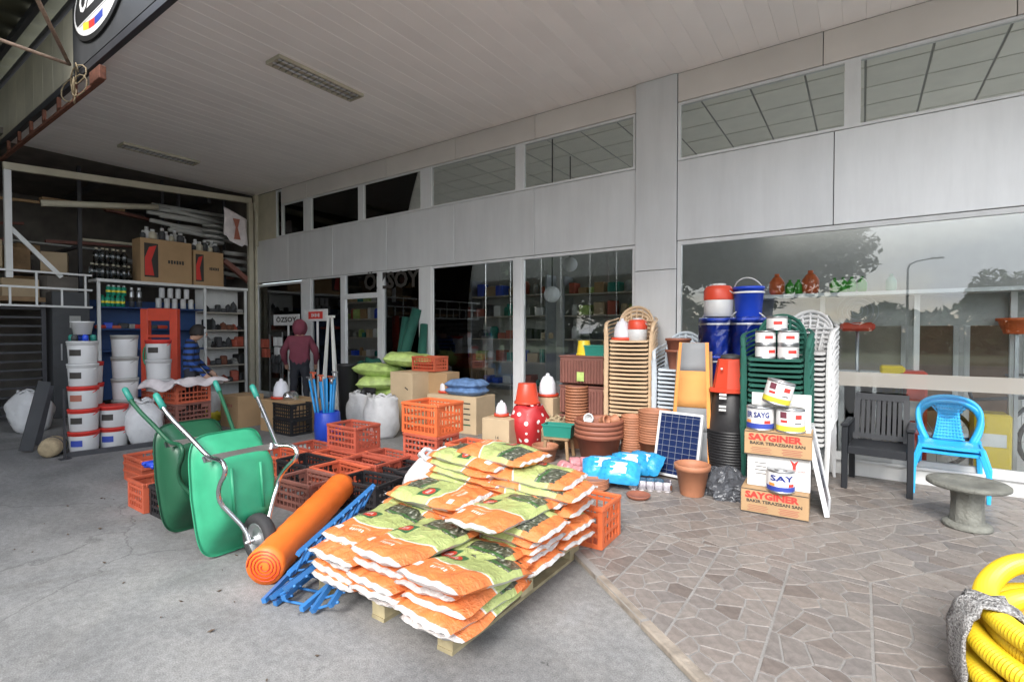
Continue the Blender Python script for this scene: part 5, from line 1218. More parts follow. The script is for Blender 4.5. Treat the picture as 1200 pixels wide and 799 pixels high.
# polka dot bag
def dots():
    m=bpy.data.materials.new('polka_dots'); m.use_nodes=True; n=m.node_tree; b=n.nodes['Principled BSDF']; L=n.links.new; t=nd(n,'ShaderNodeTexCoord'); v=nd(n,'ShaderNodeTexVoronoi'); v.inputs['Scale'].default_value=9; v.inputs['Randomness'].default_value=.25; L(t.outputs['Object'],v.inputs['Vector'])
    l=nd(n,'ShaderNodeMath',operation='LESS_THAN'); l.inputs[1].default_value=.27; L(v.outputs['Distance'],l.inputs[0]); x=nd(n,'ShaderNodeMixRGB'); x.inputs[1].default_value=(.42,.02,.025,1); x.inputs[2].default_value=(.75,.7,.68,1); L(l.outputs[0],x.inputs[0]); L(x.outputs[0],b.inputs['Base Color']); b.inputs['Roughness'].default_value=.5; MATS['polka']=m
dots()
q=on(620,5.6); sack(0,0,SLAB,.55,.21,'red polka dot cloth bag beside the plain carton','polka',seed=4.,p=Vector((q.x,q.y,SLAB)),pinch=.8)
pot(q.x-.03,q.y,SLAB+.57+.27,pot_mesh('pot_skin',.165,.12,.27,'red_plastic',.03),'upturned red bucket on the polka dot bag',None,(PI,0,0),'red_bucket','bucket')
q=on(642,6.05); bxm=carton('carton','low carton under the grey drinker by the window',(q.x,q.y,gz(q)),(.34,.3,.62),0,'cardboard_pale'); drinker('grey domed drinker beside the upturned red bucket',(q.x,q.y,gz(q)+.622),1.15)
# cartons
def gp(u,Y,v=None): 
    q=on(u,Y); q.z=gz(q) if False else (SLAB if q.y>kerb_y(q.x) else 0.); return q
q=gp(588,5.35); tA=carton('carton','plain carton beside the polka dot bag',q,(.40,.34,.40),.12,'cardboard_pale'); lettering('lettering','14',.06,'ink',tA,(.02,-.1716,.16),(PI/2,0,0))
drinker('white jug drinker on the plain carton',(q.x-.04,q.y+.05,q.z+.402),.75)
q=gp(540,6.0); q.z=0; tB=carton('carton','long carton by the window carrying the blue tarpaulin',(q.x,q.y,0),(.95,.5,.60),.05,'cardboard_pale')
for k in range(5): mb=MB(); mb.box((.30,-.2512,.50-.08*k),(.14-.03*(k%2),.001,.02)); part('small_print',mb,'ink' if k<4 else 'dark_green',tB)
tb=bag_mesh('tarp_skin',.62,.40,.17,7.7,['blue_tarp','blue_tarp'] if 'blue_tarp' in MATS else [mat('blue_tarp',(.12,.22,.42),.45,var=.35,scale=14,bump=.8,bscale=14)]*2,18,12)
for k in range(2): tag(link('folded_tarpaulin',tb,None,(q.x+.14,q.y-.02,.66+.10*k),(0,0,.05+.1*k)),['lower','upper'][k]+' of two folded blue tarpaulins on the long carton','tarpaulin','folded blue tarpaulins')
drinker('small white drinker beside the folded tarpaulins',(q.x-.28,q.y-.05,.602),.85)
pot(q.x-.15,q.y-.08,.602,pot_mesh('pot_skin',.06,.05,.16,'red_plastic',.02),'small red container next to the folded tarpaulins',None,None,'red_container','container')
q=gp(482,5.75); q.z=0; tC=carton('carton','tall plain carton right of the green bags',(q.x,q.y,0),(.50,.45,.93),.0,'cardboard_pale'); mb=MB(); mb.box((.12,-.2262,.68),(.08,.001,.02),rot=(0,.5,0)); part('small_print',mb,'ink',tC)
crate(q.x+.42,q.y+.1,.932,'crate_orange','orange crate on top of the tall plain carton',CG,L=.5,W=.34,Hh=.24,rz=.05)
q2=gp(528,6.1); carton('carton','dark carton behind the tall plain carton',(q.x+.45,q.y+.28,0),(.4,.3,.925),0,'cardboard')
pot(q.x+.02,q.y+.30,.94,pot_mesh('pot_skin',.13,.11,.14,'red_plastic',.02),'red basin inside the orange crate on the carton',None,None,'red_basin','basin')
# lime bags
lb=bag_mesh('bag_skin',.85,.50,.25,1.2,['lime','lime']); q=gp(448,5.85); q.z=0
lg='lime green feed bags piled by the entrance'
labs=['lime green feed bag at the bottom of the pile','second lime green feed bag from the bottom','lime green feed bag in the middle of the pile','lime green feed bag below the two upper ones','lime green feed bag near the top, left side','topmost lime green feed bag against the glass']
for k in range(6):
    tag(link('feed_bag',lb,None,(q.x-.1+.12*(k%2)+(.42 if k==5 else 0)+(-.05 if k==4 else 0),q.y+.05*(k%3)+(.12 if k==5 else 0),.11+.195*k),(rr.uniform(-.1,.1),rr.uniform(-.12,.12),.2+.4*(k%2))),labs[k],'bag',lg)
# leaning green fabric rolls
for k,(u0,v0,u1,v1,r_,lab) in enumerate(((452,470,489,362,.10,'tall dark green fabric roll leaning on the glass'),(462,470,476,372,.085,'dark green fabric roll leaning left of the tall one'),(490,470,497,380,.08,'green fabric roll leaning at the mullion'))):
    a=on(u0,6.12); a.z=0; b=YP(u1,v1,6.42); mb=MB(); mb.tube([a,a.lerp(b,.5)+Vector((0,-.01,0)),b],[r_,r_*1.05,r_*.85],14); one('fabric_roll',mb,'green_cloth',lab,'roll',group='green fabric rolls')
mb=MB(); q=on(432,6.2); mb.grid(lambda u,v:(q.x-.35+.7*u,q.y+.05*math.sin(u*9),.75+.35*v*(1-.6*abs(u-.6))+.03*math.sin(u*17)),12,6); one('green_sheet',mb,'green_cloth','crumpled green sheet beside the feed bags','sheet')
# white woven sacks and black bin
q=gp(448,5.05); q.z=0; sack(0,0,0,.60,.205,'white woven sack with its top rolled open near the tall carton',seed=6.,p=Vector((q.x,q.y,0)),pinch=.95)
q=gp(424,5.3); q.z=0; sack(0,0,0,.58,.19,'white woven sack behind the blue tool barrel',seed=7.5,p=Vector((q.x,q.y,0)),pinch=.95)
mb=MB(); mb.tube([(q.x+.15,q.y-.1,.58),(q.x+.05,q.y,.62),(q.x+.2,q.y+.1,.61)],.06,8); one('black_bundle',mb,'black_plastic','black plastic bundle lying on the white sacks','bundle')
q=gp(408,5.75); q.z=0; lath('black_bin',[('body',[(.15,0),(.16,.01),(.18,.95),(.19,.96),(.19,.99),(.17,.99),(.15,.03),(.001,.03)],'black_plastic')],'black round bin behind the white woven sacks','bin',q)
# blue barrel with blue handles
q=gp(383,4.45); q.z=0; bq=Vector(q)
lath('blue_barrel',[('body',[(.16,0),(.175,.01),(.185,.2),(.175,.40),(.16,.42),(.145,.42),(.15,.02),(.001,.02)],'blue_plastic')],'blue barrel holding long handled tools','barrel',q)
for k in range(13):
    a=k*2.4; r0=.03+.09*((k*7)%5)/5; bx_=q+Vector((r0*math.cos(a),r0*math.sin(a),.03)); lean=Vector((.10*math.cos(a)-.05,.06*math.sin(a),0)); tp=bx_+lean*1.4+Vector((0,0,.80+.04*(k%3)))
    t=T('hoe','blue handled garden tool standing in the blue barrel','tool',bx_,group='blue handled tools in the barrel'); mb=MB(); mb.tube([(0,0,0),tp-bx_],.016,8); part('handle',mb,'tool_blue',t)
    if k%2==0:
        mb=MB(); d=tp-bx_; mb.tube([d*.99,d*1.08],.018,6); mb.box(d*1.08+Vector((.0,0,.01)),(.12,.03,.02),bev=.004); part('tool_head',mb,'crate_orange' if k%4 else 'steel',t)
# white A stand
t=T('white_stand','white folding A-frame stand by the entrance','stand',(0,0,0)); base=on(384,5.45); base.z=0
for k,(u,y) in enumerate(((375,5.35),(393,5.35),(379,5.75),(397,5.75))):
    b=on(u,y); b.z=0; tp=on(387,5.55); tp.z=Zat(tp,372); tp.x+=(.05 if k%2 else -.05); mb=MB(); mb.bar(b,tp,.035,.03); part('leg',mb,'white_paint',t)
mb=MB(); tp=on(387,5.55); mb.box((tp.x,tp.y,Zat(tp,371)),(.2,.06,.04)); part('hinge',mb,'white_paint',t)
# metal tray/pipe
a=G(335,531,0); b=G(374,528,0); mb=MB(); mb.tube([a+Vector((0,0,.05)),b+Vector((0,0,.05))],.045,10); one('white_pipe',mb,'pvc_grey','white plastic pipe lying behind the orange crates','pipe')
# boxes beside the person
q=gp(345,4.6); q.z=0; tD=carton('carton','wide brown carton carrying the poultry drinker',(q.x-.1,q.y,0),(.75,.6,.50),.03); mb=MB(); mb.box((-.3,-.301,.28),(.10,.001,.15)); part('paper_label',mb,'paper_white',tD)
drinker('white poultry drinker on the wide brown carton',(q.x-.22,q.y-.1,.502),1.15)
t=T('metal_scoop','shiny metal lamp shade lying on the wide brown carton','lamp shade',(q.x-.02,q.y-.05,.505),rot=(1.1,.3,.4)); mb=MB(); mb.lathe([(.02,.16),(.05,.15),(.10,.06),(.13,0)],20,cap=(True,False),c=(0,0,.03)); part('shade',mb,'chrome',t)
for k in range(2): crate(q.x+.42,q.y-.33,.24*k,'black_plastic',['lower','upper'][k]+' of two black crates in front of the wide carton',CG,L=.5,W=.36,Hh=.24)
q=gp(283,4.35); q.z=0; tE=carton('carton','tall brown carton beside the yellow and white bag',(q.x,q.y,0),(.5,.45,.52),.08); [part('small_print',MB().box((-.08+.05*i,-.2262,.36),(.035,.001,.05)),'print_brown',tE) for i in range(4)]
q=gp(249,4.3); q.z=0; t=T('feed_sack','white feed sack with a yellow lower half beside the carton','sack',q,.1); part('upper',sack_mb(.50,.17,2.2,sy=.7,pinch=.8),'paper_white',t); mb=MB(); 
part('yellow_print',sack_mb(.24,.176,2.2,sy=.7,pinch=.98),'print_yellow',t,(0,-.004,.003))
# ================================================================== left: shelves, buckets, storage goods
SX=XL+.02
def XPz(u,v,X=XL): return XP(u,v,X)
# white framed shelf unit along the bay opening (faces +X)
y0=XP(113,330,XL).y; y1=6.25; ztop=2.59
t=T('shelf_unit','white framed shop shelf across the storage bay','shelf',(XL,0,0)); shelf_root=t
def sh(name,c,d,m): mb=MB(); mb.box(c,d,bev=.004); return part(name,mb,m,t)
ym=(y0+y1)/2; yd=XP(240,360,XL).y
sh('top_board',(-.22,ym,ztop-.03),(.50,y1-y0,.06),'white_paint')
for y in (y0+.03,yd,y1-.05): sh('upright',(-.0,y,ztop/2-.03),(.05,.05,ztop-.07),'white_paint')
sh('back_panel',(-.46,(y0+yd)/2,1.2),(.02,yd-y0,2.0),'shelf_blue'); sh('back_panel',(-.46,(yd+y1)/2,1.3),(.02,y1-yd,2.55),'white_paint')
zA=2.06; zB=1.63; zC=1.21
sh('shelf_board',(-.22,(y0+yd)/2,zA-.015),(.45,yd-y0-.06,.03),'shelf_blue'); sh('shelf_board',(-.22,(y0+yd)/2,zB-.015),(.45,yd-y0-.06,.03),'shelf_blue'); sh('shelf_board',(-.22,(y0+yd)/2,zC-.015),(.45,yd-y0-.06,.03),'shelf_blue')
zr=[2.01,1.61,1.21,.81,.41]
for z in zr: sh('shelf_board',(-.22,(yd+y1)/2,z-.015),(.45,y1-yd-.06,.03),'shelf_board')
def can(label,x,y,z,r,h,m,cap,group):
    t=T('spray_can',label,'can',(x,y,z),0,group); mb=MB(); mb.lathe([(r,0),(r,h*.78),(r*.6,h*.86)],12); part('body',mb,m,t); mb=MB(); mb.lathe([(r*.6,h*.86),(r*.6,h),(r*.4,h)],10); part('cap',mb,cap,t)
    mb=MB(); mb.lathe([(r*1.01,h*.3),(r*1.01,h*.5)],12,cap=(False,False)); part('label_band',mb,'print_yellow' if m=='teal_can' else 'ink',t); return t
mat('teal_can',(.02,.30,.18),.35,var=.1)
def yu(u,z): d=ray(u,388); return XL*d.y/d.x
for k in range(5):
    can('green can in the row on the upper blue shelf',XL-.08+.03*(k%2),yu(122+k*6,0),zA,.042,.22,'teal_can','teal_can','green cans on the blue shelf')
for k in range(4): can('green can stacked upon the others on the blue shelf',XL-.10,yu(130+k*6,0),zA+.222,.042,.2,'teal_can','print_white','green cans stacked on top')
for k in range(2): can(['left','right'][k]+' tall silver can on the upper blue shelf',XL-.1,yu(157+k*9,0),zA,.045,.40,'steel','print_white','silver cans')
for j in range(2):
    for k in range(5 if j==0 else 4):
        mb=MB(); mb.lathe([(.05,0),(.052,.01),(.052,.2),(.035,.215)],14); one('white_roll',mb,'white_plastic',['white roll in the lower row beside the silver cans','white roll stacked in the upper row beside the silver cans'][j],'roll',(XL-.12+.02*(k%2),yu(189+k*9.5+4*j,0),zA+.217*j),group='white rolls on the blue shelf %d'%j)
rg=random.Random(9); gm_=['red_plastic','blue_plastic','crate_orange','dark_grey','pvc_grey','red_print']
for k in range(9): 
    s=(rg.uniform(.12,.2),rg.uniform(.10,.2),rg.uniform(.06,.13)); mb=MB(); mb.box((0,0,s[2]/2),s,bev=.015); one('boxed_good',mb,gm_[k%6 if k<6 else k%4],'small packed good on the lower blue shelf','pack',(XL-.2,yu(122+k*9,0),zB),rg.uniform(-.2,.2),'packs on the lower blue shelf')
for zi,z in enumerate(zr):
    nn=7
    for k in range(nn):
        y=yd+.12+(y1-yd-.24)*k/(nn-1); s=(rg.uniform(.14,.28),rg.uniform(.08,.17),rg.uniform(.08,.26)); m_=rg.choice(['dark_grey','black','dark_metal','dark_grey','crate_red','pvc_grey','rust','black_plastic'])
        if rg.random()<.5: mb=lump(s[2],s[1]*.7,rg.uniform(0,6),10,5)
        else: mb=MB(); mb.box((0,0,s[2]/2),s,bev=.02)
        one('tool_part',mb,m_,'dark tool or fitting on the %s right-hand shelf'%['topmost','second','third','fourth','lowest'][zi],'fitting',(XL-.18,y,z),rg.uniform(-.4,.4),'fittings on right-hand shelf %d'%(zi+1))
# cartons and bottles on top of the shelf unit
def top_carton(label,u0,u1,v0,h,m):
    ya,yb=yu(u0,0),yu(u1,0); w=yb-ya; t=carton('carton',label,(XL-.22,(ya+yb)/2,ztop+.002),(w,.42,h),PI/2,'cardboard',tape=False,group='printed cartons on the shelf top')
    return t,w
for lab,u0,u1,vt_ in (('large brown carton with a red and black picture on the shelf top',166,226,278),('smaller brown carton with a red and black picture on the shelf top',228,263,291)):
    h=XP((u0+u1)/2,vt_+4,XL).z-ztop; t,w=top_carton(lab,u0,u1,0,h,0)
    y=-.2112
    mb=MB(); mb.box((-w*.30,y,h*.5),(w*.26,.001,h*.78)); part('picture_ground',mb,'ink',t)
    mb=MB(); mb.prism([(-w*.42,h*.15),(-w*.25,h*.15),(-w*.30,h*.5),(-w*.20,h*.85),(-w*.34,h*.80),(-w*.42,h*.55)],.0,.001,M=Matrix.Translation((0,y-.0006,0))@RX); part('picture_figure',mb,'red_print',t)
    [part('print_mark',MB().box((w*(.04+.055*i),y-.0005,h*.5),(w*.04,.001,h*(.09 if i%2 else .075))),'ink',t) for i in range(6)]
    n=10 if w>.5 else 5
    for k in range(n):
        yy=yu(u0,0)+w*(.1+.82*k/max(1,n-1)); hh=.16+.05*((k*5)%3); mb=MB(); r_=.05+.012*(k%3); mb.lathe([(r_,0),(r_,hh*.6),(r_*.5,hh*.75),(r_*.5,hh*.78)],12)
        t2=T('bottle','small bottle or jar standing on the %s carton'%('large' if n==10 else 'smaller'),'bottle',(XL-.15-.06*(k%2),yy,ztop+h+.006),0,'jars on the %s carton'%('large' if n==10 else 'smaller')); part('body',mb,['dark_grey','white_plastic','cream','pvc_grey'][k%4],t2); mb=MB(); mb.lathe([(r_*.55,hh*.78),(r_*.55,hh),(r_*.4,hh)],10); part('cap',mb,'white_plastic',t2)
for k in range(16):
    yy=yu(112+(k%8)*6.3,0); row=k//8; hh=.30; r_=.055; z=ztop+.003+.305*row
    if row==1 and k%8 in (0,7): continue
    t2=T('plastic_bottle','clear plastic bottle in the %s row of the bottle pack on the shelf top'%['lower','upper'][row],'bottle',(XL-.14-.05*(k%2),yy,z),0,'clear bottles, %s row'%['lower','upper'][row]); mb=MB(); mb.lathe([(r_,0),(r_,hh*.62),(r_*.8,hh*.72),(.018,hh*.85),(.018,hh*.9)],12); part('body',mb,'bottle_clear',t2); mb=MB(); mb.lathe([(.026,hh*.88),(.026,hh),(.02,hh)],10); part('cap',mb,'cream',t2)
# leaning plank, flag banner, pipes above
mb=MB(); mb.bar(XP(262,305,XL-.1),XP(293,331,XL-.1),.12,.10); one('plank','P' and mb,'crate_brown','reddish brown plank leaning at the end of the shelf top','plank')
t=T('banner','white pennant banner with a brown figure hanging by the corner post','banner',XP(276,245,XL+.12)); 
def bn(u,v): return (.02*math.sin(v*5+u*3), (u-.5)*.52*(1-.0*v), -v*(.70 if abs(u-.5)<.3 else .62)-.2*u)
mb=MB(); mb.grid(bn,8,10); part('cloth',mb,'sack_pink',t,solid=.004)
mb=MB(); mb.prism([(-.08,-.15),(.08,-.15),(.03,-.35),(.09,-.62),(-.06,-.62),(-.02,-.35)],0,.002,M=Matrix.Translation((.035,0,-.08))@Matrix.Rotation(PI/2,4,'Z')@RX); part('figure',mb,'print_brown',t)
def tubeb(label,a,b,r,m,group=None,name='storage_pipe'):
    mb=MB(); mb.tube([a,b],r,10); return one(name,mb,m,label,'pipe',group=group)
tubeb('long pale pipe hanging across the dark storage bay',XP(48,238,XL-.4),XP(185,243,XL-.4),.06,'cream')
rs2=random.Random(4)
for k in range(10):
    v=243+ (k%5)*6; tubeb('grey pipe in the bundle stored under the bay roof',XP(178+rs2.uniform(-8,25),v+rs2.uniform(-4,4),XL-.5),XP(268+rs2.uniform(-6,6),v+14+rs2.uniform(-4,4),XL-.5-.1*(k%3)),.045,'pvc_grey','grey pipes under the bay roof')
for k in range(4): tubeb('pale pipe stacked behind the leaning plank',XP(262,296+k*8,XL-.5),XP(296,300+k*9,XL-.6),.05,'pvc_grey','pale pipes behind the plank')
for k in range(4):
    q=XP(250,284-6*k,XL-.35); mb=MB(); mb.tube([(q.x+.13*math.cos(a)*1.0,q.y+.20*math.sin(a),q.z) for a in [i*2*PI/20 for i in range(20)]],.035,6,closed=True); one('hose_ring',mb,'pvc_grey','grey hose ring in the pile behind the smaller carton','hose',group='grey hose rings')
# support for pipes: rack bracket beams
for u in (190,262):
    a=XP(u,240,XL-.75); mb=MB(); mb.bar((a.x,a.y,2.7),(a.x,a.y,4.9),.05,.05); one('rack_post',mb,'dark_metal','dark rack post behind the pipes '+('left of' if u<200 else 'right of')+' the cartons','post')
# mezzanine clutter at the left
for k in range(26):
    y=rs2.uniform(-.2,3.1); x=XL-rs2.uniform(.6,2.2); s=(rs2.uniform(.25,.6),rs2.uniform(.2,.5),rs2.uniform(.15,.5)); z=2.2+(.0 if k<14 else .5 if k<22 else .95)
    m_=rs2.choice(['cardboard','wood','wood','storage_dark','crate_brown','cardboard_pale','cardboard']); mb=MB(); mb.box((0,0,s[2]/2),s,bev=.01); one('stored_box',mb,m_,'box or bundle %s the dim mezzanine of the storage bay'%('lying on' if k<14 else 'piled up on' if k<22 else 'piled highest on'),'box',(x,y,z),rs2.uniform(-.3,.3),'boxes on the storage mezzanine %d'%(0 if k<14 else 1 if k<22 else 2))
for k in range(16):
    y=-.6+k*.38+rs2.uniform(-.1,.1); z=2.75+rs2.uniform(0,1.5); x=XL-1.1-rs2.uniform(0,1.2); mb=MB(); mb.bar((x,y,z),(x-rs2.uniform(-.2,.4),y+rs2.uniform(.9,1.9),z+rs2.uniform(-.25,.3)),rs2.uniform(.05,.16),rs2.uniform(.03,.08)); one('stored_plank',mb,rs2.choice(['wood','cardboard','pvc_grey','cream','crate_brown','wood']),'plank or batten stored high in the dim storage bay','plank',group='planks stored in the bay')
for y in (-.2,1.6,3.4,5.2): mb=MB(); mb.bar((XL-1.0,y,2.2),(XL-1.0,y,4.9),.06,.06); mb.bar((XL-1.0,y,3.3),(XL-2.6,y,3.3),.05,.06); one('storage_rack',mb,'dark_metal',['dark upright rack frame at the far left of the storage bay','dark upright rack frame second from the left in the bay','dark upright rack frame behind the bottle packs','dark upright rack frame behind the pipes'][[-.2,1.6,3.4,5.2].index(y)],'rack',group='rack frames in the bay')
# white railing
t=T('railing','white tubular railing along the storage mezzanine','railing',(XL+.05,0,0))
def yz(u,v): q=XP(u,v,XL); return (0,q.y,q.z)
yl=-2.0; ya=yz(107,350)[1]
def zrow(u,v): return XP(u,v,XL).z
zt3_,zt2_,zt1_=zrow(60,320),zrow(60,338),zrow(60,359)
for z in (zt3_,zt2_,zt1_): mb=MB(); mb.bar((0,yl,z),(0,ya,z),.04,.035); part('rail',mb,'white_paint',t)
y=ya-.1; k=0
while y>yl:
    mb=MB(); mb.bar((0,y,zt1_),(0,y,zt2_ if k%2 else zt3_),.03,.03); part('baluster',mb,'white_paint',t); y-=.34; k+=1
# dark slatted rack below
t=T('slatted_rack','dark horizontal slatted shutter under the mezzanine','shutter',(XL-.1,0,0)); yb_=XP(54,430,XL).y
for k in range(13): mb=MB(); mb.box((0,(yb_-2.0)/2,.12+k*.155),(.03,yb_+2.0,.035)); part('slat',mb,'dark_metal',t)
for y in (yb_,.6,-1.): mb=MB(); mb.box((-.02,y,1.05),(.05,.06,2.1)); part('stile',mb,'dark_metal',t)
ca_=XP(60,350,XL).y; cb_=XP(104,350,XL).y
t=T('metal_cabinet','dark grey metal cabinet beside the blue shelves','cabinet',(XL-.15,(ca_+cb_)/2,0)); mb=MB(); mb.box((0,0,1.15),(.4,cb_-ca_,2.3),bev=.01); part('body',mb,'dark_grey',t)
mb=MB(); mb.box((.203,.05,1.75),(.006,.16,.22)); part('sign_plate',mb,'pvc_grey',t); mb=MB(); mb.box((.205,-.15,1.2),(.02,.02,.3)); part('handle',mb,'steel',t)
# ---------------------------------------------------------------- paint buckets
def bucket_meshes(r,h,rim):
    out=[]
    mb=MB(); mb.lathe([(r*.9,0),(r*.92,.006),(r,h-.05),(r,h-.02)],28,cap=(True,False)); out.append(('body',mb.mesh('body','white_plastic')))
    mb=MB(); mb.lathe([(r*1.0,h-.052),(r*1.04,h-.05),(r*1.04,h-.018),(r*1.06,h-.016),(r*1.06,h),(r*1.0,h+.004),(r*.9,h-.004),(.001,h-.004)],28,cap=(False,False)); out.append(('lid',mb.mesh('lid',rim)))
    mb=MB(); mb.tube(bez([(-r*1.03,0,h-.05),(-r*.9,-r*1.0,h-.10),(r*.9,-r*1.0,h-.15),(r*1.03,0,h-.05)],14),.006,6); out.append(('handle',mb.mesh('handle',rim)))
    return out
BKR=bucket_meshes(.158,.285,'red_print'); BKW=bucket_meshes(.158,.285,'white_plastic'); BKG=bucket_meshes(.155,.30,'pvc_grey')
def bucket(label,x,y,z,ms,rz=.6,logo=None):
    t=T('paint_bucket',label,'bucket',(x,y,z),rz,'white paint buckets')
    for n,me in ms: link(n,me,t)
    if logo:
        mb=MB(); r=.158; mb.grid(lambda u,v:(math.sin((u-.5)*.9)*r*.985,-math.cos((u-.5)*.9)*r*.985,.10+.08*v),8,1); part('logo',mb,logo,t)
    return t
b0=G(88,533,0)+Vector((-.1,.12,0)); b0.z=0
for k in range(5): bucket(['lowest','second','third','fourth','topmost'][k]+' bucket of the front stack at the far left',b0.x,b0.y,.291*k,BKR if k<3 else BKW,.75,['ink_blue','ink','print_brown','ink','ink'][k])
b1=G(124,527,0)+Vector((-.1,.12,0))
for k in range(2): bucket(['lower','upper'][k]+' bucket of the short stack beside the white sack',b1.x,b1.y,.291*k,BKR,.8,'ink' if k else 'ink_blue')
b2=b0+Vector((-.38,.16,0)) 
for k in range(4): bucket(['lowest','second','third','topmost'][k]+' bucket of the stack left behind the front stack',b2.x,b2.y,.291*k,BKR if k else BKW,.4,'ink')
b3=b0+Vector((-.30,.55,0))
for k in range(5): bucket(['lowest','second','third','fourth','topmost'][k]+' grey lidded bucket of the stack in the second row',b3.x,b3.y,.305*k,BKG,.5,None)
b4=b0+Vector((-.25,.95,0))
for k in range(5): bucket(['lowest','second','third','fourth','topmost'][k]+' bucket of the third row stack behind the draped cloth',b4.x,b4.y,.291*k,BKR if k==4 else BKW,.75,'ink' if k==4 else None)
# tins & bits on the front stack
for k in range(6):
    a=k*1.05; mb=MB(); mb.lathe([(.035,0),(.035,.06),(.02,.08)],10); one('small_jar',mb,['blue_plastic','teal','dark_grey'][k%3],'small blue or green jar ringing the topmost white bucket','jar',(b0.x+.11*math.cos(a),b0.y+.11*math.sin(a),.291*5),group='jars on the bucket stack')
lath('white_tub',[('body',[(.09,0),(.115,.15),(.125,.152),(.125,.17),(.11,.17),(.09,.02),(.001,.02)],'white_plastic')],'white tub on the front bucket stack','tub',(b0.x,b0.y,.291*5+.081))
# thin upright post in front
mb=MB(); q=G(76,538,0); mb.bar((0,0,0),(0,0,Zat(q,456)),.02,.02); mb.box((0,0,.006),(.1,.1,.012)); one('thin_post',mb,'dark_metal','thin dark steel post standing before the buckets','post',q,.2)
# orange baskets with draped cloth
q=G(163,520,0)+Vector((-.25,.55,0)); q.z=0; 
for k in range(3): crate(q.x+.3,q.y,.27*k,'crate_brown' if k<2 else 'crate_orange',['lowest','middle','topmost'][k]+' crate of the stack under the draped pinkish cloth','crates under the draped cloth',L=.55,W=.5,Hh=.27,rz=.1,anchor=False)
q=G(188,516,0)+Vector((-.2,.1,0))
crate(q.x,q.y,0,'black_plastic','black crate below the orange basket by the person','crates under the draped cloth b',anchor=False,Hh=.4); crate(q.x,q.y,.4,'crate_orange','orange basket by the striped shirt person','baskets',anchor=False,Hh=.3)
q=G(163,520,0)+Vector((-.25,.55,0)); q.z=0
mb=MB()
def dr(u,v):
    x=(u-.5)*.95; y=(v-.5)*.85; e=max(abs(x)/.40,abs(y)/.36); z=.0 if e<1 else -(e-1)*.42; return (x*.95,y*.95,z+.028*math.sin(x*11+y*7)+.02*math.sin(y*19-x*5)+(.05 if u>.85 else 0))
mb.grid(dr,26,22); o=one('draped_cloth',mb,'sack_pink','crumpled white and pink cloth draped over the crate stack','cloth',(q.x+.3,q.y,.85),.25); md=o.modifiers.new('thick','SOLIDIFY'); md.thickness=.012
q=G(157,523,0)+Vector((-.08,.15,0)); q.z=0; sack(0,0,0,.60,.19,'tall white sack standing in front of the orange basket',seed=9.,p=q,pinch=.45)
# low dark board along the ground in front of the buckets
a=G(78,536,0); b=G(182,522,0); mb=MB(); mb.bar(a+Vector((0,0,.03)),b+Vector((0,0,.03)),.05,.06); one('ground_beam',mb,'dark_metal','dark steel beam on the ground in front of the buckets','beam')
# leaning dark boards, white bag and burlap roll
for k,(u0,v0,u1,v1,w,lab) in enumerate(((30,531,52,447,.13,'dark board leaning left of the bucket stack'),(42,524,58,452,.09,'narrow dark board leaning right beside the wider one'))):
    a=G(u0,v0,0); dd=dep(a)+.25; b=DP(u1,v1,dd); mb=MB(); mb.bar(a+Vector((0,0,.03)),b,w,.04,upv=(1,0,0)); one('leaning_board',mb,'dark_metal' if k else 'dark_grey',lab,'board')
q=G(36,505,0); sack(0,0,0,.62,.22,'white sheet bag behind the leaning dark boards',seed=11.,p=Vector((q.x,q.y,0)),pinch=.6)
q=G(54,536,0); t=T('burlap_roll','tied roll of brown burlap on the ground by the buckets','roll',(q.x-.05,q.y+.08,0),-.5); mb=MB(); mb.tube([(-.17,0,.115),(-.16,0,.115),(-.06,.0,.125),(.06,0,.125),(.16,0,.115),(.17,0,.115)],[.06,.105,.122,.122,.105,.06],18); part('roll',mb,'burlap',t)
for x in (-.07,.06): mb=MB(); mb.tube([(x,.124*math.cos(a),.125+.124*math.sin(a)) for a in [i*2*PI/18 for i in range(18)]],.007,5,closed=True); part('cord',mb,'dark_metal',t)
# red press frame with hose
p0=G(172,505,0); q=Vector((-9.9,4.1,0)); ya,yb=None,None
d1=ray(171,388); d2=ray(205,388); D=8.9; A_=EYE+d1*(D); B_=EYE+d2*(D+.0); A_.z=B_.z=0
t=T('press_stand','tall red steel press frame beside the striped shirt person','frame',A_,math.atan2(B_.y-A_.y,B_.x-A_.x)); wd=(B_-A_).length; hz_=Zat(A_,362); hz2=Zat(B_,362)
for x in (0,wd): mb=MB(); mb.box((x,0,hz_/2),(.13,.10,hz_),bev=.008); part('column',mb,'red_plastic',t)
for z,h in ((hz_-.10,.22),(hz_-.48,.05),(.95,.10),(.35,.08)): mb=MB(); mb.box((wd/2,0,z),(wd-.13,.08,h),bev=.006); part('cross_beam',mb,'red_plastic',t)
mb=MB()
for k in range(6):
    mb.tube([(.1+.05*k+.13*math.cos(a)*.5,-.12-.01*k,1.15+.17*math.sin(a)) for a in [i*2*PI/16 for i in range(16)]],.014,6,closed=True)
one('green_hose',mb,'bright_green','coil of green hose hanging on the red frame','hose',A_,math.atan2(B_.y-A_.y,B_.x-A_.x)); MATS['bright_green']
mb=MB(); mb.box((0,0,.75),(.5,.1,.34),bev=.01); one('red_panel',mb,'red_plastic','red sheet metal panel standing behind the cloth draped crates','panel',A_+Vector((-.6,-.25,0)),1.1) if False else None
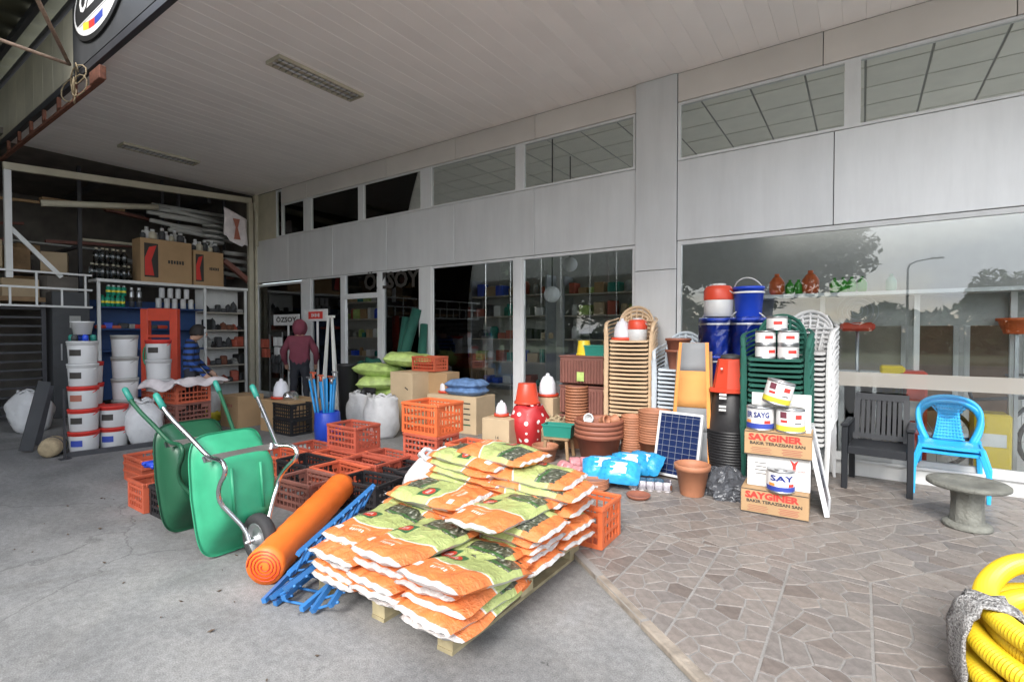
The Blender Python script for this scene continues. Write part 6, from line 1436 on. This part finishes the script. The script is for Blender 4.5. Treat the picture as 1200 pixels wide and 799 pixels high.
# ================================================================== people
def person(label,loc,rz,J,bones,radii,regions,height_scale=1.,hood=False,cats='person'):
    t=T('person',label,'person',loc,rz); me=bpy.data.meshes.new('body'); names=list(J); idx={n:i for i,n in enumerate(names)}
    me.from_pydata([tuple(Vector(J[n])*height_scale) for n in names],[(idx[a],idx[b]) for a,b in bones],[])
    o=bpy.data.objects.new('tmp',me); C.objects.link(o); o.modifiers.new('s','SKIN'); sv=me.skin_vertices[0].data
    for n in names: r=radii[n]; sv[idx[n]].radius=(r,r) if not isinstance(r,tuple) else r; sv[idx[n]].use_root=(n=='pelvis')
    sb=o.modifiers.new('ss','SUBSURF'); sb.levels=2; sb.render_levels=2; bpy.context.view_layer.update()
    em=bpy.data.meshes.new_from_object(o.evaluated_get(bpy.context.evaluated_depsgraph_get())); bpy.data.objects.remove(o)
    mats=[]; 
    for m_ in regions['mats']: em.materials.append(MATS[m_])
    segs=[(Vector(J[a])*height_scale,Vector(J[b])*height_scale,regions['map'].get(b,regions['map'].get(a,0))) for a,b in bones]
    for p in em.polygons:
        c=p.center; best=(9,0)
        for a,b,mi in segs:
            d=b-a; f=max(0,min(1,(c-a).dot(d)/max(1e-9,d.length_squared))); q=(c-(a+d*f)).length
            if q<best[0]: best=(q,mi)
        p.material_index=best[1]; p.use_smooth=True
    for v in em.vertices:
        c=v.co
        if .12<c.z<1.42: v.co=c+v.normal*(.005*math.sin(c.z*34+c.x*11)+.003*math.sin(c.x*31+c.z*19+c.y*23))
    link('body',em,t); return t
def stripes():
    m=bpy.data.materials.new('striped_shirt'); m.use_nodes=True; n=m.node_tree; b=n.nodes['Principled BSDF']; L=n.links.new; t=nd(n,'ShaderNodeTexCoord'); s=nd(n,'ShaderNodeSeparateXYZ'); L(t.outputs['Object'],s.inputs[0])
    a=nd(n,'ShaderNodeMath',operation='MULTIPLY'); a.inputs[1].default_value=68; L(s.outputs[2],a.inputs[0]); c=nd(n,'ShaderNodeMath',operation='SINE'); L(a.outputs[0],c.inputs[0]); g=nd(n,'ShaderNodeMath',operation='GREATER_THAN'); g.inputs[1].default_value=.15; L(c.outputs[0],g.inputs[0])
    x=nd(n,'ShaderNodeMixRGB'); x.inputs[1].default_value=(.02,.07,.28,1); x.inputs[2].default_value=(.012,.014,.025,1); L(g.outputs[0],x.inputs[0]); L(x.outputs[0],b.inputs['Base Color']); b.inputs['Roughness'].default_value=.85; MATS['stripes']=m
stripes()
def skeleton(pose):
    J={'pelvis':(0,0,.93),'spine':(0,.01,1.10),'chest':(0,.0,1.28),'neck':(0,.0,1.44),'headb':(0,-.03,1.52),'headt':(0,-.05,1.63),
       'sl':(.17,0,1.38),'el':(.24,.02,1.12),'hl':(.24,-.12,.90),'sr':(-.17,0,1.38),'er':(-.24,.02,1.12),'hr':(-.24,-.12,.90),
       'tl':(.095,0,.88),'kl':(.11,-.02,.49),'al':(.11,.03,.09),'fl':(.12,-.13,.035),'tr':(-.095,0,.88),'kr':(-.11,-.02,.49),'ar':(-.11,.03,.09),'fr':(-.12,-.13,.035)}
    J.update(pose)
    bones=[('pelvis','spine'),('spine','chest'),('chest','neck'),('neck','headb'),('headb','headt'),('chest','sl'),('sl','el'),('el','hl'),('chest','sr'),('sr','er'),('er','hr'),('pelvis','tl'),('tl','kl'),('kl','al'),('al','fl'),('pelvis','tr'),('tr','kr'),('kr','ar'),('ar','fr')]
    rad={'pelvis':(.15,.12),'spine':(.15,.115),'chest':(.17,.12),'neck':.055,'headb':.08,'headt':.085,'sl':.075,'el':.052,'hl':.036,'sr':.075,'er':.052,'hr':.036,'tl':.095,'kl':.068,'al':.045,'fl':.04,'tr':.095,'kr':.068,'ar':.045,'fr':.04}
    for s,h,e in (('l','hl','el'),('r','hr','er')):
        a=Vector(J[h]); d=(a-Vector(J[e])).normalized(); side=Vector((1 if s=='l' else -1,0,0)); fw=Vector((0,-1,0))
        J['palm'+s]=tuple(a+d*.07); bones.append((h,'palm'+s)); rad['palm'+s]=.034
        for i,(f,l) in enumerate(((-.032,.075),(-.011,.085),(.011,.08),(.030,.065))):
            b=a+d*.085+fw*(-f); J['f%s%d'%(s,i)]=tuple(b+d*l*.5-side*.006); J['g%s%d'%(s,i)]=tuple(b+d*l*.95-side*.025); bones += [('palm'+s,'f%s%d'%(s,i)),('f%s%d'%(s,i),'g%s%d'%(s,i))]; rad['f%s%d'%(s,i)]=.0095; rad['g%s%d'%(s,i)]=.0075
        J['th'+s]=tuple(a+d*.05+fw*.05-side*.01); bones.append((h,'th'+s)); rad['th'+s]=.011
    return J,bones,rad
def regmap(shirt,trouser,skinm='skin',shoe='black'):
    mats=[shirt,trouser,skinm,shoe]; mp={}
    for n in ('spine','chest','neck','sl','el','sr','er','hl','hr'): mp[n]=0
    for n in ('tl','kl','al','tr','kr','ar'): mp[n]=1
    for n in ('headb','headt','palml','palmr','thl','thr'): mp[n]=2
    for s in 'lr':
        for i in range(4): mp['f%s%d'%(s,i)]=2; mp['g%s%d'%(s,i)]=2
        mp['f'+s]=3
    return {'mats':mats,'map':mp}
def head_bits(t,c,hair=True,tilt=0.,hood=None):
    c=Vector(c)
    if hair:
        mb=MB(); 
        def hf(u,v):
            th=u*2*PI; ph=v*PI*.62; r=.112*(1+.04*math.sin(9*th+7*v)); x=r*.88*math.sin(ph)*math.cos(th); y=r*math.sin(ph)*math.sin(th)+.015; z=r*1.08*math.cos(ph)
            if y<-.045 and z<.055: y=-.045
            return (c.x+x,c.y+y,c.z+z)
        mb.grid(hf,28,12); part('hair',mb,'hair',t,solid=.012)
    mb=MB(); mb.lathe([(.004,.03),(.012,.0),(.016,-.015),(.004,-.022)],8,c=(c.x,c.y-.098,c.z-.03)); part('nose',mb,'skin',t)
    for s in (-1,1):
        mb=MB(); mb.lathe([(.006,-.03),(.016,-.02),(.018,.01),(.010,.03)],8,c=(c.x+s*.088,c.y+.005,c.z-.03),sx=.5); part('ear',mb,'skin',t)
        mb=MB(); mb.lathe([(.004,-.006),(.010,0),(.004,.006)],8,c=(c.x+s*.034,c.y-.086,c.z-.005)); part('eye',mb,'hair',t)
    mb=MB(); mb.box((c.x,c.y-.089,c.z-.072),(.045,.012,.012),bev=.004); part('mouth',mb,'print_brown',t)
    if hood:
        mb=MB()
        def hd(u,v):
            th=-PI*.12+u*PI*1.24; ph=v*PI*.93; r=.138*(1+.05*math.sin(5*th+6*v)+.15*max(0,v-.7)); return (c.x+r*.92*math.cos(th)*math.sin(ph)*1.0,c.y-.02+r*1.12*math.sin(th)*math.sin(ph),c.z+.0+r*1.12*math.cos(ph))
        mb.grid(hd,22,12); part('hood',mb,hood,t,solid=.015)
J,bn_,rd=skeleton({'headb':(0,-.07,1.50),'headt':(0,-.12,1.58),'el':(.25,-.02,1.12),'hl':(.23,-.22,.92),'er':(-.25,0,1.12),'hr':(-.22,-.20,.90),'kl':(.12,-.14,.50),'al':(.13,-.06,.09),'fl':(.14,-.22,.035),'kr':(-.12,.08,.48),'ar':(-.13,.26,.10),'fr':(-.14,.13,.035)})
q=G(226,506,0); az=math.atan2((_rt+_fw*.45).y,(_rt+_fw*.45).x)+PI/2
t=person('person in a blue and black striped shirt and dark trousers bending over goods',(q.x,q.y,0),az,J,bn_,rd,regmap('stripes','trouser'),1.0); head_bits(t,(0,-.105,1.56))
q=on(351,5.55); az=math.atan2(_fw.y,_fw.x)+PI/2+.25
J,bn_,rd=skeleton({'el':(.29,.0,1.13),'hl':(.26,-.14,.92),'er':(-.29,.0,1.13),'hr':(-.26,-.14,.92),'headb':(0,-.01,1.53),'headt':(0,-.02,1.63)})
for n in ('chest','spine'): rd[n]=(.20,.15)
rd['pelvis']=(.18,.14); rd['sl']=rd['sr']=.092; rd['el']=rd['er']=.068
t=person('person in a maroon hooded top with the hood up, seen from behind',(q.x,q.y,0),az,J,bn_,rd,regmap('maroon','trouser'),1.03); head_bits(t,(0,-.01,1.645),False,hood='maroon')
# ================================================================== signs and display at the entrance
def flat_sign(label,u0,u1,v0,v1,Y,bg_,txt,tm,fit=.8,extra=None):
    a=YP(u0,v0,Y); b=YP(u1,v1,Y); w=b.x-a.x; h=a.z-b.z; t=T('shop_sign',label,'sign',((a.x+b.x)/2,Y,(a.z+b.z)/2)); mb=MB(); mb.box((0,0,0),(w,.02,h),bev=.004); part('board',mb,bg_,t)
    if extra: mb=MB(); mb.box((0,-.0108,0),(w*.62,.001,h*.62),bev=.0); part('panel',mb,extra,t)
    if txt: lettering('lettering',txt,h*.62,tm,t,(0,-.0125,0),(PI/2,0,0),bold=h*.02,fit=w*fit)
    return t
flat_sign('white sign with dark letters in the left entrance window',321,351,369,381,6.35,'print_white','ÖZSOY','ink')
s1=flat_sign('white sign with a red panel above the hooded person',357,384,363,376,5.9,'print_white',None,'print_white',.5,'red_print')
for i in range(5): mb=MB(); mb.box((-.11+.055*i,-.0125,0),(.035,.001,.05 if i%2 else .07)); part('print_mark',mb,'print_white',s1)
s2=YP(370,376,5.9); mb=MB(); mb.bar((s2.x,5.94,0),(s2.x,5.94,s2.z+.1),.03,.03); one('sign_post',mb,'white_paint','thin white post carrying the red panel sign','post')
s3=YP(336,381,6.35); mb=MB(); mb.bar((s3.x,6.39,0),(s3.x,6.39,s3.z+.1),.03,.03); one('sign_post',mb,'white_paint','thin white post carrying the dark lettered sign','post')
# blue hose reels on a white rack inside the side light
t=T('hose_rack','white display rack with round blue hose reels inside the entrance window','rack',(0,6.75,0)); xa,xb=YP(362,400,6.75).x,YP(400,400,6.75).x; zt_=YP(380,362,6.75).z
for x in (xa,xb): mb=MB(); mb.box((x,0,zt_/2),(.05,.3,zt_)); part('upright',mb,'white_paint',t)
for k,v in enumerate((372,395,418,441)): z=YP(380,v,6.75).z; mb=MB(); mb.box(((xa+xb)/2,0,z),(xb-xa-.06,.3,.025)); part('shelf',mb,'white_paint',t)
for k,v in enumerate((384,407,430)):
    z=YP(380,v,6.75).z; mb=MB(); RYm=Matrix.Translation(((xa+xb)/2+.06,-.05,z))@Matrix.Rotation(PI/2,4,'X'); mb.lathe([(.09,-.08),(.19,-.08),(.19,.08),(.09,.08)],22,M=RYm,cap=(False,False)); tg=one('hose_reel',mb,'tool_blue',['upper','middle','lower'][k]+' blue hose reel on the white display rack','reel',(0,6.75,0)); mb=MB(); mb.lathe([(.085,-.085),(.085,.085)],18,M=RYm); part('hub',mb,'print_white',tg)
# display goods in the left window
t=T('display_board','display board with coloured gloves in the far left window','display',(0,6.72,0)); a=YP(306,334,6.72); b=YP(352,365,6.72); mb=MB(); mb.box(((a.x+b.x)/2,0,(a.z+b.z)/2),(b.x-a.x,.03,a.z-b.z)); part('board',mb,'dark_grey',t)
for k,(u,m_) in enumerate(((313,'print_yellow'),(322,'pink_wrap'),(331,'pink_wrap'),(339,'paper_white'),(348,'print_orange'))):
    c=YP(u,350,6.72); mb=MB(); mb.box((c.x,-.03,c.z),(.17,.03,.36),bev=.012); mb.box((c.x,-.03,c.z-.22),(.07,.02,.10),bev=.01); part('glove_card',mb,m_,t)
for k,(u,v,m_,lab) in enumerate(((313,407,'crate_red','red packs hanging under the gloves display'),(328,405,'paper_white','white packs hanging under the gloves display'),(326,425,'dark_grey','dark packs hanging low under the gloves display'))):
    c=YP(u,v,6.28); mb=MB()
    t=T('hanging_packs',lab,'packs',(c.x,6.28,c.z))
    for i in range(6): mb=MB(); mb.box((-.16+.11*(i%3),-.02*(i%2),-.13+.22*(i//3)),(.10,.04,.20),bev=.01); part('pack',mb,m_,t)
    mb=MB(); mb.bar((0,.06,.3),(0,.06,-c.z),.02,.02); part('hanger_post',mb,'steel',t)
# ================================================================== inside the shop
rg=random.Random(31)
for k,(u,v,Y,r_) in enumerate(((668,310,7.9,.13),(647,345,7.0,.13))):
    c=YP(u,v,Y); t=T('globe_lamp',['white globe lamp hanging higher behind the left glass','white globe lamp hanging lower behind the left glass'][k],'lamp',c); mb=MB(); mb.lathe([(.001+r_*math.sin(PI*i/12),-r_*math.cos(PI*i/12)) for i in range(13)],20,cap=(False,False)); part('globe',mb,'paper_white',t); mb=MB(); mb.tube([(0,0,r_),(0,0,4.69-c.z)],.01,6); part('cord',mb,'black',t)
def shop_shelf(label,x0,x1,Y,zs,goods,seed):
    t=T('shop_shelf',label,'shelf',((x0+x1)/2,Y,.1)); w=x1-x0
    for x in (-w/2,w/2): mb=MB(); mb.box((x,0,zs[-1]/2+.2),(.04,.4,zs[-1]+.4)); part('upright',mb,'steel',t)
    mb=MB(); mb.box((0,.22,zs[-1]/2+.2),(w,.02,zs[-1]+.4)); part('back_panel',mb,'shop_wall',t)
    for z in zs: mb=MB(); mb.box((0,0,z),(w-.05,.4,.03)); part('shelf',mb,'shelf_board',t)
    g=random.Random(seed)
    for zi,z in enumerate(zs):
        x=-w/2+.1
        while x<w/2-.15:
            s=(g.uniform(.10,.26),g.uniform(.15,.3),g.uniform(.12,.3)); m_=g.choice(goods); mb=MB()
            if g.random()<.6: mb.box((0,0,s[2]/2),s,bev=.008)
            else: mb.lathe([(s[0]*.45,0),(s[0]*.45,s[2]*.8),(s[0]*.3,s[2])],12)
            one('boxed_good',mb,m_,'packaged good on '+['the lowest','the second','the third','the fourth','the fifth','the sixth'][zi]+' board of '+label,'pack',((x0+x1)/2+x+s[0]/2,Y-.02,.1+z+.016),0,label+' goods %d'%zi); x+=s[0]+g.uniform(.02,.1)
gd=['paper_white','pvc_grey','cardboard_pale','lime','dark_grey','crate_red','cardboard','blue_plastic','teal','paper_white']
shop_shelf('a dim shop shelf behind the left glass bay',-7.4,-5.4,9.2,[.3,.8,1.3,1.8,2.25],gd,1)
shop_shelf('a dim shop shelf behind the second glass bay',-5.2,-3.2,9.6,[.3,.8,1.3,1.8,2.25],gd,2)
shop_shelf('a dim shop shelf seen through the open door',-12.6,-10.1,9.0,[.3,.8,1.3,1.8,2.25],gd,7)
shop_shelf('a dim shop shelf behind the far left window',-15.2,-12.9,8.3,[.3,.8,1.3,1.8,2.25],gd,8)
shop_shelf('a dim shop shelf facing the entrance door',-9.6,-7.7,9.8,[.3,.8,1.3,1.8,2.25],gd,3)
# right window: counter shelf with jars, white framed panels, bicycle and boxes
zsf=YP(950,345,7.0).z; xs0=YP(880,345,7.0).x; xs1=4.0
t=T('display_shelf','long white display shelf behind the big right window','shelf',(0,7.0,0)); mb=MB(); mb.box(((xs0+xs1)/2,0,zsf-.02),(xs1-xs0,.35,.04)); part('board',mb,'white_paint',t)
for u in (963,1075,1190): x=YP(u,400,7.0).x; mb=MB(); mb.box((x,.1,zsf/2),(.05,.05,zsf-.05)); part('upright',mb,'white_paint',t)
mb=MB(); mb.box(((xs0+xs1)/2,.19,zsf-.21),(xs1-xs0,.02,.34)); part('fascia',mb,'pvc_grey',t)
def jar(label,u,m_,r_,h,grp):
    c=YP(u,345,7.0); t=T('jar',label,'jar',(c.x,6.95,zsf),0,grp); mb=MB(); mb.lathe([(r_*.7,0),(r_,h*.15),(r_,h*.6),(r_*.55,h*.82),(r_*.3,h*.88)],16); part('body',mb,m_,t); mb=MB(); mb.lathe([(r_*.32,h*.88),(r_*.32,h),(r_*.2,h)],10); part('lid',mb,m_,t)
mat('clay_orange',(.62,.12,.03),.5); mat('jar_green',(.05,.30,.03),.4); mat('jar_pale',(.35,.5,.4),.4)
jar('left orange clay jar on the display shelf',911,'clay_orange',.085,.26,'orange jars'); jar('right orange clay jar on the display shelf',950,'clay_orange',.09,.28,'orange jars')
for k,u in enumerate((926,936,978,988,998,1010)): jar(('small green jar between the orange jars' if k<2 else 'small green jar in the row of four on the display shelf'),u,'jar_green',.05,.18,'green jars a' if k<2 else 'green jars b')
jar('pale green jar standing alone on the display shelf',1044,'jar_pale',.05,.19,None)
def frame_panel(label,u0,u1,v0,Y,inner):
    a=YP(u0,v0,Y); b=YP(u1,v0,Y); w=b.x-a.x; h=a.z-.15; t=T('framed_panel',label,'panel',((a.x+b.x)/2,Y,.1)); mb=MB()
    for x in (-w/2+.025,w/2-.025): mb.box((x,0,h/2),(.05,.04,h))
    for z in (.025,h-.025): mb.box((0,0,z),(w-.1,.04,.05))
    part('frame',mb,'white_paint',t); mb=MB(); mb.box((0,.01,h/2),(w-.1,.012,h-.1)); part('panel',mb,inner,t)
mat('panel_beige',(.45,.40,.32),.5,var=.1); mat('panel_brown',(.20,.12,.07),.4,var=.3,scale=3)
frame_panel('white framed beige panel behind the blurred fan',964,1062,358,8.3,'panel_beige'); frame_panel('white framed brown panel in the middle of the right window',1070,1124,356,8.3,'panel_brown'); frame_panel('white framed brown panel at the right in the big window',1131,1190,354,8.3,'panel_brown')
frame_panel('white framed brown panel past the right picture edge',1200,1260,352,8.3,'panel_brown')
# pedestal fan
c=YP(1005,365,7.2); t=T('pedestal_fan','pedestal fan with a red guard behind the dark armchair','fan',(c.x,7.2,.1)); mb=MB(); mb.tube([(0,0,0),(0,0,c.z-.1)],.018,8); mb.lathe([(.2,0),(.2,.02),(.03,.05)],20); part('stand',mb,'steel',t)
mb=MB(); M_=Matrix.Translation((0,-.06,c.z-.1))@Matrix.Rotation(PI/2,4,'X')
for r_ in (.05,.1,.15,.2): mb.tube([M_@Vector((r_*math.cos(a),r_*math.sin(a),.05*(1-(r_/.2)**2))) for a in [i*2*PI/24 for i in range(24)]],.004,5,closed=True)
part('guard',mb,'steel',t); mb=MB(); mb.box((0,-.02,c.z-.28),(.34,.12,.10),bev=.03); part('lamp_bar',mb,'red_plastic',t)
# orange hanging pot at right edge
c=YP(1192,382,7.0); pot(c.x,c.y,c.z-.08,pot_mesh('pot_skin',.15,.10,.16,'clay_orange',.03),'orange bowl on a bracket at the right picture edge',None,None,'orange_bowl','bowl'); mb=MB(); mb.bar((c.x,c.y,.1),(c.x,c.y,c.z-.08),.03,.03); one('bowl_stand',mb,'steel','thin steel stand under the orange bowl','stand')
# bicycle
t=T('bicycle','dark bicycle parked inside behind the blue chairs','bicycle',(YP(1165,520,7.3).x,7.25,.1),.25)
for x in (-.5,.5):
    mb=MB(); M_=Matrix.Translation((x,0,.33))@Matrix.Rotation(PI/2,4,'X'); mb.tube([M_@Vector((.31*math.cos(a),.31*math.sin(a),0)) for a in [i*2*PI/32 for i in range(32)]],.022,8,closed=True); w=part('wheel',mb,'rubber',t)
    mb=MB()
    for i in range(12): a=i*PI/6; mb.tube([M_@Vector((.02*math.cos(a),.02*math.sin(a),0)),M_@Vector((.30*math.cos(a),.30*math.sin(a),0))],.003,4)
    part('spokes',mb,'steel',w)
mb=MB(); Pz=dict(a=(-.5,0,.33),b=(-.05,0,.32),c=(-.2,0,.75),d=(.33,0,.8),e=(.5,0,.33),s=(-.24,0,.9),h=(.30,0,.98))
for p_,q_ in ('ab','bc','ca','bd','cd','de','cs','dh'): mb.tube([Pz[p_],Pz[q_]],.018,8)
part('frame',mb,'dark_metal',t); mb=MB(); mb.box((-.24,0,.93),(.26,.14,.06),bev=.02); part('saddle',mb,'black_plastic',t); mb=MB(); mb.tube([(.2,-.28,1.0),(.32,-.15,1.02),(.30,0,.98),(.32,.15,1.02),(.2,.28,1.0)],.015,8); part('handlebar',mb,'steel',t)
for k,(u,v,m_,s,lab) in enumerate(((1045,462,'yellow',(.22,.3,1.1),'yellow packed item beside the red box inside the window'),(1068,470,'red_plastic',(.25,.3,1.05),'tall red box inside the window between the chairs'),(1160,520,'yellow',(.28,.3,.65),'yellow box standing behind the blue chairs'))):
    c=YP(u,v,7.0); mb=MB(); mb.box((0,0,s[2]/2),s,bev=.02); t=T('display_box',lab,'box',(c.x,7.0,.1)); part('body',mb,m_,t); mb=MB(); mb.box((0,-s[1]/2-.002,s[2]*.6),(s[0]*.7,.003,s[2]*.2)); part('label_panel',mb,'print_white' if k else 'ink',t)
for k in range(5):
    c=YP(970+k*18,450,7.4); mb=MB(); mb.box((0,0,.5),(.3,.3,1.0+.06*(k%2)),bev=.02); one('white_appliance',mb,'white_plastic','white boxed appliance standing in the row behind the dark armchair','appliance',(c.x,7.0,.1),.0,'white appliances in the window')
